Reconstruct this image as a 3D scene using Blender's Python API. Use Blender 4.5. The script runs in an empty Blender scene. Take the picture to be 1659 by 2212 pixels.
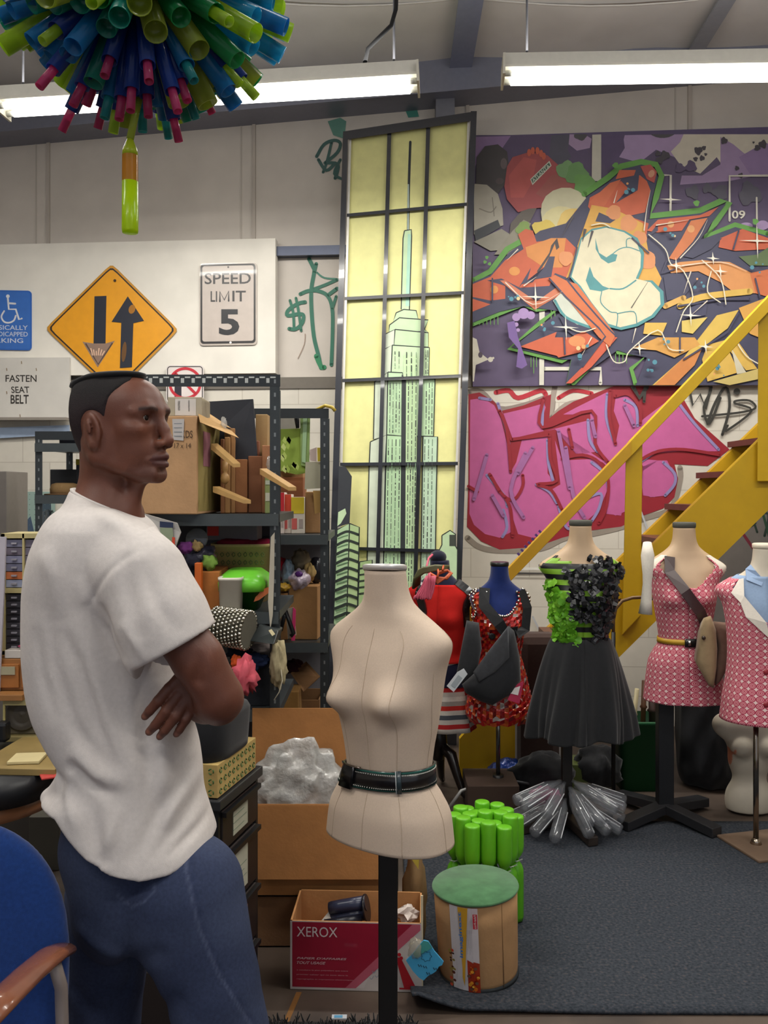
import bpy, math, random
import numpy as np
from mathutils import Vector, Matrix, Quaternion
from mathutils.geometry import tessellate_polygon

R = random.Random(7)
F, CX, HY, H = 1900.0, 829.5, 1060.0, 1.62      # focal length in pixels, image centre, horizon row, eye height
scene = bpy.context.scene
COL = scene.collection

# ------------------------------------------------------------------ camera, world, exposure
cam_d = bpy.data.cameras.new('camera')
cam = bpy.data.objects.new('camera', cam_d)
COL.objects.link(cam)
cam.location = (0, 0, H)
cam.rotation_euler = (math.pi / 2, 0, 0)
cam_d.sensor_width = 36.0
cam_d.lens = F / 2212 * 36.0
cam_d.shift_y = -46.0 / 2212
cam_d.clip_start = 0.02
scene.camera = cam

w = bpy.data.worlds.new('world')
scene.world = w
w.use_nodes = True
w.node_tree.nodes['Background'].inputs[0].default_value = (0.80, 0.84, 0.92, 1)
w.node_tree.nodes['Background'].inputs[1].default_value = 0.55
scene.view_settings.view_transform = 'Standard'
scene.view_settings.look = 'None'
scene.view_settings.gamma = 1
scene.view_settings.use_curve_mapping = False
scene.view_settings.exposure = 0.0
LAMP_W = 60.0          # watts of one ceiling lamp
TUBE_E = 9.0           # emission of its tubes

# ------------------------------------------------------------------ helpers
def P(x, y, d):
    return Vector(((x - CX) * d / F, d, H - (y - HY) * d / F))

def hexc(c):
    if not isinstance(c, str):
        return tuple(c)[:3]
    c = c.lstrip('#')
    o = []
    for i in (0, 2, 4):
        v = int(c[i:i + 2], 16) / 255
        o.append(v / 12.92 if v <= 0.04045 else ((v + 0.055) / 1.055) ** 2.4)
    return tuple(o)

MATS = {}
def mat(name, rough=0.7, metal=0.0, noise=0.06, nscale=30, bump=0.0, bscale=200, trans=0.0, sheen=0.0,
        coat=0.0, emis=0.0, sub=0.0, translu=0.0, spec=0.5, alpha=1.0, big=0.0, extra=None, ior=1.45):
    if name in MATS:
        return MATS[name]
    m = bpy.data.materials.new(name)
    m.use_nodes = True
    nt = m.node_tree
    nt.nodes.clear()
    N = nt.nodes.new
    L = nt.links.new
    out = N('ShaderNodeOutputMaterial')
    b = N('ShaderNodeBsdfPrincipled')
    at = N('ShaderNodeAttribute'); at.attribute_name = 'Col'
    tc = N('ShaderNodeTexCoord')
    col = at.outputs['Color']
    if noise > 0:
        nz = N('ShaderNodeTexNoise'); nz.inputs['Scale'].default_value = nscale
        nz.inputs['Detail'].default_value = 6
        L(tc.outputs['Object'], nz.inputs['Vector'])
        mr = N('ShaderNodeMapRange'); mr.inputs['From Min'].default_value = 0.25; mr.inputs['From Max'].default_value = 0.75
        mr.inputs['To Min'].default_value = 1 - noise; mr.inputs['To Max'].default_value = 1 + noise
        L(nz.outputs[0], mr.inputs['Value'])
        mx = N('ShaderNodeVectorMath'); mx.operation = 'SCALE'
        L(col, mx.inputs[0]); L(mr.outputs[0], mx.inputs['Scale'])
        col = mx.outputs[0]
    if big > 0:
        nz = N('ShaderNodeTexNoise'); nz.inputs['Scale'].default_value = 1.3; nz.inputs['Detail'].default_value = 5
        L(tc.outputs['Object'], nz.inputs['Vector'])
        mr = N('ShaderNodeMapRange'); mr.inputs['From Min'].default_value = 0.3; mr.inputs['From Max'].default_value = 0.7
        mr.inputs['To Min'].default_value = 1 - big; mr.inputs['To Max'].default_value = 1 + big * .5
        L(nz.outputs[0], mr.inputs['Value'])
        mx = N('ShaderNodeVectorMath'); mx.operation = 'SCALE'
        L(col, mx.inputs[0]); L(mr.outputs[0], mx.inputs['Scale'])
        col = mx.outputs[0]
    if extra:
        col = extra(nt, col, tc)
    L(col, b.inputs['Base Color'])
    b.inputs['Roughness'].default_value = rough
    b.inputs['Metallic'].default_value = metal
    b.inputs['IOR'].default_value = ior
    b.inputs['Specular IOR Level'].default_value = spec
    b.inputs['Transmission Weight'].default_value = trans
    b.inputs['Sheen Weight'].default_value = sheen
    b.inputs['Coat Weight'].default_value = coat
    b.inputs['Subsurface Weight'].default_value = sub
    if sub > 0:
        b.inputs['Subsurface Scale'].default_value = 0.01
    b.inputs['Alpha'].default_value = alpha
    if emis > 0:
        L(at.outputs['Color'], b.inputs['Emission Color'])
        b.inputs['Emission Strength'].default_value = emis
    if bump > 0:
        nb = N('ShaderNodeTexNoise'); nb.inputs['Scale'].default_value = bscale; nb.inputs['Detail'].default_value = 4
        L(tc.outputs['Object'], nb.inputs['Vector'])
        bp = N('ShaderNodeBump'); bp.inputs['Strength'].default_value = bump; bp.inputs['Distance'].default_value = 0.01
        L(nb.outputs[0], bp.inputs['Height']); L(bp.outputs[0], b.inputs['Normal'])
    sh = b.outputs[0]
    if translu > 0:
        t = N('ShaderNodeBsdfTranslucent'); L(col, t.inputs['Color'])
        ms = N('ShaderNodeMixShader'); ms.inputs[0].default_value = translu
        L(sh, ms.inputs[1]); L(t.outputs[0], ms.inputs[2]); sh = ms.outputs[0]
    L(sh, out.inputs['Surface'])
    MATS[name] = m
    return m

class MB:
    """Collects shapes; every face carries its own colour."""
    def __init__(s, c='#808080'):
        s.v = []; s.f = []; s.c = []; s.sm = []; s.uv = None; s.cur = c
    def add(s, vs, fs, c=None, smooth=False):
        o = len(s.v)
        s.v += [tuple(p) for p in vs]
        cc = hexc(c if c is not None else s.cur)
        for f in fs:
            s.f.append([i + o for i in f]); s.c.append(cc); s.sm.append(smooth)
        return s
    def hexa(s, p, c=None):
        """eight corners: four of the front (counter-clockwise), four of the back"""
        return s.add(p, [(0, 1, 2, 3), (7, 6, 5, 4), (0, 4, 5, 1), (1, 5, 6, 2), (2, 6, 7, 3), (3, 7, 4, 0)], c)
    def box(s, cx, cy, cz, sx, sy, sz, c=None, yaw=0.0, M=None):
        a = []
        for y in (-.5, .5):
            for x, z in ((-.5, -.5), (.5, -.5), (.5, .5), (-.5, .5)):
                a.append(Vector((x * sx, y * sy, z * sz)))
        Q = Matrix.Translation((cx, cy, cz)) @ Matrix.Rotation(yaw, 4, 'Z')
        if M is not None:
            Q = Q @ M
        return s.hexa([Q @ p for p in a], c)
    def pbox(s, x0, y0, x1, y1, d, t, c=None, yaw=0.0):
        """box whose front face fills the given span as seen at distance d, t deep"""
        a = P(x0, y1, d); b = P(x1, y0, d)
        ca, sa = math.cos(yaw), math.sin(yaw)
        wx = (b.x - a.x); n = Vector((-sa, ca, 0)) * t; u = Vector((ca, sa, 0)) * wx
        h = Vector((0, 0, b.z - a.z))
        q = [a, a + u, a + u + h, a + h]
        return s.hexa(q + [p + n for p in q], c)
    def loft(s, rings, c=None, cap=True, smooth=True, closed=True):
        n = len(rings[0]); vs = [p for r in rings for p in r]; fs = []
        for i in range(len(rings) - 1):
            for j in range(n if closed else n - 1):
                k = (j + 1) % n
                fs.append((i * n + j, i * n + k, (i + 1) * n + k, (i + 1) * n + j))
        o = len(s.v)
        s.add(vs, fs, c, smooth)
        if cap and closed:
            s.add([], [[j - 0 for j in range(n)][::-1]], c) if False else None
            cc = hexc(c if c is not None else s.cur)
            s.f.append([o + j for j in range(n)][::-1]); s.c.append(cc); s.sm.append(False)
            s.f.append([o + (len(rings) - 1) * n + j for j in range(n)]); s.c.append(cc); s.sm.append(False)
        return s
    def tube(s, pts, r, c=None, n=10, cap=True, flat=1.0, up=None):
        pts = [Vector(p) for p in pts]
        if not isinstance(r, (list, tuple)):
            r = [r] * len(pts)
        rings = []; nrm = None
        for i, p in enumerate(pts):
            a = pts[max(i - 1, 0)]; b = pts[min(i + 1, len(pts) - 1)]
            t = (b - a)
            if t.length < 1e-9:
                t = Vector((0, 0, 1))
            t.normalize()
            if nrm is None:
                ref = Vector(up) if up is not None else (Vector((0, 0, 1)) if abs(t.z) < .9 else Vector((1, 0, 0)))
                nrm = (ref - t * ref.dot(t)).normalized()
            else:
                nrm = (nrm - t * nrm.dot(t))
                nrm = nrm.normalized() if nrm.length > 1e-6 else t.orthogonal().normalized()
            bn = t.cross(nrm)
            rings.append([p + (nrm * math.cos(q) * flat + bn * math.sin(q)) * r[i] for q in [2 * math.pi * k / n for k in range(n)]])
        return s.loft(rings, c, cap)
    def cyl(s, a, b, r0, r1=None, c=None, n=20, cap=True):
        return s.tube([a, b], [r0, r0 if r1 is None else r1], c, n, cap)
    def lathe(s, prof, o=(0, 0, 0), c=None, n=28, M=None, cap=True, sx=1.0, sy=1.0):
        o = Vector(o); rings = []
        for r, z in prof:
            ring = []
            for k in range(n):
                q = 2 * math.pi * k / n
                v = Vector((r * math.cos(q) * sx, r * math.sin(q) * sy, z))
                ring.append(o + (M @ v if M is not None else v))
            rings.append(ring)
        return s.loft(rings, c, cap)
    def ball(s, o, r, c=None, n=16, M=None, sc=(1, 1, 1)):
        m = n // 2
        prof = [(max(1e-4, r * math.sin(math.pi * i / m)), -r * math.cos(math.pi * i / m)) for i in range(m + 1)]
        o = Vector(o); rings = []
        for rr, z in prof:
            ring = []
            for k in range(n):
                q = 2 * math.pi * k / n
                v = Vector((rr * math.cos(q) * sc[0], rr * math.sin(q) * sc[1], z * sc[2]))
                ring.append(o + (M @ v if M is not None else v))
            rings.append(ring)
        return s.loft(rings, c, True)
    def poly3(s, pts, nrm, c=None, t=0.0):
        """flat outline of 3-D points, filled; t > 0 gives it a thickness against nrm"""
        pts = [Vector(p) for p in pts]
        tri = tessellate_polygon([pts])
        fs = []
        for a, b, d in tri:
            nn = (pts[b] - pts[a]).cross(pts[d] - pts[a])
            fs.append((a, b, d) if nn.dot(nrm) > 0 else (a, d, b))
        s.add(pts, fs, c)
        if t > 0:
            q = [p - Vector(nrm) * t for p in pts]
            s.add(q, [f[::-1] for f in fs], c)
            n = len(pts)
            s.add(pts + q, [(i, (i + 1) % n, n + (i + 1) % n, n + i) for i in range(n)], c)
        return s

_inv = {}
def finish(o, label=None, cat=None, group=None, kind=None):
    if label: o['label'] = label
    if cat: o['category'] = cat
    if group: o['group'] = group
    if kind: o['kind'] = kind
    return o

def obj(name, mb, material, parent=None, label=None, cat=None, group=None, kind=None, bevel=0.0, local=False, subsurf=0, solid=0.0, uvs=None, keep=False):
    """one mesh object; its coordinates are world ones unless local"""
    vs = mb.v
    off = Vector((0, 0, 0))
    if parent is None and not local and not keep and vs:
        A = np.array(vs)
        off = Vector(((A[:, 0].min() + A[:, 0].max()) / 2, (A[:, 1].min() + A[:, 1].max()) / 2, A[:, 2].min()))
    elif parent is not None and not local:
        off = Vector(parent.get('_o', (0, 0, 0)))
    if off.length > 0:
        vs = (np.array(vs) - np.array(off)).tolist()
    me = bpy.data.meshes.new(name)
    me.from_pydata(vs, [], mb.f)
    a = me.color_attributes.new('Col', 'FLOAT_COLOR', 'CORNER')
    cols = np.ones((len(me.loops), 4), np.float32)
    tot = np.array([len(f) for f in mb.f])
    cols[:, :3] = np.repeat(np.array(mb.c, np.float32).reshape(-1, 3), tot, axis=0)
    a.data.foreach_set('color', cols.ravel())
    me.polygons.foreach_set('use_smooth', mb.sm)
    if mb.uv is not None:
        u = me.uv_layers.new(name='UVMap')
        li = np.zeros(len(me.loops), np.int32); me.loops.foreach_get('vertex_index', li)
        u.data.foreach_set('uv', np.array(mb.uv, np.float32)[li].ravel())
    me.materials.append(material)
    me.update()
    o = bpy.data.objects.new(name, me)
    COL.objects.link(o)
    if parent is not None:
        o.parent = parent
        if not local: o['_o'] = tuple(off)
    elif off.length > 0:
        o.location = off
    if bevel > 0:
        m = o.modifiers.new('bevel', 'BEVEL'); m.width = bevel; m.segments = 2; m.limit_method = 'ANGLE'; m.angle_limit = 0.7
    if solid > 0:
        m = o.modifiers.new('solid', 'SOLIDIFY'); m.thickness = solid; m.offset = 0
    if subsurf > 0:
        m = o.modifiers.new('sub', 'SUBSURF'); m.levels = subsurf; m.render_levels = subsurf
    return finish(o, label, cat, group, kind)

def thing(name, label, cat, loc=(0, 0, 0), group=None, rotz=0.0):
    o = bpy.data.objects.new(name, None)
    o.empty_display_size = 0.05
    COL.objects.link(o)
    o.location = loc; o.rotation_euler = (0, 0, rotz)
    if rotz == 0.0:
        o['_o'] = tuple(loc)
    finish(o, label, cat, group)
    return o

def dup(root, loc, rotz=0.0, label=None, group=None):
    r = root.copy(); COL.objects.link(r)
    r.location = loc; r.rotation_euler = (0, 0, rotz)
    if label: r['label'] = label
    if group: r['group'] = group
    for ch in list(root.children):
        c = ch.copy(); COL.objects.link(c); c.parent = r
        for g in list(ch.children):
            d = g.copy(); COL.objects.link(d); d.parent = c
    return r

def crom(xs, ys, x):
    """smooth interpolation through the given knots"""
    return np.interp(x, xs, ys) if len(xs) < 3 else _pchip(np.array(xs, float), np.array(ys, float), np.array(x, float))

def _pchip(X, Y, x):
    h = np.diff(X); d = np.diff(Y) / h
    m = np.zeros(len(X))
    for i in range(1, len(X) - 1):
        if d[i - 1] * d[i] > 0:
            m[i] = 2 * d[i - 1] * d[i] / (d[i - 1] + d[i])
    m[0] = d[0]; m[-1] = d[-1]
    i = np.clip(np.searchsorted(X, x) - 1, 0, len(X) - 2)
    t = np.clip((x - X[i]) / h[i], 0, 1)
    return ((2 * t**3 - 3 * t**2 + 1) * Y[i] + (t**3 - 2 * t**2 + t) * h[i] * m[i]
            + (-2 * t**3 + 3 * t**2) * Y[i + 1] + (t**3 - t**2) * h[i] * m[i + 1])

# text as filled outlines inside another mesh
_tc = {}
def text_geo(txt, bold=0.0, shear=0.0):
    k = (txt, bold, shear)
    if k in _tc:
        return _tc[k]
    cu = bpy.data.curves.new('t', 'FONT')
    cu.body = txt; cu.size = 1.0; cu.offset = bold; cu.resolution_u = 3; cu.shear = shear
    o = bpy.data.objects.new('t', cu)
    COL.objects.link(o)
    dg = bpy.context.evaluated_depsgraph_get()
    me = bpy.data.meshes.new_from_object(o.evaluated_get(dg))
    V = [(v.co.x, v.co.y) for v in me.vertices]; Fc = [list(p.vertices) for p in me.polygons]
    bpy.data.objects.remove(o); bpy.data.curves.remove(cu); bpy.data.meshes.remove(me)
    _tc[k] = (V, Fc)
    return _tc[k]

def text(mb, txt, corners, c, bold=0.0, shear=0.0, lift=0.0):
    """fits txt into the quad corners = bottom left, bottom right, top left"""
    V, Fc = text_geo(txt, bold, shear)
    if not V:
        return
    A = np.array(V); lo = A.min(0); hi = A.max(0)
    bl, br, tl = [Vector(p) for p in corners]
    u = br - bl; v = tl - bl; n = u.cross(v).normalized() * lift
    pts = [bl + u * ((x - lo[0]) / (hi[0] - lo[0])) + v * ((y - lo[1]) / max(1e-6, hi[1] - lo[1])) + n for x, y in V]
    mb.add(pts, Fc, c)

# ------------------------------------------------------------------ smooth blended volumes -> one continuous surface
class Vol:
    def __init__(s, lo, hi, h):
        s.lo = np.array(lo, float); s.h = h
        s.n = np.ceil((np.array(hi) - s.lo) / h).astype(int) + 1
        s.D = np.full(s.n, 1.0, np.float32)
    def _sl(s, lo, hi):
        a = np.clip(np.floor((np.array(lo) - s.lo) / s.h).astype(int), 0, s.n)
        b = np.clip(np.ceil((np.array(hi) - s.lo) / s.h).astype(int) + 1, 0, s.n)
        ax = [((np.arange(a[i], b[i]) * s.h) + s.lo[i]).astype(np.float32) for i in range(3)]
        return (slice(a[0], b[0]), slice(a[1], b[1]), slice(a[2], b[2])), ax[0][:, None, None], ax[1][None, :, None], ax[2][None, None, :]
    def op(s, f, lo, hi, k=0.01, mode='add'):
        lo = np.array(lo) - k - s.h * 2; hi = np.array(hi) + k + s.h * 2
        sl, X, Y, Z = s._sl(lo, hi)
        if min(X.size, Y.size, Z.size) == 0:
            return
        d = f(X, Y, Z).astype(np.float32); a = s.D[sl]
        if mode == 'add':
            t = np.clip(.5 + .5 * (a - d) / k, 0, 1); s.D[sl] = a * (1 - t) + d * t - k * t * (1 - t)
        elif mode == 'sub':
            d = -d
            t = np.clip(.5 - .5 * (a - d) / k, 0, 1); s.D[sl] = a * (1 - t) + d * t + k * t * (1 - t)
        elif mode == 'and':
            t = np.clip(.5 - .5 * (a - d) / k, 0, 1); s.D[sl] = a * (1 - t) + d * t + k * t * (1 - t)
        elif mode == 'shift':
            s.D[sl] = a + d
    def cone(s, a, b, ra, rb, k=0.01, mode='add'):
        a = np.array(a, float); b = np.array(b, float); ab = b - a; L2 = max(1e-12, (ab**2).sum())
        def f(X, Y, Z):
            t = np.clip(((X - a[0]) * ab[0] + (Y - a[1]) * ab[1] + (Z - a[2]) * ab[2]) / L2, 0, 1)
            return np.sqrt((X - a[0] - t * ab[0])**2 + (Y - a[1] - t * ab[1])**2 + (Z - a[2] - t * ab[2])**2) - (ra + (rb - ra) * t)
        r = max(ra, rb)
        s.op(f, np.minimum(a, b) - r, np.maximum(a, b) + r, k, mode)
    def chain(s, pts, rs, k=0.01):
        for i in range(len(pts) - 1):
            s.cone(pts[i], pts[i + 1], rs[i], rs[i + 1], k)
    def ell(s, o, r, k=0.01, mode='add', M=None):
        o = np.array(o, float); r = np.array(r, float)
        Mi = np.array(M.inverted()) if M is not None else np.eye(3)
        def f(X, Y, Z):
            x, y, z = X - o[0], Y - o[1], Z - o[2]
            if M is not None:
                x, y, z = (Mi[0][0] * x + Mi[0][1] * y + Mi[0][2] * z, Mi[1][0] * x + Mi[1][1] * y + Mi[1][2] * z, Mi[2][0] * x + Mi[2][1] * y + Mi[2][2] * z)
            q = np.sqrt((x / r[0])**2 + (y / r[1])**2 + (z / r[2])**2) + 1e-6
            g = np.sqrt((x / r[0]**2)**2 + (y / r[1]**2)**2 + (z / r[2]**2)**2) + 1e-6
            return q * (q - 1) / g
        e = r.max()
        s.op(f, o - e, o + e, k, mode)
    def mesh(s):
        D = s.D; D[0] = D[-1] = 1; D[:, 0] = D[:, -1] = 1; D[:, :, 0] = D[:, :, -1] = 1
        S = D < 0; n = s.n; st = np.array([n[1] * n[2], n[2], 1])
        ids = []; pos = []; quads = []
        for ax in range(3):
            a = [slice(None)] * 3; b = [slice(None)] * 3
            a[ax] = slice(0, -1); b[ax] = slice(1, None)
            sa = S[tuple(a)]
            I = np.argwhere(sa != S[tuple(b)])
            e = np.zeros(3, int); e[ax] = 1
            I2 = I + e
            d0 = D[I[:, 0], I[:, 1], I[:, 2]]; d1 = D[I2[:, 0], I2[:, 1], I2[:, 2]]
            t = d0 / (d0 - d1)
            p = I.astype(float); p[:, ax] += t
            o1, o2 = [i for i in range(3) if i != ax]
            cell = (I @ st)
            c4 = [cell, cell - st[o1], cell - st[o1] - st[o2], cell - st[o2]]
            for c in c4:
                ids.append(c); pos.append(p)
            q = np.stack(c4, 1)
            ins = sa[I[:, 0], I[:, 1], I[:, 2]]
            if ax == 1:
                ins = ~ins
            q[~ins] = q[~ins][:, ::-1]
            quads.append(q)
        ids = np.concatenate(ids); pos = np.concatenate(pos); quads = np.concatenate(quads)
        u, inv = np.unique(ids, return_inverse=True)
        cnt = np.bincount(inv)
        V = np.stack([np.bincount(inv, pos[:, i]) / cnt for i in range(3)], 1) * s.h + s.lo
        Q = np.searchsorted(u, quads)
        # relax a little
        for _ in range(2):
            acc = np.zeros_like(V); c = np.zeros(len(V))
            for i in range(4):
                j = Q[:, (i + 1) % 4]
                np.add.at(acc, Q[:, i], V[j]); np.add.at(c, Q[:, i], 1)
                np.add.at(acc, j, V[Q[:, i]]); np.add.at(c, j, 1)
            V = V * .5 + acc / c[:, None] * .5
        return V, Q

def vobj(name, vol, material, colf, parent=None, label=None, cat=None, group=None, local=False):
    V, Q = vol.mesh()
    off = np.zeros(3)
    if parent is None and not local:
        off = np.array([(V[:, 0].min() + V[:, 0].max()) / 2, (V[:, 1].min() + V[:, 1].max()) / 2, V[:, 2].min()])
    elif parent is not None and not local:
        off = np.array(parent.get('_o', (0, 0, 0)))
    me = bpy.data.meshes.new(name)
    me.from_pydata((V - off).tolist(), [], Q.tolist())
    cols = np.ones((len(V), 4), np.float32)
    cols[:, :3] = colf(V) if callable(colf) else np.array(hexc(colf))
    li = Q.ravel()
    a = me.color_attributes.new('Col', 'FLOAT_COLOR', 'CORNER')
    a.data.foreach_set('color', cols[li].ravel())
    me.polygons.foreach_set('use_smooth', [True] * len(me.polygons))
    me.materials.append(material); me.update()
    o = bpy.data.objects.new(name, me); COL.objects.link(o)
    if parent is not None: o.parent = parent
    else: o.location = off
    return finish(o, label, cat, group)

# ------------------------------------------------------------------ materials
M_matte = mat('painted surface', rough=.75, noise=.04)
M_wall = mat('wall paint', rough=.85, noise=.05, nscale=6, big=.10)
M_paint = mat('spray paint', rough=.55, noise=.07, nscale=14)
M_gloss = mat('glossy plastic', rough=.28, noise=.02)
M_plas = mat('plastic', rough=.42, noise=.03)
M_metal = mat('painted metal', rough=.38, metal=.3, noise=.05)
M_chrome = mat('chrome', rough=.16, metal=1.0, noise=.0)
M_card = mat('cardboard', rough=.85, noise=.09, nscale=18, bump=.08, bscale=90)
M_cloth = mat('cloth', rough=.95, noise=.05, nscale=120, bump=.15, bscale=700, spec=.15)
M_black = mat('black cloth', rough=.8, noise=.15, nscale=60, bump=.1, bscale=500, spec=.3, sheen=.15)
M_velvet = mat('velvet', rough=.9, noise=.1, nscale=60, sheen=.25, spec=.15)
M_wood = mat('wood', rough=.45, noise=.14, nscale=14)
M_foil = mat('foil wrapper', rough=.22, noise=.1, metal=.15, bump=.5, bscale=60, coat=.4)
M_clear = mat('clear plastic', rough=.08, noise=0, trans=.9, ior=1.3, alpha=.55)
M_wrap = mat('crumpled film', rough=.14, noise=0, alpha=.6, spec=1.0, coat=.8, bump=1.0, bscale=34)
M_film = mat('plastic film', rough=.16, noise=0, alpha=.42, spec=1.0, coat=.8)
M_tube = mat('translucent tube', rough=.25, noise=.03, translu=.62, spec=.6, coat=.3, alpha=.9)
M_skin = mat('skin', rough=.48, noise=.10, nscale=22, bump=.06, bscale=350, spec=.45, sub=.06)
# ================================================================== the room
class Plane:
    """a real flat surface in the room; W(x, y) gives the point of it seen at photo pixel x, y"""
    def __init__(s, o, yaw=0.0, lean=0.0):
        s.o = Vector(o)
        s.u = Vector((math.cos(yaw), -math.sin(yaw), 0))
        n0 = Vector((-math.sin(yaw), -math.cos(yaw), 0))
        s.v = Vector((-n0.x * math.sin(lean), -n0.y * math.sin(lean), math.cos(lean)))
        s.n = s.u.cross(s.v).normalized()
    def W(s, x, y, off=0.0):
        d = Vector(((x - CX) / F, 1, -(y - HY) / F))
        c = Vector((0, 0, H))
        t = ((s.o + s.n * off) - c).dot(s.n) / d.dot(s.n)
        return c + d * t

WALL = Plane((0, 6.2, 0), math.radians(4.5))
LEFT = Plane((0, 6.2, 0), math.radians(4.5))
def on_wall(x, z, off=0.0):           # x along the wall, z height
    return WALL.o + WALL.u * x + Vector((0, 0, z)) + WALL.n * off
def wall_box(mb, x0, z0, x1, z1, o0, o1, c):
    q = [on_wall(x0, z0, o1), on_wall(x1, z0, o1), on_wall(x1, z1, o1), on_wall(x0, z1, o1)]
    r = [on_wall(x0, z0, o0), on_wall(x1, z0, o0), on_wall(x1, z1, o0), on_wall(x0, z1, o0)]
    return mb.hexa(q + r, c)
def wall_px(x, y):
    p = WALL.W(x, y) - WALL.o
    return p.dot(WALL.u), p.z

class Paint:
    """flat layers of paint on a plane, each a hair in front of the last"""
    def __init__(s, pl, base, scale=1.0, ox=0.0, oy=0.0, step=0.00035):
        s.mb = MB(); s.pl = pl; s.k = base; s.sc = scale; s.ox = ox; s.oy = oy; s.st = step; s.clip = None
    def w(s, x, y):
        x = s.ox + x / s.sc; y = s.oy + y / s.sc
        if s.clip:
            x = min(max(x, s.clip[0]), s.clip[2]); y = min(max(y, s.clip[1]), s.clip[3])
        return s.pl.W(x, y, s.k)
    def poly(s, pts, c):
        s.k += s.st
        pts = [pts[i:i + 2] for i in range(0, len(pts), 2)] if not isinstance(pts[0], (tuple, list)) else pts
        q = []
        for p in pts:
            v = s.w(*p)
            if not q or (v - q[-1]).length > 1e-4: q.append(v)
        if len(q) > 2 and (q[0] - q[-1]).length < 1e-4: q.pop()
        if len(q) > 2: s.mb.poly3(q, s.pl.n, c)
    def blob(s, x, y, r, c, ry=None, rot=0, n=18, wob=0.0, seed=0):
        rr = random.Random(seed + int(x * 7 + y)); ry = ry or r
        ph = rr.random() * 6; ph2 = rr.random() * 6
        pts = []
        for i in range(n):
            q = 2 * math.pi * i / n
            k = 1 + wob * (math.sin(3 * q + ph) * .6 + math.sin(5 * q + ph2) * .4)
            a, b = r * k * math.cos(q), ry * k * math.sin(q)
            pts.append((x + a * math.cos(rot) - b * math.sin(rot), y + a * math.sin(rot) + b * math.cos(rot)))
        s.poly(pts, c)
    def line(s, pts, wd, c, taper=False, closed=False, smooth=True):
        pts = [pts[i:i + 2] for i in range(0, len(pts), 2)] if not isinstance(pts[0], (tuple, list)) else list(pts)
        if smooth and len(pts) > 2:
            A = np.array(pts, float); t = np.zeros(len(A)); t[1:] = np.cumsum(np.hypot(*(A[1:] - A[:-1]).T) ** .5)
            out = []
            for i in range(len(A) - 1):
                p0 = A[max(i - 1, 0)]; p1 = A[i]; p2 = A[i + 1]; p3 = A[min(i + 2, len(A) - 1)]
                for f in (0, .25, .5, .75):
                    out.append(.5 * ((2 * p1) + (-p0 + p2) * f + (2 * p0 - 5 * p1 + 4 * p2 - p3) * f * f + (-p0 + 3 * p1 - 3 * p2 + p3) * f**3))
            out.append(A[-1]); pts = [tuple(p) for p in out]
        if closed: pts = pts + [pts[0]]
        s.k += s.st
        L = []; Rr = []; n = len(pts)
        for i, p in enumerate(pts):
            a = pts[max(i - 1, 0)]; b = pts[min(i + 1, n - 1)]
            dx, dy = b[0] - a[0], b[1] - a[1]; l = math.hypot(dx, dy) or 1
            h = wd / 2 * ((1 - .85 * i / (n - 1)) if taper else 1)
            L.append(s.w(p[0] - dy / l * h, p[1] + dx / l * h)); Rr.append(s.w(p[0] + dy / l * h, p[1] - dx / l * h))
        s.mb.add(L + Rr, [(i, i + 1, n + i + 1, n + i) for i in range(n - 1)], c)
        if not taper and wd > 3:
            for e in (pts[0], pts[-1]):
                q = [s.w(e[0] + wd / 2 * math.cos(k * .7), e[1] + wd / 2 * math.sin(k * .7)) for k in range(9)]
                s.mb.add(q, [list(range(9))], c)
    def text(s, t, x0, y0, x1, y1, c, bold=0.0, dy=0, shear=0):
        s.k += s.st
        text(s.mb, t, (s.w(x0, y1), s.w(x1, y1 + dy), s.w(x0, y0)), c, bold, shear)

# ---- floor
def conc(nt, col, tc):
    N = nt.nodes.new; L = nt.links.new
    n1 = N('ShaderNodeTexNoise'); n1.inputs['Scale'].default_value = 2.2; n1.inputs['Detail'].default_value = 8
    L(tc.outputs['Object'], n1.inputs['Vector'])
    cr = N('ShaderNodeValToRGB')
    cr.color_ramp.elements[0].position = .35; cr.color_ramp.elements[0].color = (*hexc('#352c27'), 1)
    cr.color_ramp.elements[1].position = .68; cr.color_ramp.elements[1].color = (*hexc('#5e4f44'), 1)
    L(n1.outputs[0], cr.inputs[0])
    return cr.outputs[0]
M_conc = mat('concrete floor', rough=.6, noise=.12, nscale=60, extra=conc)
mb = MB('#6b5a4c'); mb.box(0, 2.0, -.05, 12, 10.5, .1)
obj('floor', mb, M_conc, kind='structure', keep=True)

def carp(nt, col, tc):
    N = nt.nodes.new; L = nt.links.new
    v = N('ShaderNodeTexNoise'); v.inputs['Scale'].default_value = 90; v.inputs['Detail'].default_value = 3
    L(tc.outputs['Object'], v.inputs['Vector'])
    cr = N('ShaderNodeValToRGB'); e = cr.color_ramp.elements
    e[0].position = .3; e[0].color = (*hexc('#2a2e34'), 1)
    e[1].position = .60; e[1].color = (*hexc('#3d4148'), 1)
    x = e.new(.66); x.color = (*hexc('#4b4648'), 1)
    L(v.outputs[0], cr.inputs[0])
    return cr.outputs[0]
M_carpet = mat('carpet pile', rough=1.0, noise=.12, nscale=3, extra=carp, bump=.35, bscale=300, spec=.1)
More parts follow.
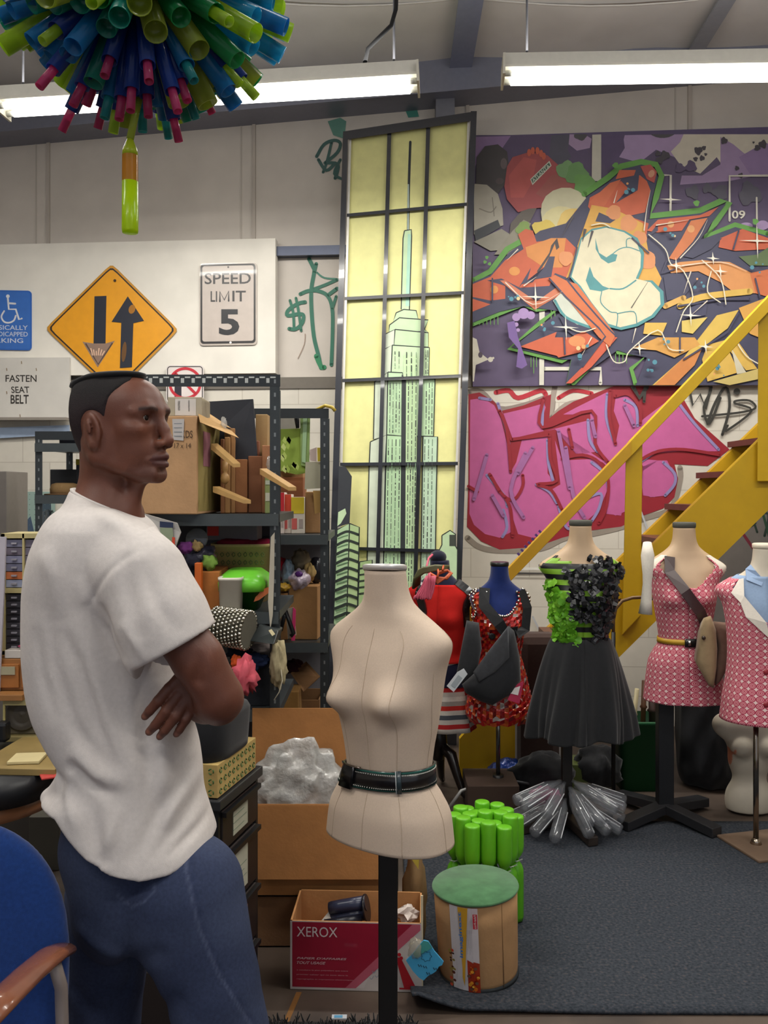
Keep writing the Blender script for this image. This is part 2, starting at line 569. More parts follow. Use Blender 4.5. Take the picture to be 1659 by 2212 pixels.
# carpet: a rectangle with its near left corner curled up
mb = MB('#4a4f57')
nx, ny = 60, 30
x0, x1, y0, y1 = 0.085, 5.1, 2.72, 4.28
top = []
for j in range(ny + 1):
    for i in range(nx + 1):
        u = (i / nx) ** 1.6; v = j / ny
        x = x0 + u * (x1 - x0); y = y0 + v * (y1 - y0) - .03 * u * (1 - v)
        d = math.hypot((x - .10) / .16, (y - 2.72) / .16)
        z = .012 + .055 * max(0, 1 - d) ** 1.3 + .012 * math.exp(-((y - 2.70) / .05) ** 2) * math.exp(-((x - .3) / .25) ** 2)
        if i == 0 and y > 4.0: x += .35 * (y - 4.0)
        top.append(Vector((x, y, z)))
w_ = nx + 1
mb.add(top, [(j * w_ + i, j * w_ + i + 1, (j + 1) * w_ + i + 1, (j + 1) * w_ + i) for j in range(ny) for i in range(nx)], '#4a4f57', True)
o = obj('carpet', mb, M_carpet, label='dark blue-grey carpet covering the right half of the floor, near corner curled up', cat='carpet', keep=True)
m = o.modifiers.new('solid', 'SOLIDIFY'); m.thickness = .010; m.offset = -1

# ---- back wall: painted block below, metal siding above
ZL = 2.36
def blocks(nt, col, tc):
    N = nt.nodes.new; L = nt.links.new
    b = N('ShaderNodeTexBrick')
    mp = N('ShaderNodeMapping'); mp.inputs['Rotation'].default_value = (math.radians(90), 0, 0)
    L(tc.outputs['Object'], mp.inputs['Vector']); L(mp.outputs[0], b.inputs['Vector'])
    b.inputs['Scale'].default_value = 1; b.inputs['Brick Width'].default_value = .406; b.inputs['Row Height'].default_value = .203
    b.inputs['Mortar Size'].default_value = .004; b.inputs['Mortar Smooth'].default_value = .4
    b.inputs['Color1'].default_value = (1, 1, 1, 1); b.inputs['Color2'].default_value = (.95, .95, .95, 1); b.inputs['Mortar'].default_value = (.76, .74, .72, 1)
    mx = N('ShaderNodeMix'); mx.data_type = 'RGBA'; mx.blend_type = 'MULTIPLY'; mx.inputs[0].default_value = 1
    L(col, mx.inputs[6]); L(b.outputs[0], mx.inputs[7])
    return mx.outputs[2]
M_block = mat('painted block', rough=.7, noise=.05, nscale=9, big=.06, extra=blocks)
mb = MB('#cfc9bd')
q = []
for o_ in (0, -.2):
    q += [Vector((-7, -o_, 0)), Vector((7, -o_, 0)), Vector((7, -o_, ZL)), Vector((-7, -o_, ZL))]
mb.hexa(q)
wb = obj('wall_back', mb, M_block, kind='structure', keep=True)
wb.location = WALL.o; wb.rotation_euler = (0, 0, -math.radians(4.5))
# siding
mb = MB('#9d958c')
wall_box(mb, -7, ZL, 7, 4.75, -.26, -.06, '#c8c0b7')
for k in range(-9, 10):
    x = wall_px(545, 400)[0] + k * 1.53
    if abs(x) < 6.9:
        wall_box(mb, x - .012, ZL, x + .012, 4.7, -.07, -.045, '#b3aaa1')
        wall_box(mb, x - .10, ZL, x - .09, 4.7, -.07, -.055, '#b8b0a7')
obj('wall_siding', mb, M_wall, kind='structure', keep=True)
# dark horizontal girts across the siding and the ledge on the block wall
mb = MB()
za = wall_px(650, 532)[1]; zb = wall_px(650, 552)[1]
wall_box(mb, -7, zb, 7, za, -.08, .01, '#3d4356')
obj('trim_1', mb, M_metal, kind='structure', keep=True)
mb = MB()
za = wall_px(650, 815)[1]
wall_box(mb, -7, ZL - .015, 7, za, -.08, .012, '#6d675f')
obj('trim_2', mb, M_matte, kind='structure', keep=True)
# side walls
mb = MB('#a8a198'); mb.box(-5.0, 1.8, 2.4, .1, 9.6, 4.8); obj('wall_left', mb, M_wall, kind='structure', keep=True)
mb = MB('#a8a198'); mb.box(5.2, 1.5, 2.4, .1, 8.8, 4.8); obj('wall_right', mb, M_wall, kind='structure', keep=True)

# ---- ceiling: white insulation blanket sagging between steel purlins and rafters
def ceil_z(y): return 4.62 + (6.2 - y) * .085
mb = MB('#c4c2c0')
nx, ny = 60, 40; g = []
for j in range(ny + 1):
    for i in range(nx + 1):
        x = -5.1 + 10.4 * i / nx; y = -3.2 + 9.75 * j / ny
        g.append(Vector((x, y, ceil_z(y) - .05 * abs(math.sin(math.pi * (y + .35) / 1.5)) - .03 * abs(math.sin(math.pi * (x - .52) / 1.22)))))
w_ = nx + 1
mb.add(g, [(j * w_ + i, (j + 1) * w_ + i, (j + 1) * w_ + i + 1, j * w_ + i + 1) for j in range(ny) for i in range(nx)], None, True)
M_ceil = mat('insulation blanket', rough=.5, noise=.05, nscale=5, big=.12)
o = obj('ceiling', mb, M_ceil, kind='structure', keep=True)
m = o.modifiers.new('solid', 'SOLIDIFY'); m.thickness = .05; m.offset = 1
# rafters running towards the camera and the dark eave beam along the wall
for i, (x, wd, c) in enumerate(((.52, .15, '#7f859c'), (2.05, .10, '#8d9098'), (-2.2, .15, '#7f859c'))):
    mb = MB()
    a = Vector((x, 6.05, ceil_z(6.05) - .14)); b = Vector((x, -3.0, ceil_z(-3.0) - .14))
    h = Vector((0, 0, .17)); e = Vector((wd / 2, 0, 0)); fl = Vector((wd / 2 + .05, 0, 0)); t = Vector((0, 0, .015))
    mb.hexa([a - e * .15, a + e * .15, a + e * .15 + h, a - e * .15 + h, b - e * .15, b + e * .15, b + e * .15 + h, b - e * .15 + h], c)
    mb.hexa([a - e - t, a + e - t, a + e, a - e, b - e - t, b + e - t, b + e, b - e], c)
    obj('ceiling_beam', mb, M_metal, kind='structure', keep=True)
# purlin seams, pale draped tape lines on the blanket
for k in range(3):
    mb = MB('#bdbab6')
    y = 5.35 - k * 1.5
    pts = [Vector((-5 + .25 * i, y, ceil_z(y) - .075 - .05 * abs(math.sin(math.pi * ((-5 + .25 * i) - .52) / 1.53)))) for i in range(41)]
    mb.tube(pts, .009, None, 6, up=(0, 0, 1), flat=.5)
    obj('ceiling_seam', mb, M_matte, kind='structure', keep=True)
# eave beam (slopes slightly, as in the photo)
mb = MB('#5c5e6a')
def eave(x, y, o): return WALL.W(x, y, o)
L0 = WALL.W(-120, 322, .0); R0 = WALL.W(1800, 150, 0)
dr = (R0 - L0)
L1 = L0 - dr * .5; R1 = R0 + dr * .35
up = Vector((0, 0, .26)); nn = WALL.n
mb.hexa([L1 + nn * .2, R1 + nn * .2, R1 + nn * .2 + up, L1 + nn * .2 + up, L1 - nn * .1, R1 - nn * .1, R1 - nn * .1 + up * 1.9, L1 - nn * .1 + up * 1.9], '#7d7f8e')
obj('ceiling_eave', mb, M_metal, kind='structure', keep=True)
mb = MB('#7b7d86')
p = WALL.W(960, 230); mb.box(p.x, p.y - .02, 4.3, .13, .14, .9, '#74747c')
obj('trim_3', mb, M_metal, kind='structure', keep=True)

# ---- ceiling lamps
def lamp(name, a, b, watts, label, group, cords=True, wd=.20, up=.16):
    a = Vector(a); b = Vector(b); mid = (a + b) / 2; L = (b - a).length
    t = thing(name, label, 'lamp', tuple(mid), group)
    u = (b - a).normalized(); s = Vector((0, 0, 1)).cross(u).normalized(); n = u.cross(s)
    if n.z < 0: n = -n
    M = Matrix((u, s, n)).transposed()
    def bx(mb, c, sx, sy, sz, col):
        c = mid + u * c[0] + s * c[1] + n * c[2]
        q = []
        for y in (-.5, .5):
            for x, z in ((-.5, -.5), (.5, -.5), (.5, .5), (-.5, .5)):
                q.append(c + u * x * sx + s * y * sy + n * z * sz)
        mb.hexa(q, col)
    mb = MB(); bx(mb, (0, 0, .065), L + .10, .11, .06, '#c9c6bd')
    for e in (-1, 1): bx(mb, (e * (L / 2 + .045), 0, .02), .012, wd, .11, '#c4c0b4')
    for e in (-1, 1):
        c = mid + s * e * .055 + n * .035
        q = [c - u * L / 2 - s * .0 , c + u * L / 2]
        mb.add([mid - u * (L / 2 + .04) + s * e * .05 + n * .04, mid + u * (L / 2 + .04) + s * e * .05 + n * .04,
                mid + u * (L / 2 + .04) + s * e * wd / 2 + n * .0, mid - u * (L / 2 + .04) + s * e * wd / 2 + n * .0], [(0, 1, 2, 3)], '#d5d2c8')
    hs = obj('housing', mb, M_matte, t)
    for e in (-1, 1):
        tb = MB('#fffdf4'); tb.cyl(mid - u * L / 2 + s * e * .05 - n * .012, mid + u * L / 2 + s * e * .05 - n * .012, .019, None, '#fffdf4', 12)
        obj('lamp_tube', tb, M_emit, t)
        for g in (-1, 1):
            cb = MB('#9a9a94'); cb.cyl(mid + u * g * (L / 2 + .0) + s * e * .05 - n * .012, mid + u * g * (L / 2 + .04) + s * e * .05 - n * .012, .016, None, '#b5b5ae', 10)
            obj('tube_socket', cb, M_matte, t)
    if cords:
        for g in (-1, 1):
            c = mid + u * g * (L / 2 - .08) + n * .09
            cb = MB('#5b5b60'); cb.cyl(c, Vector((c.x, c.y, ceil_z(c.y) - .02)), .006, None, '#55565c', 6)
            obj('cord', cb, M_matte, t)
    ld = bpy.data.lights.new(name + '_light', 'AREA'); ld.shape = 'RECTANGLE'; ld.size = L; ld.size_y = .16; ld.energy = watts
    ld.color = (1.0, .965, .90)
    lo = bpy.data.objects.new(name + '_light', ld); COL.objects.link(lo)
    lo.location = mid - n * .05
    lo.rotation_euler = Matrix((u, s, u.cross(s))).transposed().to_euler()
    if u.cross(s).z < 0: lo.rotation_euler = Matrix((u, -s, -u.cross(s))).transposed().to_euler()
    up_ = ld.copy(); up_.energy = watts * up
    uo = bpy.data.objects.new(name + '_uplight', up_); COL.objects.link(uo); uo.location = mid + n * .13  # extra upward light, added to brighten the ceiling
    uo.rotation_euler = Matrix((u, -s, -u.cross(s))).transposed().to_euler() if u.cross(s).z > 0 else Matrix((u, s, u.cross(s))).transposed().to_euler()
    return t
M_emit = mat('lamp tube', rough=.5, noise=0, emis=TUBE_E)
lamp('ceiling_lamp', P(20, 232, 4.75), P(885, 180, 4.6), LAMP_W, 'long fluorescent lamp behind the hanging tube ball, sloping down to the left', None)
lamp('ceiling_lamp', P(1105, 163, 4.7), P(1985, 150, 4.55), LAMP_W, 'long fluorescent lamp above the graffiti mural, hung level at the right', None)
for (x, y) in ((-1.9, 2.2), (1.9, 2.2), (-1.9, -.6), (1.9, -.6)):  # lamps added out of view to light the room evenly
    lamp('ceiling_lamp', (x - 1.1, y, 4.25), (x + 1.1, y, 4.25), LAMP_W * (.72 if y > 0 else .7), 'added unseen fluorescent lamp over the near part of the room', 'added unseen lamps over the near part of the room', up=1.1)
# loose cable beside the left lamp
mb = MB('#17181b')
mb.tube([P(858, -60, 4.5), P(855, 20, 4.5), P(845, 55, 4.5), P(815, 85, 4.55), P(795, 105, 4.6), P(787, 140, 4.62)], .011, None, 8)
obj('cable', mb, M_matte, label='thick dark cable curving down to the left fluorescent lamp', cat='cable')

# ---- white board with road signs
mb = MB('#dad5cb')
xa = WALL.W(-700, 600)
a0, zt = wall_px(598, 519); _, zb = wall_px(598, 808)
wall_box(mb, -4.85, zb, a0, zt, -.03, .05, '#e2ddd3')
obj('white_board', mb, M_wall, label='large white wall board that the road signs hang on', cat='board', keep=True)
SG = .055
def plate(mb, pts, o, t, c):
    q = [WALL.W(x, y, o + t) for x, y in pts]
    mb.poly3(q, WALL.n, c, t)
def rrect(x0, y0, x1, y1, r, n=5, dy=0.0):
    o = []
    for cx, cy, a in ((x1 - r, y0 + r, -90), (x1 - r, y1 - r, 0), (x0 + r, y1 - r, 90), (x0 + r, y0 + r, 180)):
        for i in range(n + 1):
            q = math.radians(a + 90 * i / n)
            X = cx + r * math.cos(q); o.append((X, cy + r * math.sin(q) + dy * (X - x0) / (x1 - x0)))
    return o
M_sign = mat('sign face', rough=.35, noise=.05, nscale=20, coat=.3)
# diamond
t = thing('road_sign', 'orange diamond road sign with black down arrow and up arrow', 'sign', tuple(WALL.W(242, 700, SG)))
def dia(s):
    c = (241, 704); k = [(241, 569), (386, 713), (247, 852), (97, 710)]; o = []
    for i in range(4):
        p = k[i]; a = k[i - 1]; b = k[(i + 1) % 4]
        f = .09
        for q, g in ((a, f), (a, f * .4), (b, f * .4), (b, f)):
            x = p[0] + (q[0] - p[0]) * g * (1 if g == f else .6); y = p[1] + (q[1] - p[1]) * g * (1 if g == f else .6)
            m = .012 if g != f else 0
            x += (c[0] - x) * m; y += (c[1] - y) * m
            o.append((c[0] + (x - c[0]) * s, c[1] + (y - c[1]) * s))
    return o
mb = MB(); plate(mb, dia(1.0), SG, .006, '#b98a35'); obj('sign_plate', mb, M_sign, t)
pt = Paint(WALL, SG + .0065)
pt.poly(dia(.985), '#c98a2a'); pt.poly(dia(.955), '#2b2724'); pt.poly(dia(.925), '#e09a22')
pt.poly([(204, 640), (230, 639), (228, 742), (202, 743)], '#2a2d38')
pt.poly([(202, 742), (228, 742), (248, 736), (211, 794), (178, 738)], '#8d7466')
pt.line([(185, 742), (212, 787), (243, 741)], 3, '#4c3c34', smooth=False)
for i in range(6):
    pt.line([(196 + i * 6, 752 + (i % 3) * 3), (200 + i * 4, 768)], 2.5, '#d9b49a', smooth=False)
pt.poly([(276, 640), (311, 693), (288, 698), (285, 793), (259, 795), (262, 697), (241, 695)], '#2a2d38')
pt.blob(285, 668, 7, '#a06a22', 10, .3); pt.blob(268, 760, 5, '#6a4a2a', 22, .1); pt.blob(248, 606, 3, '#3a2a1a')
obj('sign_face', pt.mb, M_sign, t)
# speed limit
t = thing('road_sign', 'grey rectangular road sign reading SPEED LIMIT 5', 'sign', tuple(WALL.W(493, 660, SG)))
mb = MB(); plate(mb, rrect(431, 569, 555, 747, 8, dy=-2), SG, .006, '#b9aea4'); obj('sign_plate', mb, M_sign, t)
pt = Paint(WALL, SG + .0065)
pt.poly(rrect(433, 571, 552, 743, 7, dy=-2), '#2c2928'); pt.poly(rrect(437, 575, 548, 738, 5, dy=-2), '#bfb3aa')
pt.text('SPEED', 442, 590, 542, 614, '#2e2b2b', .012, -1); pt.text('LI', 455, 629, 469, 652, '#2e2b2b', .012); pt.line([(475, 651), (475, 630), (484.5, 648), (494, 629), (494, 650)], 3.6, '#2e2b2b', smooth=False); pt.text('IT', 502, 628, 531, 651, '#2e2b2b', .012)
pt.text('5', 473, 668, 517, 724, '#232326', .03)
pt.blob(493, 577, 2, '#3a3430'); pt.blob(498, 740, 2.5, '#efe9e2')
obj('sign_face', pt.mb, M_sign, t)
# blue accessible parking sign
t = thing('parking_sign', 'blue accessible parking sign with white wheelchair symbol at left edge', 'sign', tuple(WALL.W(20, 690, SG)))
mb = MB(); plate(mb, rrect(-40, 626, 68, 755, 8, dy=2), SG, .006, '#2f63b5'); obj('sign_plate', mb, M_sign, t)
pt = Paint(WALL, SG + .0065)
pt.poly(rrect(-37, 629, 65, 752, 6, dy=2), '#3a6dbd')
pt.blob(17, 640, 4, '#d9dce2'); pt.line([(17, 645), (19, 668), (34, 668), (41, 690), (47, 688)], 4, '#d9dce2', smooth=False)
pt.line([(18, 655), (33, 656)], 4, '#d9dce2')
pt.line([(9, 672), (3, 684), (9, 695), (20, 697), (30, 692), (34, 682)], 3.6, '#d9dce2')
for i, s_ in enumerate(('PHYSICALLY', 'HANDICAPPED', 'PARKING')):
    pt.text(s_, -33, 702 + i * 14, 60 if i < 2 else 50, 712 + i * 14, '#c4cfe4', .01, 1)
obj('sign_face', pt.mb, M_sign, t)
# fasten seat belt panel
t = thing('seat_belt_sign', 'worn white panel lettered FASTEN SEAT BELT at the left edge', 'sign', tuple(WALL.W(70, 840, SG)))
mb = MB(); plate(mb, [(-60, 773), (150, 772), (151, 903), (-60, 903)], SG, .02, '#cdc9c2'); obj('sign_plate', mb, M_wall, t)
mb = MB()
za = WALL.W(60, 903, SG + .02)
q = [WALL.W(x, 903, SG + .001) for x in (-60, 151)]
a, b = q
mb.hexa([a + WALL.n * .07 - Vector((0, 0, .02)), b + WALL.n * .07 - Vector((0, 0, .02)), b + WALL.n * .07, a + WALL.n * .07, a - Vector((0, 0, .02)), b - Vector((0, 0, .02)), b, a], '#8d857c')
obj('sign_ledge', mb, M_matte, t)
pt = Paint(WALL, SG + .021)
pt.text('FASTEN', 12, 810, 79, 825, '#3a3735', .01); pt.text('SEAT', 24, 835, 63, 849, '#3a3735', .01, shear=-.1); pt.text('BELT', 23, 853, 62, 872, '#3a3735', .015)
for x, y in ((14, 795), (78, 795), (46, 780), (14, 845), (43, 895)): pt.line([(x, y), (x + 1, y + 6)], 1.6, '#8a7458')
obj('sign_face', pt.mb, M_sign, t)
# no parking
t = thing('no_parking_sign', 'small white no parking sign with red ring behind the boxes', 'sign', tuple(WALL.W(400, 820, .08)))
mb = MB(); plate(mb, rrect(359, 789, 440, 870, 8), .078, .006, '#d7cfcb'); obj('sign_plate', mb, M_sign, t)
pt = Paint(WALL, .0845)
pt.poly(rrect(361, 791, 438, 868, 7), '#3a3634'); pt.poly(rrect(363, 793, 436, 866, 5), '#dcd2ce')
pt.poly([(377, 811), (392, 811), (392, 866), (377, 866)], '#33303a'); pt.blob(402, 822, 16, '#33303a', 13); pt.blob(401, 822, 5, '#cfc4c4', 4)
pt.line([(433 * 1.0 - 33 + 33 * math.cos(a / 6 * math.pi / 1.0), 828 + 32 * math.sin(a / 6 * math.pi)) for a in range(13)], 6, '#c0303c')
pt.line([(378, 806), (423, 851)], 6, '#c0303c')
obj('sign_face', pt.mb, M_sign, t)

# ---- green tags sprayed on the siding
SD = Plane(WALL.o - WALL.n * .06, math.radians(4.5))
pt = Paint(SD, .004, 5.82, 580, 520)
g = '#2b6a56'
pt.line([(510, 230), (560, 330), (575, 390), (540, 600), (540, 850), (570, 1200), (630, 1450), (660, 1600)], 50, g)
pt.line([(600, 290), (575, 400)], 45, g); pt.line([(600, 1450), (660, 1580), (700, 1590)], 60, '#2a7d55')
pt.line([(610, 400), (700, 465), (860, 480)], 22, '#3f7a68'); pt.line([(560, 610), (700, 560), (860, 490)], 40, g)
pt.line([(400, 670), (500, 630), (620, 630), (740, 690), (800, 850), (805, 1150), (790, 1560)], 46, g)
pt.line([(740, 690), (860, 600)], 46, g); pt.line([(800, 860), (850, 700)], 36, g)
pt.line([(460, 770), (370, 790), (250, 870), (240, 940), (380, 920), (440, 940), (420, 1040), (340, 1110), (260, 1105)], 46, g)
pt.line([(270, 750), (310, 900), (320, 1080)], 34, g); pt.line([(345, 720), (380, 900), (410, 1130)], 34, g)
pt.line([(460, 1170), (450, 1300), (370, 1480)], 8, '#8c7462')
obj('graffiti_tag', pt.mb, M_paint, label='green spray painted tag with dollar sign left of the tall artwork', cat='graffiti', keep=True)
pt = Paint(SD, .004)
g = '#3b5f5a'
pt.line([(684, 338), (700, 312), (722, 303), (735, 310), (728, 330), (702, 352)], 7, g)
pt.line([(688, 345), (705, 368), (724, 352)], 7, g); pt.line([(716, 308), (706, 350), (698, 372)], 6, g); pt.line([(702, 352), (730, 355), (724, 385)], 7, g)
pt.line([(735, 345), (722, 375), (742, 388)], 6, g)
obj('graffiti_tag', pt.mb, M_paint, label='dark green sprayed letter B beside the top of the tall artwork', cat='graffiti', keep=True)
pt = Paint(SD, .004)
pt.poly([(708, 262), (735, 254), (748, 262), (744, 300), (720, 292)], '#5d8a7c')
obj('graffiti_smudge', pt.mb, M_paint, label='pale green spray smudge above the sprayed letter B', cat='graffiti', keep=True)
pt = Paint(SD, .004)
pt.poly([(875, 236), (900, 233), (905, 252), (882, 254)], '#3c7f72')
obj('graffiti_smudge', pt.mb, M_paint, label='teal spray smudge peeking over the top of the tall artwork', cat='graffiti', keep=True)
# ================================================================== mural board, block wall graffiti
mx0, _ = wall_px(1021, 290)
mb = MB('#5a4a6e')
_, mzt = wall_px(1340, 288); _, mzb = wall_px(1340, 833)
wall_box(mb, mx0, mzb, mx0 + 4.2, mzt, -.06, .03, '#54496a')
MUR = thing('graffiti_mural', 'large mural board of orange and blue graffiti lettering on purple camouflage', 'mural', tuple(on_wall(mx0 + 2.1, mzb, 0)))
obj('board', mb, M_paint, MUR)
pt = Paint(WALL, .0305, 2.517, 1000, 260, step=.00028)
pt.clip = (1021, 290, 1800, 832)
OR, OR2, YE, NV, GR, CR, TE, LI, DP, GY, WH = '#c9572f', '#d6843f', '#d9b24a', '#262d52', '#569a38', '#ded7b8', '#3f9196', '#8d6f9e', '#4f3d6e', '#3f4148', '#d9d6c8'
# camouflage
pt.poly([50, 80, 1700, 40, 1700, 1440, 30, 1440], '#4d3f66')
pt.poly([60, 90, 260, 85, 215, 150, 120, 160, 60, 260], LI)
pt.poly([580, 75, 660, 70, 700, 100, 690, 150, 620, 165, 575, 130], '#a58cb2')
pt.poly([480, 80, 580, 75, 570, 160, 590, 200, 500, 260, 470, 180], '#46475c')
pt.poly([880, 80, 1200, 45, 1240, 150, 1150, 200, 1050, 160, 960, 230, 850, 200], '#a58cb8')
pt.poly([1200, 45, 1700, 40, 1700, 120, 1560, 260, 1440, 290, 1380, 200, 1290, 290, 1180, 240, 1130, 170, 1180, 120], '#cfc8b8')
pt.poly([1400, 90, 1470, 130, 1530, 180, 1640, 190, 1640, 290, 1450, 330, 1180, 350, 1190, 300, 1300, 300, 1400, 240], '#9c84ae')
pt.poly([1500, 200, 1640, 120, 1700, 140, 1700, 300, 1560, 290], '#8d74a4')
pt.poly([750, 90, 870, 70, 880, 150, 830, 230, 780, 260, 750, 200], '#4a3a68')
pt.blob(1085, 60, 70, GY, 36); pt.blob(640, 85, 35, GY, 22, wob=.2)
for x, y, r in ((1280, 165, 22), (1310, 150, 12), (1265, 210, 12), (1300, 205, 14), (1320, 185, 8), (1600, 150, 16), (1630, 130, 22), (1580, 120, 6), (1490, 260, 12), (1510, 300, 14), (1100, 190, 24), (1060, 180, 14), (1240, 250, 30), (1180, 260, 26), (1420, 110, 18), (1070, 215, 20)):
    pt.blob(x, y, r, '#33303f' if r < 25 else '#4b3c66', wob=.25)
for x, y, r in ((1330, 370, 26), (1400, 390, 40), (1250, 390, 36), (1560, 400, 60), (560, 330, 22)):
    pt.blob(x, y, r, '#47475a', wob=.3)
# white frame lines
pt.poly([703, 78, 752, 76, 752, 330, 700, 330], '#c8c6b8'); pt.line([(1085, 298), (1130, 298), (1128, 490)], 12, WH, smooth=False)
pt.line([(1660, 300), (1450, 302), (1450, 545)], 12, WH, smooth=False); pt.line([(1597, 420), (1600, 680)], 9, WH)
pt.poly([415, 1030, 445, 1030, 440, 1440, 415, 1440], WH); pt.line([(440, 1350), (750, 1350), (748, 1430)], 20, WH, smooth=False)
pt.text('09', 1462, 490, 1535, 535, WH, .02)
pt.blob(1540, 575, 36, '#a58cb8', 20); pt.blob(1630, 570, 34, '#a58cb8', 26)
# player with red cap and cone
pt.poly([75, 200, 120, 140, 190, 130, 240, 170, 250, 250, 235, 340, 190, 400, 130, 420, 70, 380], '#2c2a31')
pt.blob(222, 235, 18, '#5c5054', 30); pt.blob(200, 330, 22, '#453b40', 18)
pt.poly([60, 345, 130, 350, 190, 400, 215, 480, 220, 570, 130, 600, 60, 620], '#a9a496')
pt.poly([60, 600, 190, 540, 205, 580, 70, 660], '#24303a'); pt.poly([60, 660, 210, 590, 290, 640, 260, 700, 150, 710], '#8d8a7c')
pt.line([(90, 480), (150, 500), (180, 470)], 6, '#7d786c'); pt.line([(160, 420), (170, 520)], 5, '#7d786c')
pt.poly([260, 560, 330, 480, 400, 380, 430, 420, 360, 560, 300, 640, 250, 640], '#56504a')
pt.poly([270, 600, 330, 540, 370, 560, 320, 680, 260, 730, 170, 730], '#8a8676')
pt.poly([240, 250, 270, 200, 360, 172, 460, 190, 560, 280, 620, 350, 600, 420, 500, 470, 360, 480, 300, 500, 240, 430, 225, 360], '#a03d42')
pt.poly([250, 300, 330, 200, 400, 215, 380, 330, 330, 420, 260, 420], '#b44a48')
pt.poly([395, 400, 480, 300, 560, 280, 620, 350, 600, 420, 480, 440], '#9a4a46')
pt.poly([366, 320, 470, 220, 482, 246, 378, 352], '#c9cfc0'); pt.poly([371, 322, 468, 229, 476, 245, 380, 342], '#335a4c')
pt.k += .0003
text(pt.mb, 'ATLANTA', (pt.w(383, 338), pt.w(474, 252), pt.w(373, 322)), '#c9cfc0', .01)
for a in ((360, 175), (380, 165), (405, 165), (425, 180), (440, 195)): pt.blob(a[0], a[1], 11, '#c9573a', 20)
# smoke ball, yellow cloud
for x, y, r, c in ((330, 590, 40, '#7a9a4a'), (560, 270, 50, '#6c9a62'), (620, 290, 60, '#5f9352'), (660, 350, 60, '#5f9a48')): pt.blob(x, y, r, c, wob=.2)
pt.blob(560, 500, 140, '#c9c5a4', 135, wob=.03); pt.blob(540, 560, 110, '#d8cf9a', 95, wob=.06)
pt.blob(440, 590, 60, '#d9bf52', 50, wob=.2); pt.blob(610, 560, 100, '#e0c068', 80, wob=.1); pt.blob(470, 640, 90, '#dcb040', 40, wob=.1); pt.blob(650, 520, 50, '#d99a3c', 46)
# green outline silhouette, then navy, then orange letters
pt.line([(50, 870), (150, 820), (240, 700), (330, 650)], 30, GR, smooth=False)
pt.line([(660, 400), (790, 310), (860, 250), (970, 225), (1050, 240), (1080, 300), (1050, 420), (1020, 520), (1290, 490), (1400, 440), (1450, 445), (1370, 560), (1310, 640), (1480, 570), (1660, 620)], 32, GR, smooth=False)
pt.line([(50, 1110), (250, 1030), (330, 1000), (400, 1030), (520, 1020), (420, 1100), (250, 1240), (540, 1310), (600, 1290), (570, 1440)], 22, GR, smooth=False)
pt.line([(600, 1430), (700, 1330), (820, 1230), (840, 1260), (1000, 1275), (915, 1350), (940, 1440)], 24, GR, smooth=False)
for x in (90, 110, 130, 150, 170, 190, 480, 500, 370, 385, 400, 830, 850, 870, 890):
    y = 1060 if x < 300 else (1290 if x < 450 else (1030 if x < 600 else 1270)); pt.line([(x, y), (x, y + 50 + (x * 7) % 70)], 4, GR)
pt.poly([50, 880, 150, 840, 250, 720, 330, 665, 420, 600, 560, 560, 680, 410, 800, 330, 870, 265, 970, 240, 1040, 260, 1060, 310, 1030, 420, 1000, 540, 1290, 505, 1430, 455, 1350, 560, 1290, 650, 1480, 580, 1700, 640,
         1700, 1440, 940, 1440, 1000, 1290, 900, 1270, 840, 1250, 700, 1350, 560, 1440, 590, 1300, 540, 1300, 270, 1235, 430, 1110, 540, 1040, 400, 1020, 330, 1010, 200, 1040, 50, 1100], NV)
pt.poly([50, 890, 150, 850, 230, 760, 330, 700, 300, 620, 340, 590, 380, 600, 400, 660, 560, 640, 620, 700, 580, 860, 500, 830, 470, 900, 310, 910, 210, 860, 130, 870, 230, 900, 230, 970, 150, 980, 50, 960], OR)
pt.poly([50, 970, 150, 1000, 50, 1040], OR); pt.poly([340, 690, 480, 640, 560, 640, 540, 800, 440, 800, 350, 740], '#d98a3c')
pt.poly([200, 870, 390, 1030, 560, 930, 520, 900, 400, 985, 230, 870], '#cf7450'); pt.blob(280, 820, 30, '#dd9040', 24); pt.blob(170, 920, 22, '#dd9040')
pt.poly([480, 680, 512, 640, 524, 690, 508, 705, 500, 670, 470, 740, 410, 830, 402, 820, 470, 720], '#2a2730')
pt.poly([300, 915, 370, 800, 350, 870, 480, 850, 500, 740, 470, 740, 440, 800, 380, 880, 320, 890], NV)
pt.poly([690, 420, 800, 360, 860, 330, 940, 290, 965, 300, 1000, 330, 1020, 380, 990, 500, 900, 520, 1010, 560, 990, 660, 900, 580, 760, 560, 680, 470], OR)
pt.poly([690, 440, 800, 340, 860, 320, 780, 450, 730, 530, 700, 500], '#cf6236'); pt.poly([860, 330, 960, 280, 950, 380, 830, 450, 900, 370], NV)
pt.poly([965, 250, 1020, 240, 1055, 280, 1040, 340, 1000, 320], '#b84740'); pt.blob(1025, 290, 16, '#d99a7a', 22, .5); pt.poly([850, 270, 940, 270, 930, 300, 830, 320], OR)
pt.poly([560, 860, 700, 460, 820, 480, 980, 560, 1010, 720, 1080, 860, 1050, 940, 900, 900, 700, 760], '#dba53e'); pt.poly([740, 500, 830, 540, 800, 560, 720, 550], NV)
for x, y, r in ((820, 500, 40), (900, 560, 46), (960, 640, 40), (560, 750, 40), (1000, 760, 50)): pt.blob(x, y, r, '#dd9058', wob=.1)
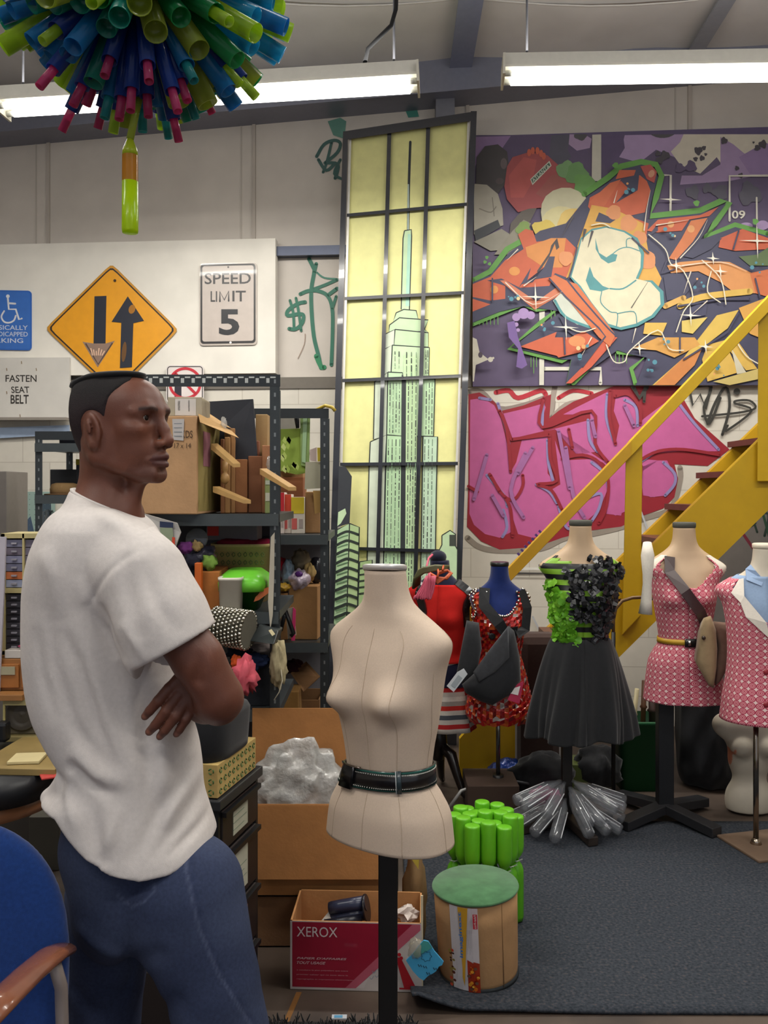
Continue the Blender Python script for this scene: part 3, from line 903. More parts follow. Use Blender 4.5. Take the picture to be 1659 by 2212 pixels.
# right letters
pt.poly([1000, 600, 1060, 540, 1290, 515, 1390, 470, 1340, 520, 1230, 540, 1190, 600, 1060, 610], OR); pt.poly([1240, 545, 1330, 530, 1250, 660, 1160, 760, 1120, 750, 1190, 640], '#d2743c')
pt.poly([1060, 560, 1000, 640, 1060, 600], NV); pt.blob(1130, 565, 18, '#e2a060'); pt.blob(1240, 590, 20, '#e2a060')
pt.poly([1180, 770, 1300, 760, 1450, 770, 1570, 830, 1600, 940, 1480, 940, 1400, 880, 1280, 820, 1130, 830, 1110, 790], '#d8904c')
pt.poly([1400, 640, 1520, 590, 1660, 640, 1660, 700, 1480, 710, 1390, 690], OR); pt.poly([1560, 830, 1660, 810, 1660, 960, 1590, 940], '#cf6a34'); pt.poly([1500, 740, 1600, 730, 1660, 690, 1660, 790, 1560, 790], '#4f6a3a')
pt.poly([1200, 740, 1290, 660, 1410, 640, 1350, 700, 1250, 750], NV); pt.poly([1090, 850, 1140, 830, 1290, 850, 1200, 960, 1110, 980], NV)
pt.line([(1180, 1010), (1300, 960), (1560, 930)], 34, YE); pt.line([(1100, 1010), (1200, 965)], 30, '#d8a850')
pt.poly([1230, 1020, 1330, 980, 1320, 1060, 1200, 1080], '#2a3158'); pt.poly([1190, 1090, 1330, 1070, 1250, 1160, 1190, 1150], '#d9c060')
pt.poly([1380, 1060, 1500, 1030, 1440, 1130, 1180, 1330, 1080, 1440, 1030, 1440, 1200, 1290], '#d9b64c'); pt.poly([990, 1100, 1110, 1100, 1080, 1170, 980, 1160], YE)
pt.poly([920, 1240, 1060, 1180, 1260, 1180, 1290, 1220, 1150, 1290, 1050, 1250], '#d39a42'); pt.poly([1500, 1020, 1660, 960, 1660, 1200, 1560, 1160], '#d9a040')
pt.poly([1330, 1220, 1480, 1180, 1600, 1350, 1540, 1360, 1440, 1240, 1500, 1370, 1330, 1420, 1300, 1300], '#d8b048'); pt.poly([1360, 1420, 1640, 1340, 1640, 1400, 1450, 1440], '#c8b468')
pt.poly([1040, 1440, 1200, 1290, 1300, 1240, 1260, 1330, 1150, 1440], '#cf8038'); pt.poly([1460, 1240, 1540, 1370, 1490, 1380], '#cfc9b0')
# lower left arrow
pt.poly([310, 1230, 510, 1150, 500, 1180, 600, 1180, 620, 1120, 740, 1200, 640, 1260, 520, 1290, 510, 1280], OR); pt.blob(620, 1200, 46, '#d98a50', 30); pt.poly([560, 1430, 660, 1330, 770, 1170, 840, 1180, 700, 1340, 590, 1430], '#c9502f')
pt.poly([520, 1060, 700, 1130, 600, 1170, 560, 1140], NV)
# cream shape
pt.poly([490, 980, 530, 940, 600, 960, 690, 1080, 700, 1120, 620, 1110, 530, 1050], '#ccd2c4')
pt.line([(500, 980), (560, 1070), (690, 1125)], 14, TE)
pt.poly([620, 720, 640, 640, 700, 590, 780, 575, 880, 600, 950, 640, 985, 720, 980, 800, 950, 870, 1030, 870, 1090, 930, 1095, 1000, 1040, 1070, 950, 1120, 860, 1140, 780, 1120, 700, 1010, 620, 900, 580, 850], TE)
pt.poly([625, 730, 645, 650, 700, 600, 780, 583, 875, 608, 940, 650, 968, 730, 965, 800, 940, 860, 1020, 880, 1070, 935, 1075, 1000, 1025, 1060, 940, 1105, 855, 1125, 790, 1105, 700, 990, 640, 900, 590, 850], CR)
pt.poly([720, 640, 740, 720, 780, 745, 810, 725, 840, 730, 830, 765, 790, 778, 750, 750, 722, 700], TE); pt.poly([690, 795, 710, 850, 760, 900, 800, 915, 750, 930, 690, 920, 668, 870], TE)
pt.line([(800, 915), (870, 915), (940, 870)], 8, TE); pt.line([(810, 730), (850, 700), (900, 690), (960, 710)], 5, TE); pt.line([(890, 690), (890, 650), (910, 640)], 5, TE)
pt.line([(755, 930), (750, 990), (800, 1040), (840, 1050), (835, 1120)], 5, TE); pt.line([(840, 1050), (930, 1040), (945, 1100)], 5, TE)
pt.line([(915, 1020), (1010, 870)], 6, '#555349', taper=True)
pt.poly([560, 870, 620, 890, 780, 1100, 830, 1165, 800, 1230, 740, 1180, 560, 960, 470, 860, 500, 840], '#cf6a34'); pt.line([(560, 860), (640, 960), (770, 1110), (830, 1170)], 9, NV); pt.line([(470, 860), (560, 960), (740, 1130), (775, 1175), (650, 1340)], 9, NV, smooth=False)
pt.line([(620, 690), (600, 780), (575, 860)], 8, NV); pt.line([(665, 590), (650, 660)], 16, '#2e2b38', taper=True); pt.line([(705, 600), (680, 690)], 14, '#2e2b38', taper=True); pt.line([(600, 520), (540, 630)], 9, '#3a3640', taper=True)
for a in (((1110, 760), (1080, 830), (1150, 810)), ((1560, 970), (1400, 970), (1170, 1010)), ((1590, 860), (1615, 960)), ((1180, 1180), (1180, 1260)), ((160, 860), (160, 980)), ((550, 1170), (555, 1270)), ((920, 640), (1010, 720)), ((1500, 600), (1470, 700)), ((1500, 1040), (1440, 1150), (1200, 1300))):
    pt.line(list(a), 9, NV, smooth=False)
for a in (((985, 600), (1000, 480), (1020, 380)), ((820, 450), (840, 380)), ((330, 900), (400, 850)), ((1180, 750), (1280, 640), (1330, 540)), ((700, 1180), (640, 1290)), ((230, 880), (380, 1000), (540, 930)), ((1050, 570), (1230, 540)), ((1190, 790), (1400, 770), (1540, 820)), ((300, 700), (240, 760)), ((940, 1130), (920, 1210)), ((1240, 820), (1200, 940)), ((1330, 980), (1240, 1060))):
    pt.line(list(a), 7, '#e0d5c2', taper=True)
# lightning
for a in (((1010, 620), (1100, 700), (1130, 780), (1200, 820), (1250, 960), (1200, 1040), (1160, 1150)), ((780, 1220), (820, 1310), (880, 1310), (910, 1250), (1060, 1140), (1120, 1240), (1200, 1250)), ((1300, 760), (1400, 860), (1430, 1000)), ((1350, 820), (1330, 930), (1400, 990)), ((1480, 1190), (1540, 1280), (1620, 1330)), ((700, 570), (760, 560), (800, 580)), ((560, 1120), (640, 1150), (720, 1130))):
    pt.line(list(a), 6, '#e3ddc6')
for x, y, r in ((1600, 655, 100), (1130, 430, 60), (395, 960, 80), (1238, 1060, 60), (560, 1125, 70), (1400, 820, 40), (960, 1240, 40), (1160, 790, 46), (1320, 1230, 40), (1360, 750, 36)):
    for dx, dy in ((1, 0), (0, 1)):
        pt.poly([(x - r * dx - 3 * dy, y - r * dy - 3 * dx), (x, y - 5) if dx else (x + 5, y), (x + r * dx + 3 * dy, y + r * dy + 3 * dx), (x, y + 5) if dx else (x - 5, y)], '#ece8d8')
    pt.blob(x, y, 9, '#f0ecdc')
for i in range(46):
    rr = random.Random(i); c = rr.choice(('#dd9058', '#e2a060', '#3f8aa0', '#3f8aa0', '#e0c890'))
    cl = {0: (280, 960), 1: (900, 350), 2: (460, 1130), 3: (650, 1260), 4: (1020, 1340), 5: (1400, 1360), 6: (1130, 630), 7: (1600, 790), 8: (1100, 1200), 9: (1290, 900)}[i % 10]
    pt.blob(cl[0] + rr.uniform(-34, 34), cl[1] + rr.uniform(-40, 40), rr.uniform(4, 13), '#3f8aa0' if i % 3 else c)
for x, y, r in ((290, 1070, 22), (330, 1050, 30), (370, 1060, 22), (290, 1110, 12), (300, 1140, 10)): pt.blob(x, y, r, '#a183b8')
pt.poly([240, 1100, 280, 1090, 300, 1180, 350, 1330, 320, 1350, 290, 1340, 300, 1240, 250, 1180], '#6a4c92')
pt.poly([45, 1180, 75, 1190, 90, 1260, 140, 1300, 70, 1330, 60, 1420, 45, 1420], '#c9c4b4'); pt.blob(95, 1275, 12, '#3d2f44', 16); pt.blob(150, 1300, 14, '#c9c4b4'); pt.blob(165, 1292, 6, '#c9c4b4')
for x, y in ((130, 745), (120, 770), (145, 780), (1270, 450), (1590, 550), (830, 245)): pt.blob(x, y, 16 if x > 800 else 9, GR, wob=.2)
pt.mb.c = [tuple(v * .80 + g * .20 for v, g in zip(c, hexc('#756c66'))) for c in pt.mb.c]   # every paint colour greyed, haze put into the colour
obj('painting', pt.mb, M_paint, MUR)

# block wall graffiti (pink piece and black tag)
pt = Paint(WALL, .0015, 2.517, 1000, 800, step=.0003)
pt.clip = (1000, 834, 1900, 1600)
RD, PK, LV = '#8e1f2c', '#b85a90', '#8a7fae'
pt.line([(470, 270), (480, 150), (340, 190), (200, 210), (100, 120), (30, 120)], 34, '#8d8078'); pt.line([(500, 90), (480, 200), (470, 270), (560, 190), (680, 160), (830, 90)], 30, '#9a8d84')
pt.line([(180, 120), (250, 110), (300, 150), (420, 110), (450, 130)], 26, '#b02a36'); pt.line([(520, 150), (600, 110), (700, 125)], 22, '#b02a36')
pt.line([(25, 910), (90, 960), (200, 980), (420, 970), (560, 910), (700, 890), (870, 850), (1000, 800), (1130, 750), (1180, 600), (1180, 530)], 30, '#8f857a')
pt.poly([30, 130, 90, 120, 170, 170, 210, 220, 330, 190, 480, 130, 470, 260, 520, 220, 600, 170, 820, 80, 1200, 80, 1190, 140, 1260, 260, 1450, 430, 1330, 520, 1150, 510, 1170, 590, 1150, 690, 1090, 750, 980, 790, 860, 850, 700, 870, 540, 910, 400, 960, 200, 975, 100, 930, 22, 850, 30, 600], RD)
pt.poly([40, 160, 110, 150, 170, 190, 205, 260, 240, 400, 255, 560, 290, 500, 320, 380, 460, 360, 460, 560, 500, 610, 390, 620, 480, 660, 520, 760, 530, 820, 470, 900, 380, 910, 300, 890, 270, 800, 260, 880, 200, 910, 120, 890, 60, 840, 35, 780], PK)
pt.poly([220, 235, 330, 210, 440, 180, 450, 200, 420, 310, 440, 330, 270, 370], PK)
pt.poly([545, 240, 610, 205, 790, 115, 780, 260, 830, 400, 850, 300, 820, 220, 830, 150, 890, 130, 940, 180, 950, 290, 1000, 250, 1080, 190, 1160, 130, 1200, 220, 1290, 330, 1400, 440, 1180, 440, 1050, 450, 960, 510, 870, 560, 800, 500, 730, 450, 700, 330, 690, 220, 600, 240], PK)
pt.poly([450, 330, 690, 270, 720, 400, 740, 440, 620, 460, 540, 480, 650, 470, 760, 500, 800, 540, 780, 780, 860, 790, 880, 700, 870, 560, 960, 530, 980, 680, 1040, 690, 1130, 660, 1160, 590, 1110, 490, 1060, 490, 960, 560, 960, 480, 760, 490, 500, 320], PK)
pt.poly([500, 380, 540, 490, 740, 480, 790, 580, 790, 640, 740, 760, 660, 830, 560, 850, 520, 740, 480, 650, 530, 620], PK)
pt.poly([800, 560, 900, 540, 960, 600, 900, 760, 830, 790, 790, 770], PK); pt.poly([980, 560, 1060, 490, 1140, 530, 1150, 600, 1110, 680, 1020, 690, 980, 670], PK)
for a in (((130, 570), (190, 640), (230, 690), (240, 740)), ((190, 180), (235, 320), (250, 400)), ((150, 160), (90, 150)), ((435, 180), (430, 310)), ((460, 380), (465, 500), (490, 600)), ((785, 130), (780, 260), (820, 380)), ((880, 160), (940, 200), (950, 300)), ((1160, 160), (1260, 290), (1390, 430)), ((220, 760), (240, 850), (215, 905)), ((520, 740), (560, 850), (600, 860)), ((700, 500), (770, 560), (790, 640)), ((1090, 500), (1150, 560), (1150, 620), (1100, 680)), ((680, 270), (690, 380), (730, 440)), ((1050, 440), (960, 500), (900, 540)), ((660, 700), (750, 670), (740, 750), (700, 820)), ((400, 620), (470, 660), (510, 720))):
    pt.line(list(a), 16, LV)
for a in (((145, 565), (220, 680), (280, 700), (325, 630), (325, 570)), ((150, 570), (200, 660)), ((230, 690), (260, 760), (270, 900)), ((575, 320), (595, 420)), ((540, 480), (650, 460), (740, 500), (790, 600), (780, 740), (740, 830)), ((200, 220), (240, 330), (260, 550)), ((265, 375), (470, 350)), ((470, 360), (475, 480), (510, 600), (400, 620), (480, 650), (540, 760)), ((440, 150), (430, 310), (700, 220), (720, 400), (790, 500)), ((800, 110), (795, 250), (830, 400)), ((830, 140), (900, 130), (960, 200), (965, 290)), ((960, 490), (1060, 440), (1200, 430), (1400, 460)), ((970, 520), (960, 680)), ((30, 630), (80, 660))):
    pt.line(list(a), 17, RD)
for a in (((130, 460), (90, 600), (60, 700)), ((340, 450), (260, 650), (330, 800)), ((560, 420), (600, 680), (660, 800)), ((520, 330), (580, 640)), ((380, 420), (300, 560)), ((700, 270), (720, 360)), ((160, 680), (220, 790)), ((880, 190), (930, 300))):
    pt.line(list(a), 20, '#9a6296')
bk = '#34332f'
pt.line([(1230, 100), (1250, 190), (1290, 130), (1320, 210), (1350, 90)], 16, bk, smooth=False)
pt.line([(1330, 290), (1370, 180), (1430, 90), (1450, 200), (1410, 350)], 15, bk); pt.line([(1300, 250), (1500, 230), (1590, 205), (1560, 165), (1490, 165), (1480, 180), (1570, 220), (1430, 330), (1440, 300)], 12, bk)
pt.blob(1490, 115, 18, bk); pt.line([(925, 90), (960, 150), (1000, 90)], 24, bk, smooth=False); pt.line([(990, 80), (985, 170)], 16, bk)
pt.line([(1250, 90), (1350, 90), (1310, 200), (1340, 290), (1400, 150)], 14, bk)
# faint blue paint smears and the dark green tag right of the stairs
for a in (((940, 650), (980, 760), (1010, 840)), ((90, 1250), (60, 1330)), ((380, 1300), (420, 1380)), ((1000, 1090), (930, 1180))): pt.line([(x, y + 40) for x, y in a], 10, '#b4b6ba')
pt.line([(290, 1080), (470, 1078)], 14, '#d8d6ce'); pt.line([(280, 1103), (475, 1105)], 10, '#4a4744')
pt.poly([1480, 640, 1900, 300, 1900, 1400, 1100, 1400, 1300, 1100, 1420, 900], '#76706a')
pt.line([(1540, 860), (1590, 830), (1560, 800), (1660, 780), (1640, 900)], 14, '#2b3a30'); pt.line([(1560, 760), (1600, 880)], 12, '#2b3a30'); pt.line([(1620, 740), (1670, 920)], 14, '#2d4a34'); pt.line([(1510, 870), (1580, 970)], 16, '#7a2a38')
obj('graffiti', pt.mb, M_paint, label='pink bubble letter graffiti outlined in dark red on the painted block wall', cat='graffiti', keep=True)

# ================================================================== tall framed skyscraper panel leaning on the wall
FR = Plane((0.05, 5.72, 0), math.radians(11), math.radians(4.2))
T = thing('framed_artwork', 'very tall black framed yellow panel showing a pale green skyscraper', 'picture', tuple(FR.W(850, 1600)))
def fquad(mb, pts, o0, o1, c):
    a = [FR.W(x, y, o1) for x, y in pts]; b = [FR.W(x, y, o0) for x, y in pts]
    mb.hexa(a + b, c)
ZB = 1640
BL, BR, TL, TR = (700, ZB), (985 + 0, ZB), (741, 284), (1030, 240)
def lerp(a, b, t): return (a[0] + (b[0] - a[0]) * t, a[1] + (b[1] - a[1]) * t)
iBL, iBR, iTL, iTR = (719, 1577), (969, 1577), (754, 292), (1015, 254)
mb = MB(); fquad(mb, [iBL, iBR, iTR, iTL], -.02, .0, '#d8d592'); obj('panel', mb, M_matte, T)
mb = MB('#23252c')
fquad(mb, [BL, (iBL[0] - 3, ZB), (iTL[0] - 2, 284), TL], -.03, .045, '#2b2c33')
fquad(mb, [(iBR[0] + 3, ZB), BR, TR, (iTR[0] + 2, 240)], -.03, .045, '#2b2c33')
fquad(mb, [lerp(TL, BL, .014), lerp(TR, BR, .014), TR, TL], -.03, .0455, '#2b2c33')
fquad(mb, [BL, BR, (BR[0], 1583), (BL[0], 1583)], -.03, .0455, '#24252a')
obj('frame', mb, mat('black lacquer', rough=.22, noise=.02, coat=.4), T)
mb = MB('#b9b7b2')
wl = 5
fquad(mb, [(iBL[0], 1580), (iBL[0] + wl, 1580), (iTL[0] + wl, 300), iTL], 0, .03, '#c4c1ba')
fquad(mb, [(iBR[0] - wl, 1580), (iBR[0], 1580), iTR, (iTR[0] - wl, 258)], 0, .03, '#c4c1ba')
fquad(mb, [(iTL[0], 297), (iTR[0], 259), iTR, iTL], 0, .0305, '#c4c1ba')
fquad(mb, [(iBL[0], 1580), (iBR[0], 1580), (iBR[0], 1574), (iBL[0], 1574)], 0, .0305, '#c4c1ba')
obj('inner_border', mb, M_metal, T)
pt = Paint(FR, .001, 1, 0, 0, step=.0003)
def bx_(pts, c, ln='#1f2624', w=2.4):
    pt.poly(pts, c); pt.line(pts + [pts[0]], w, ln, smooth=False)
def b1(x, y): return (700 + x / 4.174, 230 + y / 4.174)
def b2(x, y): return (690 + x / 3.685, 740 + y / 3.685)
pt.poly([iTL, iTR, iBR, iBL], '#d8d592')
G1, G2 = '#b6cfa6', '#c8d2bd'
pt.line([b1(778, 320), b1(765, 700), b1(758, 1110)], 5.5, '#2a2f33'); pt.line([b1(760, 700), b1(757, 1110)], 3, '#a8b8b0')
bx_([b1(725, 1120), b1(787, 1110), b1(790, 1170), b1(788, 1230), b1(770, 1830), b1(695, 1830), b1(712, 1190)], G1); pt.poly([b1(755, 1150), b1(782, 1150), b1(768, 1800), b1(735, 1800)], '#9ec9b4')
bx_([b1(650, 1860), b1(720, 1830), b1(830, 1840), b1(850, 1920), b1(620, 1950)], G1)
bx_([b1(590, 1970), b1(680, 1905), b1(940, 1925), b1(905, 2010), b1(940, 2040), b1(870, 2030), b1(585, 2035)], G1)
bx_([b1(535, 2060), b1(640, 2010), b1(640, 2160), b1(535, 2210)], G2); bx_([b1(640, 2010), b1(940, 2040), b1(940, 2170), b1(630, 2160)], G1)
bx_([b2(505, 60), b2(580, 20), b2(570, 240), b2(500, 275)], G2); bx_([b2(580, 20), b2(875, 40), b2(870, 290), b2(570, 290)], '#bcd4ac')
bx_([b2(440, 310), b2(500, 275), b2(545, 235), b2(535, 740), b2(430, 770)], G2); bx_([b2(545, 235), b2(660, 240), b2(670, 290), b2(920, 290), b2(908, 745), b2(660, 745), b2(535, 740)], '#b3d0a8')
bx_([b2(405, 790), b2(535, 735), b2(525, 950), b2(500, 2250), b2(370, 2250), b2(395, 1000)], G2)
bx_([b2(535, 735), b2(670, 745), b2(665, 950), b2(650, 2250), b2(500, 2250)], '#aecda4'); bx_([b2(825, 745), b2(940, 750), b2(930, 1200), b2(915, 2250), b2(800, 2250)], '#b4cdb2')
pt.poly([b2(672, 100), b2(780, 100), b2(765, 2250), b2(640, 2250)], '#b9d4a6'); pt.poly([b2(655, 250), b2(690, 300), b2(680, 2250), b2(640, 2250)], '#2b3032')
rr = random.Random(3)
def wins(x0, x1, y0, y1, n, xs=0):
    for k in range(n):
        x = x0 + (x1 - x0) * (k + .5) / n
        y = y0
        while y < y1:
            l = rr.uniform(14, 60); xx = x + xs * (y - y0)
            pt.line([b2(xx, y), b2(xx + xs * l, min(y + l, y1))], rr.uniform(.8, 2.4), '#2c3230' if rr.random() < .8 else '#5f7a62', smooth=False)
            y += l + rr.uniform(4, 16)
wins(585, 650, 70, 205, 2); wins(675, 790, 75, 290, 3); wins(840, 870, 60, 250, 2)
wins(550, 650, 320, 720, 4, -.01); wins(695, 785, 300, 940, 3, -.012); wins(840, 910, 320, 730, 3, -.01)
wins(535, 655, 770, 1640, 4, -.015); wins(695, 775, 960, 1640, 4, -.012); wins(825, 915, 770, 1640, 3, -.015)
wins(515, 640, 1680, 2200, 4, -.015); wins(680, 765, 1680, 2200, 4, -.01); wins(810, 900, 1680, 2200, 3, -.01)
pt.poly([b2(155, 985), b2(205, 985), b2(258, 1065), b2(240, 1440), b2(140, 1470)], '#2d3036'); pt.poly([b2(150, 1350), b2(205, 1320), b2(215, 1360), b2(170, 1440), b2(143, 1460)], '#b6cfa6')
bx_([b2(240, 1440), b2(318, 1470), b2(300, 2250), b2(215, 2250), b2(230, 1640)], '#a7bf8a'); bx_([b2(140, 1490), b2(240, 1440), b2(215, 2250), b2(110, 2250)], '#a3c096')
for k in range(11):
    y = 1500 + k * 72
    pt.line([b2(140 - k * 2, y + 40), b2(180, y + 18), b2(232 - k, y + 4), b2(312 - k, y + 30)], 5.5, '#27302a')
    pt.line([b2(145 - k * 2, y + 62), b2(190, y + 44), b2(228 - k, y + 34)], 2.5, '#5a7a58')
bx_([b2(320, 1745), b2(420, 1730), b2(440, 2250), b2(300, 2250)], '#98b27c')
for k in range(5): pt.line([b2(320, 1800 + k * 50), b2(425, 1785 + k * 50)], 4, '#2e3a2c')
bx_([b2(975, 1535), b2(1040, 1495), b2(1083, 1525), b2(1083, 1620), b2(1100, 1650), b2(1095, 2000), b2(955, 2000), b2(955, 1650), b2(975, 1610)], '#b3cda4'); pt.poly([b2(1035, 1530), b2(1080, 1530), b2(1080, 1620), b2(1035, 1620)], '#3a4038')
pt.poly([(722, 1420), (966, 1420), (968, 1574), (720, 1574)], '#2a2c2c')
pt.poly([(945, 1525), (962, 1522), (964, 1548), (952, 1560), (940, 1550)], '#9ec47a'); pt.poly([(945, 1530), (950, 1560), (960, 1570), (948, 1572)], '#9ec47a')
pt.mb.v = pt.mb.v
obj('print', pt.mb, M_paint, T)
mb = MB('#1f2026')
for (a, b) in ((((841, 288)), (806, 1578)), (((925, 276)), (888, 1578))):
    w = 4.3
    fquad(mb, [(b[0] - w, b[1]), (b[0] + w, b[1]), (a[0] + w, a[1]), (a[0] - w, a[1])], .0, .032, '#26282e')
for y0, y1 in ((465, 441), (645, 632), (822, 812), (1003, 1001), (1184, 1191), (1366, 1380)):
    def xl(y): return iTL[0] + (iBL[0] - iTL[0]) * (y - 292) / (1577 - 292)
    def xr(y): return iTR[0] + (iBR[0] - iTR[0]) * (y - 254) / (1577 - 254)
    fquad(mb, [(xl(y0), y0 + 3.5), (xr(y1), y1 + 3.5), (xr(y1), y1 - 3.5), (xl(y0), y0 - 3.5)], .0, .0315, '#26282e')
obj('glazing_bars', mb, MATS['black lacquer'], T)
# ================================================================== the person
DP_ = 1.80                                   # distance of the body axis
def J(x, y, dd): return np.array(P(x, y, DP_ + dd))
PER = thing('person', 'person in white t-shirt and blue jeans, arms folded, looking to the right', 'person', (P(330, 2000, DP_).x, DP_, 0))

# head frame: forward f (to the right, a little towards the camera), right side r, up u
YAW = math.radians(20)
fv = np.array((math.cos(YAW), -math.sin(YAW), 0.0)); rv = np.array((-math.sin(YAW), -math.cos(YAW), 0.0)); uv_ = np.array((0, 0, 1.0))
HO = J(248, 935, -.01)
def Hd(f, r, u): return HO + fv * f * .001 + rv * r * .001 + uv_ * u * .001
HM = Matrix([[fv[i], rv[i], uv_[i]] for i in range(3)])
def hell(vol, o, r, k=8, mode='add'):
    vol.ell(Hd(*o), [x * .001 for x in r], k * .001, mode, HM)
def hcone(vol, a, b, ra, rb=None, k=6, mode='add'):
    vol.cone(Hd(*a), Hd(*b), ra * .001, (ra if rb is None else rb) * .001, k * .001, mode)

def head(v, g=0.0):
    hell(v, (-12, 0, 42), (96 + g, 77 + g, 80 + g), 1)
    hell(v, (48, 0, 48), (61 + g, 63 + g, 60 + g), 25)
    hell(v, (50, 0, -6), (54, 54, 66), 25)
    if g: return
    for s in (-1, 1):
        hell(v, (71, 42 * s, 2), (27, 21, 17), 16)           # cheekbone
        hcone(v, (2, 55 * s, -52), (78, 24 * s, -86), 17, 14, 22)   # jaw
        hell(v, (54, 34 * s, -36), (38, 20, 36), 22)         # cheek
        hell(v, (8, 58 * s, -20), (26, 14, 38), 20)
    hell(v, (80, 0, -48), (35, 32, 42), 18)                  # muzzle
    hcone(v, (96, -11, -85), (96, 11, -85), 18, 18, 12)      # chin
    hcone(v, (97, -30, 42), (97, 30, 42), 12, 12, 14)        # brow ridge
    for s in (-1, 1):
        hcone(v, (97, 28 * s, 42), (80, 50 * s, 36), 10, 9, 10)
        hell(v, (109, 31 * s, 25), (15, 17, 12), 9, 'sub')   # socket
        hell(v, (87, 31 * s, 26), (14.5, 15.5, 13.5), 5)     # lids over the ball
        hell(v, (103, 32 * s, 25.5), (9, 12.5, 5.4), 1.6, 'sub')
        hcone(v, (97, 20 * s, 33), (99, 32 * s, 36), 3.2, 3.2, 4); hcone(v, (99, 32 * s, 36), (90, 46 * s, 28), 3.2, 2.6, 4)
    hcone(v, (103, 0, 36), (119, 0, 4), 8, 9, 12)             # nose
    hcone(v, (116, 0, 8), (127, 0, -18), 8.5, 11.5, 8)
    for s in (-1, 1):
        hell(v, (116, 14.5 * s, -25), (12, 9, 8.5), 6)
        hell(v, (121, 7.5 * s, -33), (6, 3.6, 4), 3, 'sub')
    hcone(v, (112, 0, -38), (116, 0, -44), 6, 6, 8)
    # lips
    for s in (-1, 1):
        hcone(v, (118, 3 * s, -50), (98, 27 * s, -57), 8.4, 4.5, 5)
        hcone(v, (117, 2 * s, -66), (98, 25 * s, -60), 9, 4.5, 5)
        hcone(v, (127, 0, -58), (104, 28 * s, -59), 2.6, 1.8, 2.5, 'sub')
    hcone(v, (118, -10, -78), (118, 10, -78), 4.5, 4.5, 8, 'sub')
    # ears
    for s in (-1, 1):
        EM = HM @ Matrix.Rotation(math.radians(-10), 3, 'Y') @ Matrix.Rotation(math.radians(14 * s), 3, 'Z')
        o = Hd(4, 76 * s, -2)
        v.ell(o, (.0235, .009, .036), .007, 'add', EM)
        v.ell(Hd(8, 87 * s, 0), (.014, .008, .025), .004, 'sub', EM)
        hell(v, (20, 77 * s, -4), (6, 6, 9), 4); hell(v, (9, 77 * s, -30), (10, 7, 9), 5)
        v.ell(Hd(2, 84 * s, 6), (.006, .0035, .016), .003, 'add', EM)

v = Vol(J(10, 1720, -.36), (P(560, 780, 1.7).x + .03, DP_ + .34, P(300, 780, 1.7).z), .0027)
head(v)
v.chain([Hd(-22, 0, -20), J(236, 1000, 0), J(228, 1075, .005), J(215, 1150, .01)], [.052, .052, .056, .075], .02)
for s in (-1, 1):                                            # neck muscles from behind the ear to the collar
    v.cone(Hd(-18, 48 * s, -28), J(282, 1105, .0) + np.array((0, .02 * s, 0)), .015, .014, .02)
v.cone(Hd(60, 0, -92), J(283, 1095, -.02), .014, .016, .02)
hell(v, (58, 0, -80), (26, 20, 14), 14)
# torso inside the shirt, shoulders
v.chain([J(215, 1150, .0), J(225, 1330, .0), J(240, 1500, .0), J(285, 1690, .0)], [.09, .115, .105, .11], .03)
v.cone(J(245, 1190, -.10), J(245, 1190, .13), .052, .052, .03)
# near (right) arm: shoulder, elbow, forearm folded away across the chest
v.chain([J(300, 1215, -.15), J(362, 1330, -.175), J(428, 1425, -.18), J(470, 1498, -.17)], [.048, .048, .046, .0435], .012)
v.cone(J(478, 1512, -.165), J(474, 1520, -.15), .041, .040, .012)
v.chain([J(470, 1512, -.16), J(446, 1512, -.10), J(430, 1490, .02), J(425, 1470, .10)], [.040, .043, .034, .027], .012)
# far arm coming round the front, its hand laid on the near side of the ribs
v.chain([J(300, 1240, .15), J(390, 1420, .16), J(432, 1500, .14)], [.048, .042, .038], .012)
v.chain([J(432, 1500, .14), J(440, 1470, .02), J(430, 1450, -.10)], [.038, .034, .026], .012)
hz = -.147
def K(x, y, d=0.0): return J(x, y, hz + d)
v.chain([J(430, 1450, -.10), K(412, 1448, .012)], [.026, .021], .008)
for a, b, r0, r1 in (((408, 1450), (366, 1487), .017, .0105), ((408, 1455), (386, 1500), .0165, .0105), ((412, 1460), (402, 1514), .0165, .0105), ((418, 1465), (415, 1530), .015, .010)):
    v.cone(K(*a, .004), K(*b, -.004), r0, r1, .007)
FG = [[(366, 1487, -.006), (342, 1514, -.012), (323, 1536, -.006), (313, 1548, .002)],
      [(386, 1500, -.006), (359, 1536, -.014), (335, 1567, -.008), (322, 1581, .001)],
      [(402, 1514, -.004), (380, 1547, -.013), (356, 1578, -.008), (345, 1591, .001)],
      [(415, 1530, .000), (402, 1554, -.007), (388, 1576, -.004), (381, 1586, .002)]]
FR_ = [(.0116, .0103, .0090, .0076), (.0118, .0105, .0091, .0078), (.0113, .0101, .0088, .0074), (.0100, .0090, .0079, .0068)]
for c, r in zip(FG, FR_):
    pts = [K(*p) for p in c]
    for i in range(3): v.cone(pts[i], pts[i + 1], r[i], r[i + 1], .0022)
tp = [K(412, 1442, .006), K(404, 1428, .006), K(398, 1412, .008), K(396, 1398, .010)]
for i in range(3): v.cone(tp[i], tp[i + 1], (.013, .011, .009)[i], (.011, .009, .0075)[i], .004)
# elbow crease and arm modelling
v.cone(J(432, 1425, -.235), J(428, 1470, -.225), .006, .004, .02, 'sub')

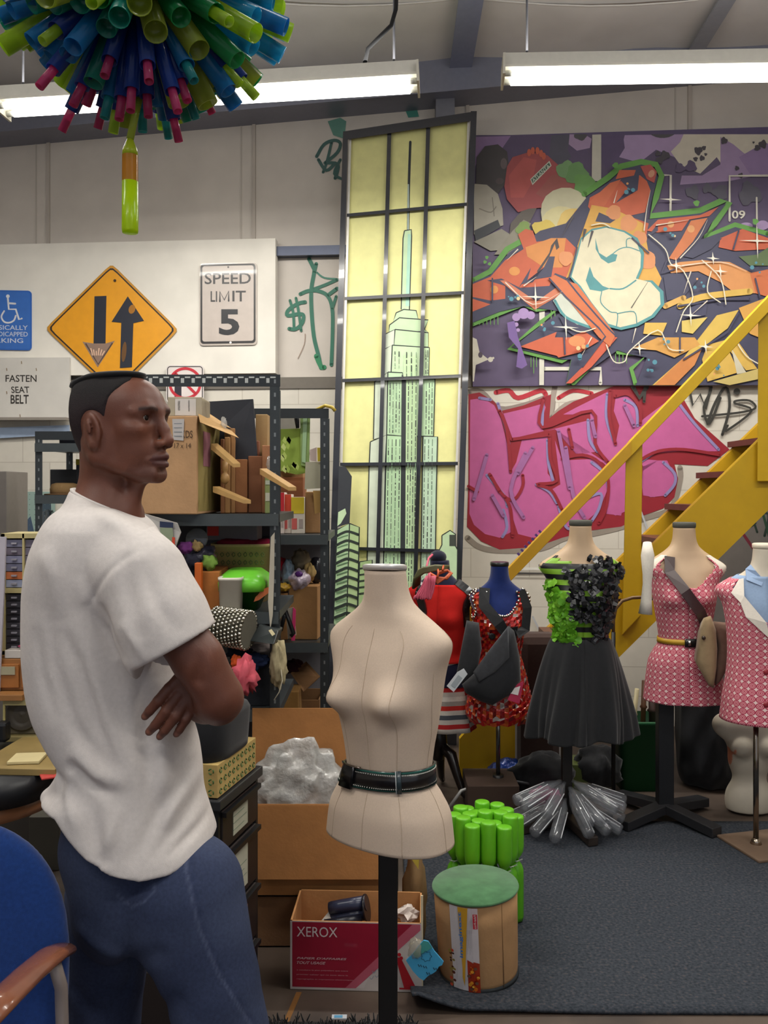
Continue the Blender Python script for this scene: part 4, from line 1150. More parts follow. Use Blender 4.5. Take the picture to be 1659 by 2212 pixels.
SK = np.array(hexc('#663d2f')); SKD = np.array(hexc('#321d1a')); LIP = np.array(hexc('#4a2624')); BRW = np.array(hexc('#1b1210')); NAIL = np.array(hexc('#9a6450')); WARM = np.array(hexc('#784632'))
def skin(V):
    C = np.tile(SK, (len(V), 1))
    Q = (V - HO) * 1000; f = Q @ fv; r = Q @ rv; u = Q @ uv_
    def mixin(w_, c):
        nonlocal C
        w2 = np.clip(w_, 0, 1)[:, None]; C = C * (1 - w2) + c * w2
    hd = u > -110
    mixin(np.where(hd, np.exp(-((np.abs(r) - 44) / 16)**2 - ((u - 2) / 18)**2) * (f > 40) * .5, 0), WARM)
    mixin(np.where(hd, np.exp(-((f - 126) / 14)**2 - ((u + 15) / 20)**2) * .5, 0), WARM)
    lw = np.exp(-((u + 57) / 12.5)**4) * (f > 94) * (np.abs(r) < 29 - np.abs(u + 57) * .7)
    mixin(lw * .9, LIP)
    ey = (np.exp(-((u - 44 + (np.abs(r) - 30)**2 * .008) / 4.2)**2) * (np.abs(r) > 13) * (np.abs(r) < 50) * (f > 62))
    mixin(ey * .85, BRW)
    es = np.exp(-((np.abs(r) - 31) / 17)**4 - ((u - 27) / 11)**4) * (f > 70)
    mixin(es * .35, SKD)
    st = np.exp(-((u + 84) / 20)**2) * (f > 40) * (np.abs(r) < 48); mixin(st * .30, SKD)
    for c in FG:
        tip = K(*c[3]); mid = K(*c[2]); dv = tip - mid; dv /= np.linalg.norm(dv)
        q = tip - dv * .003 + np.array((0, -.006, 0)); d = np.linalg.norm(V - q, axis=1); mixin(np.exp(-(d / .0058)**4) * .8, NAIL)
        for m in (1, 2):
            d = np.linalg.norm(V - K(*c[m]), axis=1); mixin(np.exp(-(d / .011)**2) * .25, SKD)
    return C
body = vobj('body', v, M_skin, skin, PER)
# eyes
for s in (-1, 1):
    mb = MB()
    M = HM.to_4x4().to_3x3()
    mb.ball(Hd(86.5, 31 * s, 26), .0129, '#857a72', 20)
    mb2 = MB(); c = np.array(Hd(86.5, 31 * s, 26)); lk = fv * .96 + rv * (-.12) + np.array((0, 0, .03)); lk /= np.linalg.norm(lk)
    e = obj('eye', mb, mat('eye', rough=.12, noise=0), PER)
    q = Vector(lk).to_track_quat('Z', 'Y').to_matrix()
    mb2.lathe([(.0001, .0134), (.003, .0132), (.0052, .0124), (.0074, .0110), (.0075, .0100)], c, '#1d1410', 20, q, True)
    obj('iris', mb2, mat('eye', rough=.12, noise=0), e)
# hair: close crop over the skull, ending in a line at the forehead, round the ear and on the nape
v = Vol(J(110, 1075, -.14), J(345, 780, .16), .0027)
head(v, 2.2)
v.chain([Hd(-22, 0, -20), J(236, 1000, 0)], [.054, .053], .02)
def cut(X, Y, Z):
    x, y, z = (X - HO[0]) * 1000, (Y - HO[1]) * 1000, (Z - HO[2]) * 1000
    f = x * fv[0] + y * fv[1]; r = np.abs(x * rv[0] + y * rv[1]); u = z + 0 * f
    q = np.clip((u - 62) / 26, 0, 1); q = q * q * (3 - 2 * q)
    side = f - (29 + np.clip(u - 25, 0, 50) * .22)
    top = f - (67 - (r / 70)**2 * 24)
    a = side * (1 - q) + top * q
    ear = 31 - np.sqrt((f - 3)**2 + ((u + 3) * .74)**2)
    ear = np.where(r > 50, ear, -50)
    low = (-60 - u) + 0 * f
    low2 = np.where(f > -26, (2 - u), -99)
    return np.maximum(np.maximum(a, ear), np.maximum(low, low2)) * .001
v.op(cut, J(100, 1100, -.16), J(360, 770, .18), .004, 'and')
HR = np.array(hexc('#171315')); HR2 = np.array(hexc('#33272a'))
def hcol(V):
    Q = (V - HO) * 1000; f = Q @ fv; r = np.abs(Q @ rv); u = Q @ uv_
    t = np.clip((u - 20) / 60, 0, 1)[:, None]
    return HR2 * (1 - t) + HR * t
M_hair = mat('cropped hair', rough=.75, noise=.35, nscale=350, bump=.5, bscale=900, spec=.3)
vobj('hair', v, M_hair, hcol, PER)
# flat brimmed edge at the crown
mb = MB('#0f0f12')
rg = []
for rr_, uu in ((1, 112), (30, 121), (52, 121.5), (60, 118), (61, 113), (54, 108), (1, 108)):
    rg.append([Hd(-14 + rr_ * 1.36 * math.cos(q) - (6 if math.cos(q) < 0 else 0) * rr_ / 60, rr_ * .86 * math.sin(q), uu - 3 + 4 * (rr_ * math.cos(q)) / 60 - 12 * max(0, -math.cos(q)) * rr_ / 60) for q in [2 * math.pi * k / 40 for k in range(40)]])
mb.loft(rg, '#101014')
obj('skull_cap', mb, M_black, PER, label='small flat black cap on the crown')

# ---- t-shirt
SH = [(1060, 200, 245), (1072, 182, 258), (1090, 156, 280), (1115, 126, 304), (1150, 105, 330), (1200, 84, 350), (1260, 70, 370), (1300, 65, 388), (1400, 62, 388), (1480, 67, 395), (1540, 80, 405), (1590, 103, 422), (1630, 128, 430), (1658, 148, 433), (1680, 140, 434), (1720, 100, 440), (1760, 105, 452), (1820, 120, 468), (1880, 130, 474), (1960, 135, 478)]
SB = [(1060, .045), (1072, .06), (1090, .10), (1115, .145), (1150, .17), (1200, .178), (1300, .165), (1400, .152), (1500, .140), (1600, .135), (1660, .135), (1760, .15), (1900, .165), (1960, .165)]
def pz(y): return H - (y - HY) * DP_ / F
zz = np.array([pz(a[0]) for a in SH])[::-1]; xl = np.array([(a[1] - CX) * DP_ / F for a in SH])[::-1]; xr = np.array([(a[2] - CX) * DP_ / F for a in SH])[::-1]
zb_ = np.array([pz(a[0]) for a in SB])[::-1]; bb = np.array([a[1] for a in SB])[::-1]
v = Vol((P(30, 0, DP_).x, DP_ - .33, pz(1940)), (P(500, 0, 1.7).x, DP_ + .30, pz(1050)), .0042)
def torso(X, Y, Z):
    z = Z.ravel(); l = crom(zz, xl, z); r = crom(zz, xr, z); b = crom(zb_, bb, z)
    a = ((r - l) / 2)[None, None, :]; c = ((r + l) / 2)[None, None, :]; b = b[None, None, :]
    x, y = X - c, Y - DP_
    ang = np.arctan2(y, x)
    q = (np.abs(x / a)**2.3 + np.abs(y / b)**2.3)**(1 / 2.3)
    return (q - 1) * np.minimum(a, b) * .9
v.op(torso, (P(40, 0, DP_).x, DP_ - .2, pz(1940)), (P(480, 0, DP_).x, DP_ + .2, pz(1058)), .002)
# near sleeve, far sleeve
v.chain([J(268, 1172, -.11), J(312, 1245, -.16), J(348, 1328, -.175), J(380, 1390, -.178)], [.064, .072, .078, .080], .03)
v.chain([J(280, 1180, .12), J(320, 1270, .16), J(375, 1390, .17)], [.06, .068, .07], .03)
v.chain([J(226, 1150, .0), J(228, 1100, .0), J(226, 1040, .0)], [.10, .070, .0615], .03)
def necktop(X, Y, Z):
    return ((pz(1062) - (X - J(172, 0, 0)[0]) * .42) - Z + 0 * Y) * .92
v.op(necktop, (J(130, 0, 0)[0], DP_ - .2, pz(1150)), (J(335, 0, 0)[0], DP_ + .2, pz(1010)), .010, 'sub')
v.chain([J(270, 1230, -.14), J(322, 1360, -.165), J(345, 1410, -.172)], [.055, .058, .062], .03)
# cut the near sleeve square to the arm at the elbow side and hollow it
hemA = J(290, 1446, -.18); hemB = J(462, 1352, -.18)
hd_ = (hemB - hemA); nrm_ = np.array((-hd_[2], 0, hd_[0])); nrm_ /= np.linalg.norm(nrm_)
if nrm_[2] > 0: nrm_ = -nrm_
def sub_slab(X, Y, Z):
    d = (X - hemA[0]) * nrm_[0] + (Z - hemA[2]) * nrm_[2]       # > 0 beyond the hem
    return np.maximum(-d + 0 * Y, Y - (DP_ - .118) + 0 * X)
v.op(sub_slab, J(270, 1560, -.32), J(520, 1320, -.10), .006, 'sub')
v.cone(J(338, 1300, -.172), J(440, 1450, -.18), .052, .066, .004, 'sub')
# hem of the shirt
HMX = [60, 85, 110, 132, 155, 190, 240, 300, 360, 420, 470, 500]; HMY = [1700, 1719, 1740, 1760, 1802, 1850, 1889, 1905, 1897, 1865, 1815, 1790]
HD = [DP_ - .15 * math.sqrt(max(0, 1 - ((x - 290) / 192)**2)) for x in HMX]
hx = np.array([(x - CX) * d / F for x, d in zip(HMX, HD)]); hzv = np.array([H - (y - HY) * d / F for y, d in zip(HMY, HD)])
v.op(lambda X, Y, Z: (np.interp(X.ravel(), hx, hzv)[:, None, None] + .0 * Y) - Z, (P(30, 0, DP_).x, DP_ - .3, pz(1960)), (P(500, 0, 1.7).x, DP_ + .3, pz(1680)), .006, 'and')
# flare at the back of the hem
v.cone(J(105, 1716, -.02), J(150, 1690, -.05), .008, .03, .02); v.cone(J(100, 1718, -.03), J(140, 1735, -.04), .007, .02, .015)
# folds
def fold(pts, w_, amp, near=True):
    A = [np.array(((x - CX) * (DP_ - .12) / F, H - (y - HY) * (DP_ - .12) / F)) for x, y in pts]; nn = len(pts) - 1
    def f(X, Y, Z):
        best = None; sp = None
        for i in range(nn):
            a, b = A[i], A[i + 1]; ab = b - a; L2 = (ab**2).sum()
            t = np.clip(((X - a[0]) * ab[0] + (Z - a[1]) * ab[1]) / L2, 0, 1)
            d = (X - a[0] - t * ab[0])**2 + (Z - a[1] - t * ab[1])**2
            si = (i + t) / nn + 0 * d
            sp = si if best is None else np.where(d < best, si, sp)
            best = d if best is None else np.minimum(best, d)
        return amp * np.maximum(np.sin(np.pi * np.clip(sp, .0, 1)), 0)**.7 * np.exp(-best / w_**2) * (1 / (1 + np.exp((Y - DP_) / .02)))
    A_ = np.array(A); lo = A_.min(0) - 2.5 * w_; hi = A_.max(0) + 2.5 * w_
    v.op(f, (lo[0], DP_ - .3, lo[1]), (hi[0], DP_ + .05, hi[1]), .0, 'shift')
fold([(355, 1165), (280, 1215), (230, 1270), (207, 1310)], .005, .0035)          # sleeve seam
fold([(205, 1290), (230, 1345), (260, 1420)], .012, .008); fold([(190, 1240), (205, 1290), (250, 1350)], .014, -.004)
fold([(150, 1350), (185, 1430), (215, 1560), (255, 1680)], .013, .007); fold([(120, 1300), (130, 1430), (165, 1560), (235, 1660), (262, 1735)], .014, .007)
fold([(175, 1320), (205, 1440), (245, 1560), (300, 1700)], .016, -.006); fold([(150, 1640), (200, 1690), (250, 1720)], .012, .012); fold([(150, 1610), (215, 1665), (280, 1690)], .018, -.010)
fold([(300, 1445), (310, 1600), (330, 1760)], .014, .008); fold([(345, 1470), (350, 1620), (370, 1800)], .016, -.007)
fold([(150, 1665), (140, 1720), (180, 1790)], .012, -.007); fold([(190, 1700), (215, 1800), (240, 1860)], .018, .010); fold([(262, 1735), (245, 1800), (225, 1840)], .014, -.008)
fold([(400, 1660), (340, 1760), (290, 1860)], .016, .007); fold([(430, 1700), (380, 1790), (330, 1850)], .014, .006); fold([(450, 1780), (400, 1820), (360, 1850)], .010, .006); fold([(410, 1700), (350, 1790)], .012, -.006)
fold([(300, 1180), (320, 1260), (350, 1360)], .016, .008); fold([(245, 1290), (275, 1360), (300, 1410)], .012, .009); fold([(335, 1200), (380, 1290), (420, 1350)], .014, .006); fold([(300, 1320), (330, 1360), (350, 1400)], .010, -.006)
fold([(170, 1100), (230, 1090), (290, 1120)], .006, .003); fold([(200, 1080), (250, 1120), (330, 1160)], .014, -.005)
fold([(110, 1180), (140, 1240), (150, 1330)], .02, -.006); fold([(90, 1350), (100, 1460), (130, 1560)], .014, .005)
SW = np.array(hexc('#d0c9c5'))
vobj('t_shirt', v, M_cloth, lambda V: np.tile(SW, (len(V), 1)), PER)
# collar band
mb = MB('#d0c9c5')
pts = []
for k in range(36):
    q = 2 * math.pi * k / 36
    X_ = J(230, 0, 0)[0] + .0635 * math.cos(q); pts.append((X_, DP_ + .0635 * math.sin(q), pz(1062) - (X_ - J(172, 0, 0)[0]) * .42 - .002))
mb.tube(pts + [pts[0]], .009, None, 8, flat=.5)
obj('collar', mb, M_cloth, PER)
# ---- jeans
v = Vol((P(90, 0, 2.0).x, DP_ - .30, .03), (P(780, 0, 1.6).x, DP_ + .36, pz(1740)), .0062)
v.ell(J(285, 1830, 0), (.146, .120, .14), .03)
v.ell(J(262, 1940, .0), (.098, .115, .125), .03)
v.ell(J(388, 1965, -.03), (.118, .115, .12), .03)
v.chain([J(245, 1930, .05), J(228, 2110, .07), J(215, 2400, .09), J(205, 2650, .10)], [.098, .080, .075, .072], .014)
v.chain([J(400, 1930, -.04), J(455, 2120, -.05), J(530, 2400, -.04), J(590, 2690, -.02)], [.118, .094, .082, .072], .014)
def dfold(x0, y0, x1, y1, w_, amp):
    a = np.array(((x0 - CX) * DP_ / F, pz(y0))); b = np.array(((x1 - CX) * DP_ / F, pz(y1))); ab = b - a; L2 = (ab**2).sum()
    def f(X, Y, Z):
        t = np.clip(((X - a[0]) * ab[0] + (Z - a[1]) * ab[1]) / L2, 0, 1)
        d = (X - a[0] - t * ab[0])**2 + (Z - a[1] - t * ab[1])**2
        return amp * np.exp(-d / w_**2) * (Y < DP_ + .02)
    v.op(f, (min(a[0], b[0]) - .06, DP_ - .3, min(a[1], b[1]) - .06), (max(a[0], b[0]) + .06, DP_ + .05, max(a[1], b[1]) + .06), 0, 'shift')
for a in ((300, 2120, 230, 2180, .016, .010), (290, 2060, 330, 2140, .02, .014), (215, 1960, 280, 2010, .016, -.008), (250, 2160, 200, 2230, .018, -.008), (420, 2080, 360, 2140, .02, .008), (440, 2140, 520, 2190, .02, -.006), (380, 1980, 300, 2030, .02, .007), (170, 2140, 220, 2200, .015, .007)):
    dfold(*a)
JB = np.array(hexc('#343c55')); JL = np.array(hexc('#4e5873')); JD = np.array(hexc('#242d47')); JS = np.array(hexc('#59607a'))
def jean(V):
    n = np.sin(V[:, 0] * 23 + V[:, 2] * 9) * .5 + np.sin(V[:, 2] * 31 - V[:, 0] * 12 + V[:, 1] * 14) * .5
    C = JB + (JL - JB) * np.clip(n * .4 + .15, 0, 1)[:, None]
    px = V[:, 0] / V[:, 1] * F + CX; py = HY - (V[:, 2] - H) / V[:, 1] * F
    s = np.interp(py, [1880, 2000, 2100, 2212, 2700], [402, 428, 470, 540, 620]); near = V[:, 1] < DP_ - .02
    w1 = np.exp(-((px - s) / 3.0)**2) * near; w2 = np.exp(-((px - s - 10) / 7)**2) * near * (.6 + .4 * np.sin(py / 6))
    C = C * (1 - w2[:, None] * .5) + JD * w2[:, None] * .5; C = C * (1 - w1[:, None] * .6) + JS * w1[:, None] * .6
    # back pocket stitching
    pk = [(330, 1895), (334, 1925), (312, 1948), (285, 1958), (255, 1935)]
    for i in range(4):
        a = np.array(pk[i]); b = np.array(pk[i + 1]); ab = b - a; t = np.clip(((px - a[0]) * ab[0] + (py - a[1]) * ab[1]) / (ab**2).sum(), 0, 1)
        d = np.hypot(px - a[0] - t * ab[0], py - a[1] - t * ab[1]); w3 = np.exp(-(d / 2.4)**2) * near
        C = C * (1 - w3[:, None] * .5) + JS * w3[:, None] * .5
    return C
M_denim = mat('denim', rough=.9, noise=.16, nscale=160, bump=.15, bscale=900, spec=.2)
vobj('jeans', v, M_denim, jean, PER)
for c, d in (((205, 2690), .10), ((592, 2740), -.02)):
    a = J(c[0], 2700, d); a[2] = .06
    v = Vol(a - np.array((.1, .12, .08)), a + np.array((.22, .1, .12)), .006)
    v.cone(a, a + np.array((0, 0, .06)), .05, .05, .02); v.cone(a + np.array((-.03, 0, -.012)), a + np.array((.13, -.03, -.018)), .045, .038, .03)
    v.op(lambda X, Y, Z: (.002 - Z) + 0 * X + 0 * Y, a - .3, a + .3, .003, 'and')
    vobj('shoe', v, M_gloss, '#1a1a1c', PER)
# ================================================================== dress forms
FZ = [0.0, .08, .13, .185, .25, .32, .40, .47, .52, .550, .572, .592, .612, .632, .655, .69, .74]
FA = [.176, .166, .145, .116, .122, .134, .146, .157, .168, .170, .160, .138, .112, .086, .066, .056, .052]
FBF = [.118, .112, .098, .080, .086, .096, .106, .100, .086, .074, .066, .060, .056, .052, .050, .049, .048]
FBB = [.128, .124, .104, .082, .086, .094, .100, .104, .098, .090, .082, .076, .070, .064, .058, .053, .050]
class Form:
    def __init__(s, x, y, z, yaw, sx=1.0, sy=1.0, sz=1.0, bust=.034, arms=0.0, lean=0.0):
        s.M = Matrix.Translation((x, y, z)) @ Matrix.Rotation(yaw, 4, 'Z')
        s.sx, s.sy, s.sz, s.bust, s.arms, s.lean = sx, sy, sz, bust, arms, lean
        s.loc = (x, y, z)
    def pt(s, th, z, off=0.0):
        """th = 0 at the front, z in units of the form's own height table"""
        zc = min(max(z, FZ[0]), FZ[-1])
        a = float(crom(FZ, FA, np.array([zc]))[0]); sn, cs = math.sin(th), math.cos(th)
        b = float(crom(FZ, FBF if cs > 0 else FBB, np.array([zc]))[0])
        if s.arms: a += s.arms * math.exp(-((z - .545) / .035) ** 2)
        e = 2 / 2.25
        x = a * math.copysign(abs(sn) ** e, sn); y = -b * math.copysign(abs(cs) ** e, cs)
        if cs > 0 and s.bust:
            for g in (-1, 1):
                k = math.exp(-((x - g * .070) / .046) ** 2 - ((z - .395) / (.052 if z > .395 else .040)) ** 2)
                y -= s.bust * k; x += g * s.bust * .25 * k
        n = Vector((x / a**2, y / b**2, 0)).normalized()
        y -= s.lean * max(0, z - .6)
        return s.M @ Vector(((x + n.x * off) * s.sx, (y + n.y * off) * s.sy, z * s.sz))
    def shell(s, th, z, off, g, zmin=-9):
        """point at height z, never inside the form"""
        return s.pt(th, z, off)
    def body(s, c, n=56):
        mb = MB(c); zs = [0, .004] + [i * .74 / 64 for i in range(1, 65)]
        rings = []
        for i, z in enumerate(zs):
            rings.append([s.pt(2 * math.pi * k / n, z, -.006 if i == 0 else 0) for k in range(n)])
        return mb.loft(rings, c)
    def cap(s, c, h=.012, tilt=.0):
        mb = MB(c); r = []
        for q, (z, o) in enumerate(((.738, .001), (.742, .004), (.742 + h, .004), (.745 + h, -.002))):
            r.append([s.pt(2 * math.pi * k / 32, z, o) + Vector((0, 0, tilt * math.cos(2 * math.pi * k / 32 - .6))) for k in range(32)])
        return mb.loft(r, c)
    def strap(s, path, wd, t, c, off=.004):
        """flat band lying on the form: path of (angle, height)"""
        P_ = []; N_ = []
        m = 5
        for i in range(len(path) - 1):
            for j in range(m):
                f = j / m; th = path[i][0] + (path[i + 1][0] - path[i][0]) * f; z = path[i][1] + (path[i + 1][1] - path[i][1]) * f
                P_.append(s.pt(th, z, off)); N_.append((s.pt(th, z, off + .05) - s.pt(th, z, off)).normalized())
        P_.append(s.pt(path[-1][0], path[-1][1], off)); N_.append(N_[-1])
        return ribbon(P_, N_, wd, t, c)
def ribbon(P_, N_, wd, t, c, mb=None):
    mb = mb or MB(c); rings = []
    for i, p in enumerate(P_):
        d = (P_[min(i + 1, len(P_) - 1)] - P_[max(i - 1, 0)]).normalized(); w_ = wd[i] if isinstance(wd, list) else wd
        s_ = d.cross(N_[i]).normalized() * w_ / 2; n = N_[i] * t
        rings.append([p - s_, p + s_, p + s_ + n, p - s_ + n])
    return mb.loft(rings, c, True, False)

def sheet(name, pts, d, bulge, c, m, parent, thick=.05):
    """a soft padded panel: outline in photo pixels at distance d, puffed towards the room"""
    mb = MB(c); q = [P(x, y, d) for x, y in pts]; cen = sum(q, Vector()) / len(q); rings = []
    for k, (s_, o) in enumerate(((1, 0), (1.0, -.25), (.9, -.6), (.7, -.85), (.4, -1), (.02, -1))):
        rings.append([cen + (p - cen) * s_ + Vector((0, o * bulge, 0)) for p in q])
    back = [[cen + (p - cen) * s_ + Vector((0, o, 0)) for p in q] for s_, o in ((.02, thick), (.8, thick))]
    mb.loft(back + rings, c)
    return obj(name, mb, m, parent)
def surf(fn, n, m, c, keep=None, cf=None, mb=None, uvs=1.0):
    """closed sheet: fn(th, t) for th round the axis, t from 0 (bottom) to 1 (top)"""
    mb = mb or MB(c); vs = []; uv = []
    for j in range(m + 1):
        for i in range(n + 1):
            p = fn(2 * math.pi * i / n, j / m); vs.append(p)
            uv.append((i / n * .82 * uvs, p.z if hasattr(p, 'z') else p[2]))
    o = len(mb.v); w_ = n + 1
    for j in range(m):
        for i in range(n):
            if keep and not keep(2 * math.pi * (i + .5) / n, (j + .5) / m): continue
            f = (j * w_ + i, j * w_ + i + 1, (j + 1) * w_ + i + 1, (j + 1) * w_ + i)
            mb.f.append([o + k for k in f]); mb.c.append(hexc(cf(i, j) if cf else c)); mb.sm.append(True)
    mb.v += [tuple(p) for p in vs]; mb.uv = (mb.uv or []) + uv
    return mb
def rz(f, th, z, off): return f.pt(th, z, off)

def base_cross(mb, x, y, z, r, c, yaw=.3, th=.028, w_=.045):
    for k in range(4):
        a = yaw + k * math.pi / 2
        p = Vector((x + math.cos(a) * r, y + math.sin(a) * r, z))
        d = Vector((math.cos(a), math.sin(a), 0)); s = Vector((-d.y, d.x, 0)) * w_ / 2
        o = Vector((x, y, z))
        mb.hexa([o - s + Vector((0, 0, .03)), o + s + Vector((0, 0, .03)), o + s + Vector((0, 0, .075)), o - s + Vector((0, 0, .075)), p - s, p + s, p + s + Vector((0, 0, th)), p - s + Vector((0, 0, th))], c)

# ---- the large linen form in the foreground
lin = mat('linen', rough=.95, noise=.05, nscale=260, bump=.12, bscale=900, spec=.15)
f0 = Form(.012, 2.30, .715, math.radians(-36), 1.03, 1.0, .945, .050, .008, .12)
T = thing('dress_form', 'large bare beige linen dress form on black post in the foreground', 'dress form', (.012, 2.30, 0))
obj('torso', f0.body('#c9b6a4', 72), lin, T)
obj('neck_cap', f0.cap('#cfccca', .010, .006), mat('brushed cap', rough=.35, metal=.5, noise=.08, nscale=40), T, label='silver neck cap')
mb = MB('#a8957f')
for th in (0, .62, -.62, 1.55, -1.55, 2.4, -2.4):
    pts = [f0.pt(th * (1 - .25 * max(0, (z - .3)) / .3) , z, .0004) for z in [.005 + i * .58 / 50 for i in range(51)]]
    if abs(th) in (1.55,): pts = pts[:42]
    mb.tube(pts, .0008, '#bba893', 5)
obj('seams', mb, lin, T)
mb = MB('#17171a'); px = P(838, 1900, 2.30).x
mb.box(px, 2.305, .40, .050, .050, .68, '#141416'); obj('post', mb, M_plas, T, bevel=.003)
mb = MB('#17171a'); base_cross(mb, px, 2.305, 0, .26, '#17171a', .4); obj('base', mb, M_plas, T, bevel=.003)
# its belt
BT = thing('belt', 'black belt with green and white stitched edges and dark metal clasp', 'belt', tuple(f0.M @ Vector((0, 0, .17))))
def bz(th): return .182 + .010 * math.sin(th)
def belt_ring(f, z0, z1, off, t, c, th0=-math.pi, th1=math.pi, n=72, zf=None):
    mb = MB(c); rings = []
    for i in range(n + 1):
        th = th0 + (th1 - th0) * i / n; b = zf(th) if zf else 0
        rings.append([f.pt(th, b + z0, off), f.pt(th, b + z0, off + t), f.pt(th, b + z1, off + t), f.pt(th, b + z1, off)])
    return mb.loft(rings, c, True, True)
M_leather = mat('black leather', rough=.3, noise=.06, coat=.3)
obj('strap', belt_ring(f0, -.026, .026, .003, .004, '#121013', zf=bz), M_leather, BT)
for z in (-.024, .019):
    obj('stitched_edge', belt_ring(f0, z, z + .006, .007, .0012, '#2c5a52', zf=bz), M_cloth, BT, label='green stitched edge')
mb = MB('#dcdcd2')
for z in (-.0185, .0165):
    for i in range(150):
        th = -math.pi + 2 * math.pi * i / 150
        a = f0.pt(th, bz(th) + z, .0088)
        mb.ball(a, .0016, '#d8d9cf', 6)
o = obj('stitches', mb, M_matte, BT); o['kind'] = 'stuff'
obj('clasp', belt_ring(f0, -.030, .030, .0065, .006, '#39393c', -.72, -.30, 8, bz), mat('gunmetal', rough=.25, metal=.9, noise=.04), BT, label='dark metal clasp plate')
obj('clasp_bar', belt_ring(f0, .026, .032, .008, .005, '#8a817b', -.95, -.15, 10, bz), M_chrome, BT)
obj('belt_loop', belt_ring(f0, -.028, .030, .0085, .003, '#2a3a40', .62, .72, 4, bz), M_leather, BT)
obj('loop_edge', belt_ring(f0, -.028, .030, .009, .003, '#b9bfc0', .59, .61, 2, bz), M_matte, BT)

# ---- form with pink patterned dress
def rings_pat(nt, col, tc):
    N = nt.nodes.new; L = nt.links.new
    uvn = N('ShaderNodeUVMap')
    v1 = N('ShaderNodeVectorMath'); v1.operation = 'SCALE'; v1.inputs['Scale'].default_value = 1 / .0285; L(uvn.outputs[0], v1.inputs[0])
    v2 = N('ShaderNodeVectorMath'); v2.operation = 'FRACTION'; L(v1.outputs[0], v2.inputs[0])
    v3 = N('ShaderNodeVectorMath'); v3.operation = 'SUBTRACT'; v3.inputs[1].default_value = (.5, .5, 0); L(v2.outputs[0], v3.inputs[0])
    sx = N('ShaderNodeSeparateXYZ'); L(v3.outputs[0], sx.inputs[0]); cx = N('ShaderNodeCombineXYZ'); L(sx.outputs[0], cx.inputs[0]); L(sx.outputs[1], cx.inputs[1])
    ln = N('ShaderNodeVectorMath'); ln.operation = 'LENGTH'; L(cx.outputs[0], ln.inputs[0])
    cr = N('ShaderNodeValToRGB'); cr.color_ramp.interpolation = 'LINEAR'; e = cr.color_ramp.elements
    a, b, w_ = hexc('#a8324e'), hexc('#dc9ea4'), hexc('#dcc4c2')
    for p, q in ((0, a), (.10, a), (.13, b), (.19, b), (.22, a), (.28, a), (.31, b), (.36, b), (.39, a), (.49, a), (.54, w_), (.70, w_)):
        if p == 0: e[0].position = 0; e[0].color = (*q, 1)
        elif p == .70: e[len(e) - 1].position = .7; e[len(e) - 1].color = (*q, 1)
        else: x = e.new(p); x.color = (*q, 1)
    L(ln.outputs['Value'], cr.inputs[0])
    return cr.outputs[0]
M_pink = mat('pink ring print', rough=.85, noise=.08, nscale=5, extra=rings_pat, spec=.2)
skin_f = '#bda284'
M_form = mat('mannequin shell', rough=.5, noise=.04, nscale=12)

f1 = Form(P(1478, 0, 4.33).x, 4.33, .70, math.radians(-6), .98, 1, 1.0, .026, .034)
T = thing('dress_form', 'beige mannequin torso in the pink ring print dress, on black crossed foot', 'dress form', (f1.loc[0], 4.33, 0))
obj('torso', f1.body(skin_f), M_form, T); obj('neck_cap', f1.cap('#46463f', .02), M_matte, T, label='dark neck cap')
px = P(1440, 0, 4.30).x
mb = MB('#17181b'); mb.box(px, 4.33, .39, .075, .06, .66, '#17181b'); obj('post', mb, M_plas, T, bevel=.004)
mb = MB('#1c1c1f'); base_cross(mb, px, 4.33, .014, .30, '#232326', math.radians(33), .045, .07); obj('base', mb, M_plas, T, bevel=.004)
def body_then_skirt(f, z_w, z_b, r0, r1, off, fold_n=0, fold_a=0.0, zt=.60):
    """bodice follows the form above the waist z_w; below it flares to the hem at z_b"""
    def fn(th, t):
        z = z_b + (zt - z_b) * t
        if z >= z_w: return f.pt(th, z, off)
        k = (z_w - z) / (z_w - z_b); p = f.pt(th, z_w, off); c = f.M @ Vector((0, 0, z_w * f.sz))
        d = Vector((p.x - c.x, p.y - c.y, 0)); g = 1 + (r1 - 1) * (k ** r0)
        if z > 0:
            q = f.pt(th, z, off); g = max(g, math.hypot(q.x - c.x, q.y - c.y) / max(1e-5, d.length))
        else:
            q = f.pt(th, 0, off); g = max(g, math.hypot(q.x - c.x, q.y - c.y) / max(1e-5, d.length) * (1 - z * .3))
        g *= 1 + fold_a * k * k * (1 + math.sin(fold_n * th + 1.3 * math.sin(2 * th)))
        return Vector((c.x + d.x * g, c.y + d.y * g, p.z + (z - z_w) * f.sz))
    return fn
def neck_cut(z_deep, wd, zt_, arm=.48, back=.56):
    def keep(z, th):
        x = math.atan2(math.sin(th), math.cos(th))
        if abs(x) < math.pi / 2:
            if z > z_deep + (abs(x) / wd) ** 2.2 * (zt_ - z_deep): return False
        elif z > back: return False
        if abs(abs(x) - math.pi / 2) < .42 * min(1, max(0, (z - arm) / .06)): return False
        return True
    return keep
kc = neck_cut(.45, .80, .61)
zt, zb = .600, -.11
DR = thing('dress', 'sleeveless pink ring print dress with white shoulders, second form from the right', 'dress', tuple(f1.M @ Vector((0, 0, zb))))
fn = body_then_skirt(f1, .185, zb, .75, 1.42, .007, 7, .025, zt)
mb = surf(fn, 96, 96, '#c0506a', lambda th, t: kc(zb + (zt - zb) * t, th) and not (zb + (zt - zb) * t > .47 + .07 * abs(math.sin((math.atan2(math.sin(th), math.cos(th))) * 5.5)) ** .5 and abs(math.atan2(math.sin(th), math.cos(th))) > .78 and abs(math.atan2(math.sin(th), math.cos(th))) < 1.6))
obj('dress_body', mb, M_pink, DR, solid=.003)
def whites(th, t):
    z = .44 + (.605 - .44) * t; return f1.pt(th, z, .0062)
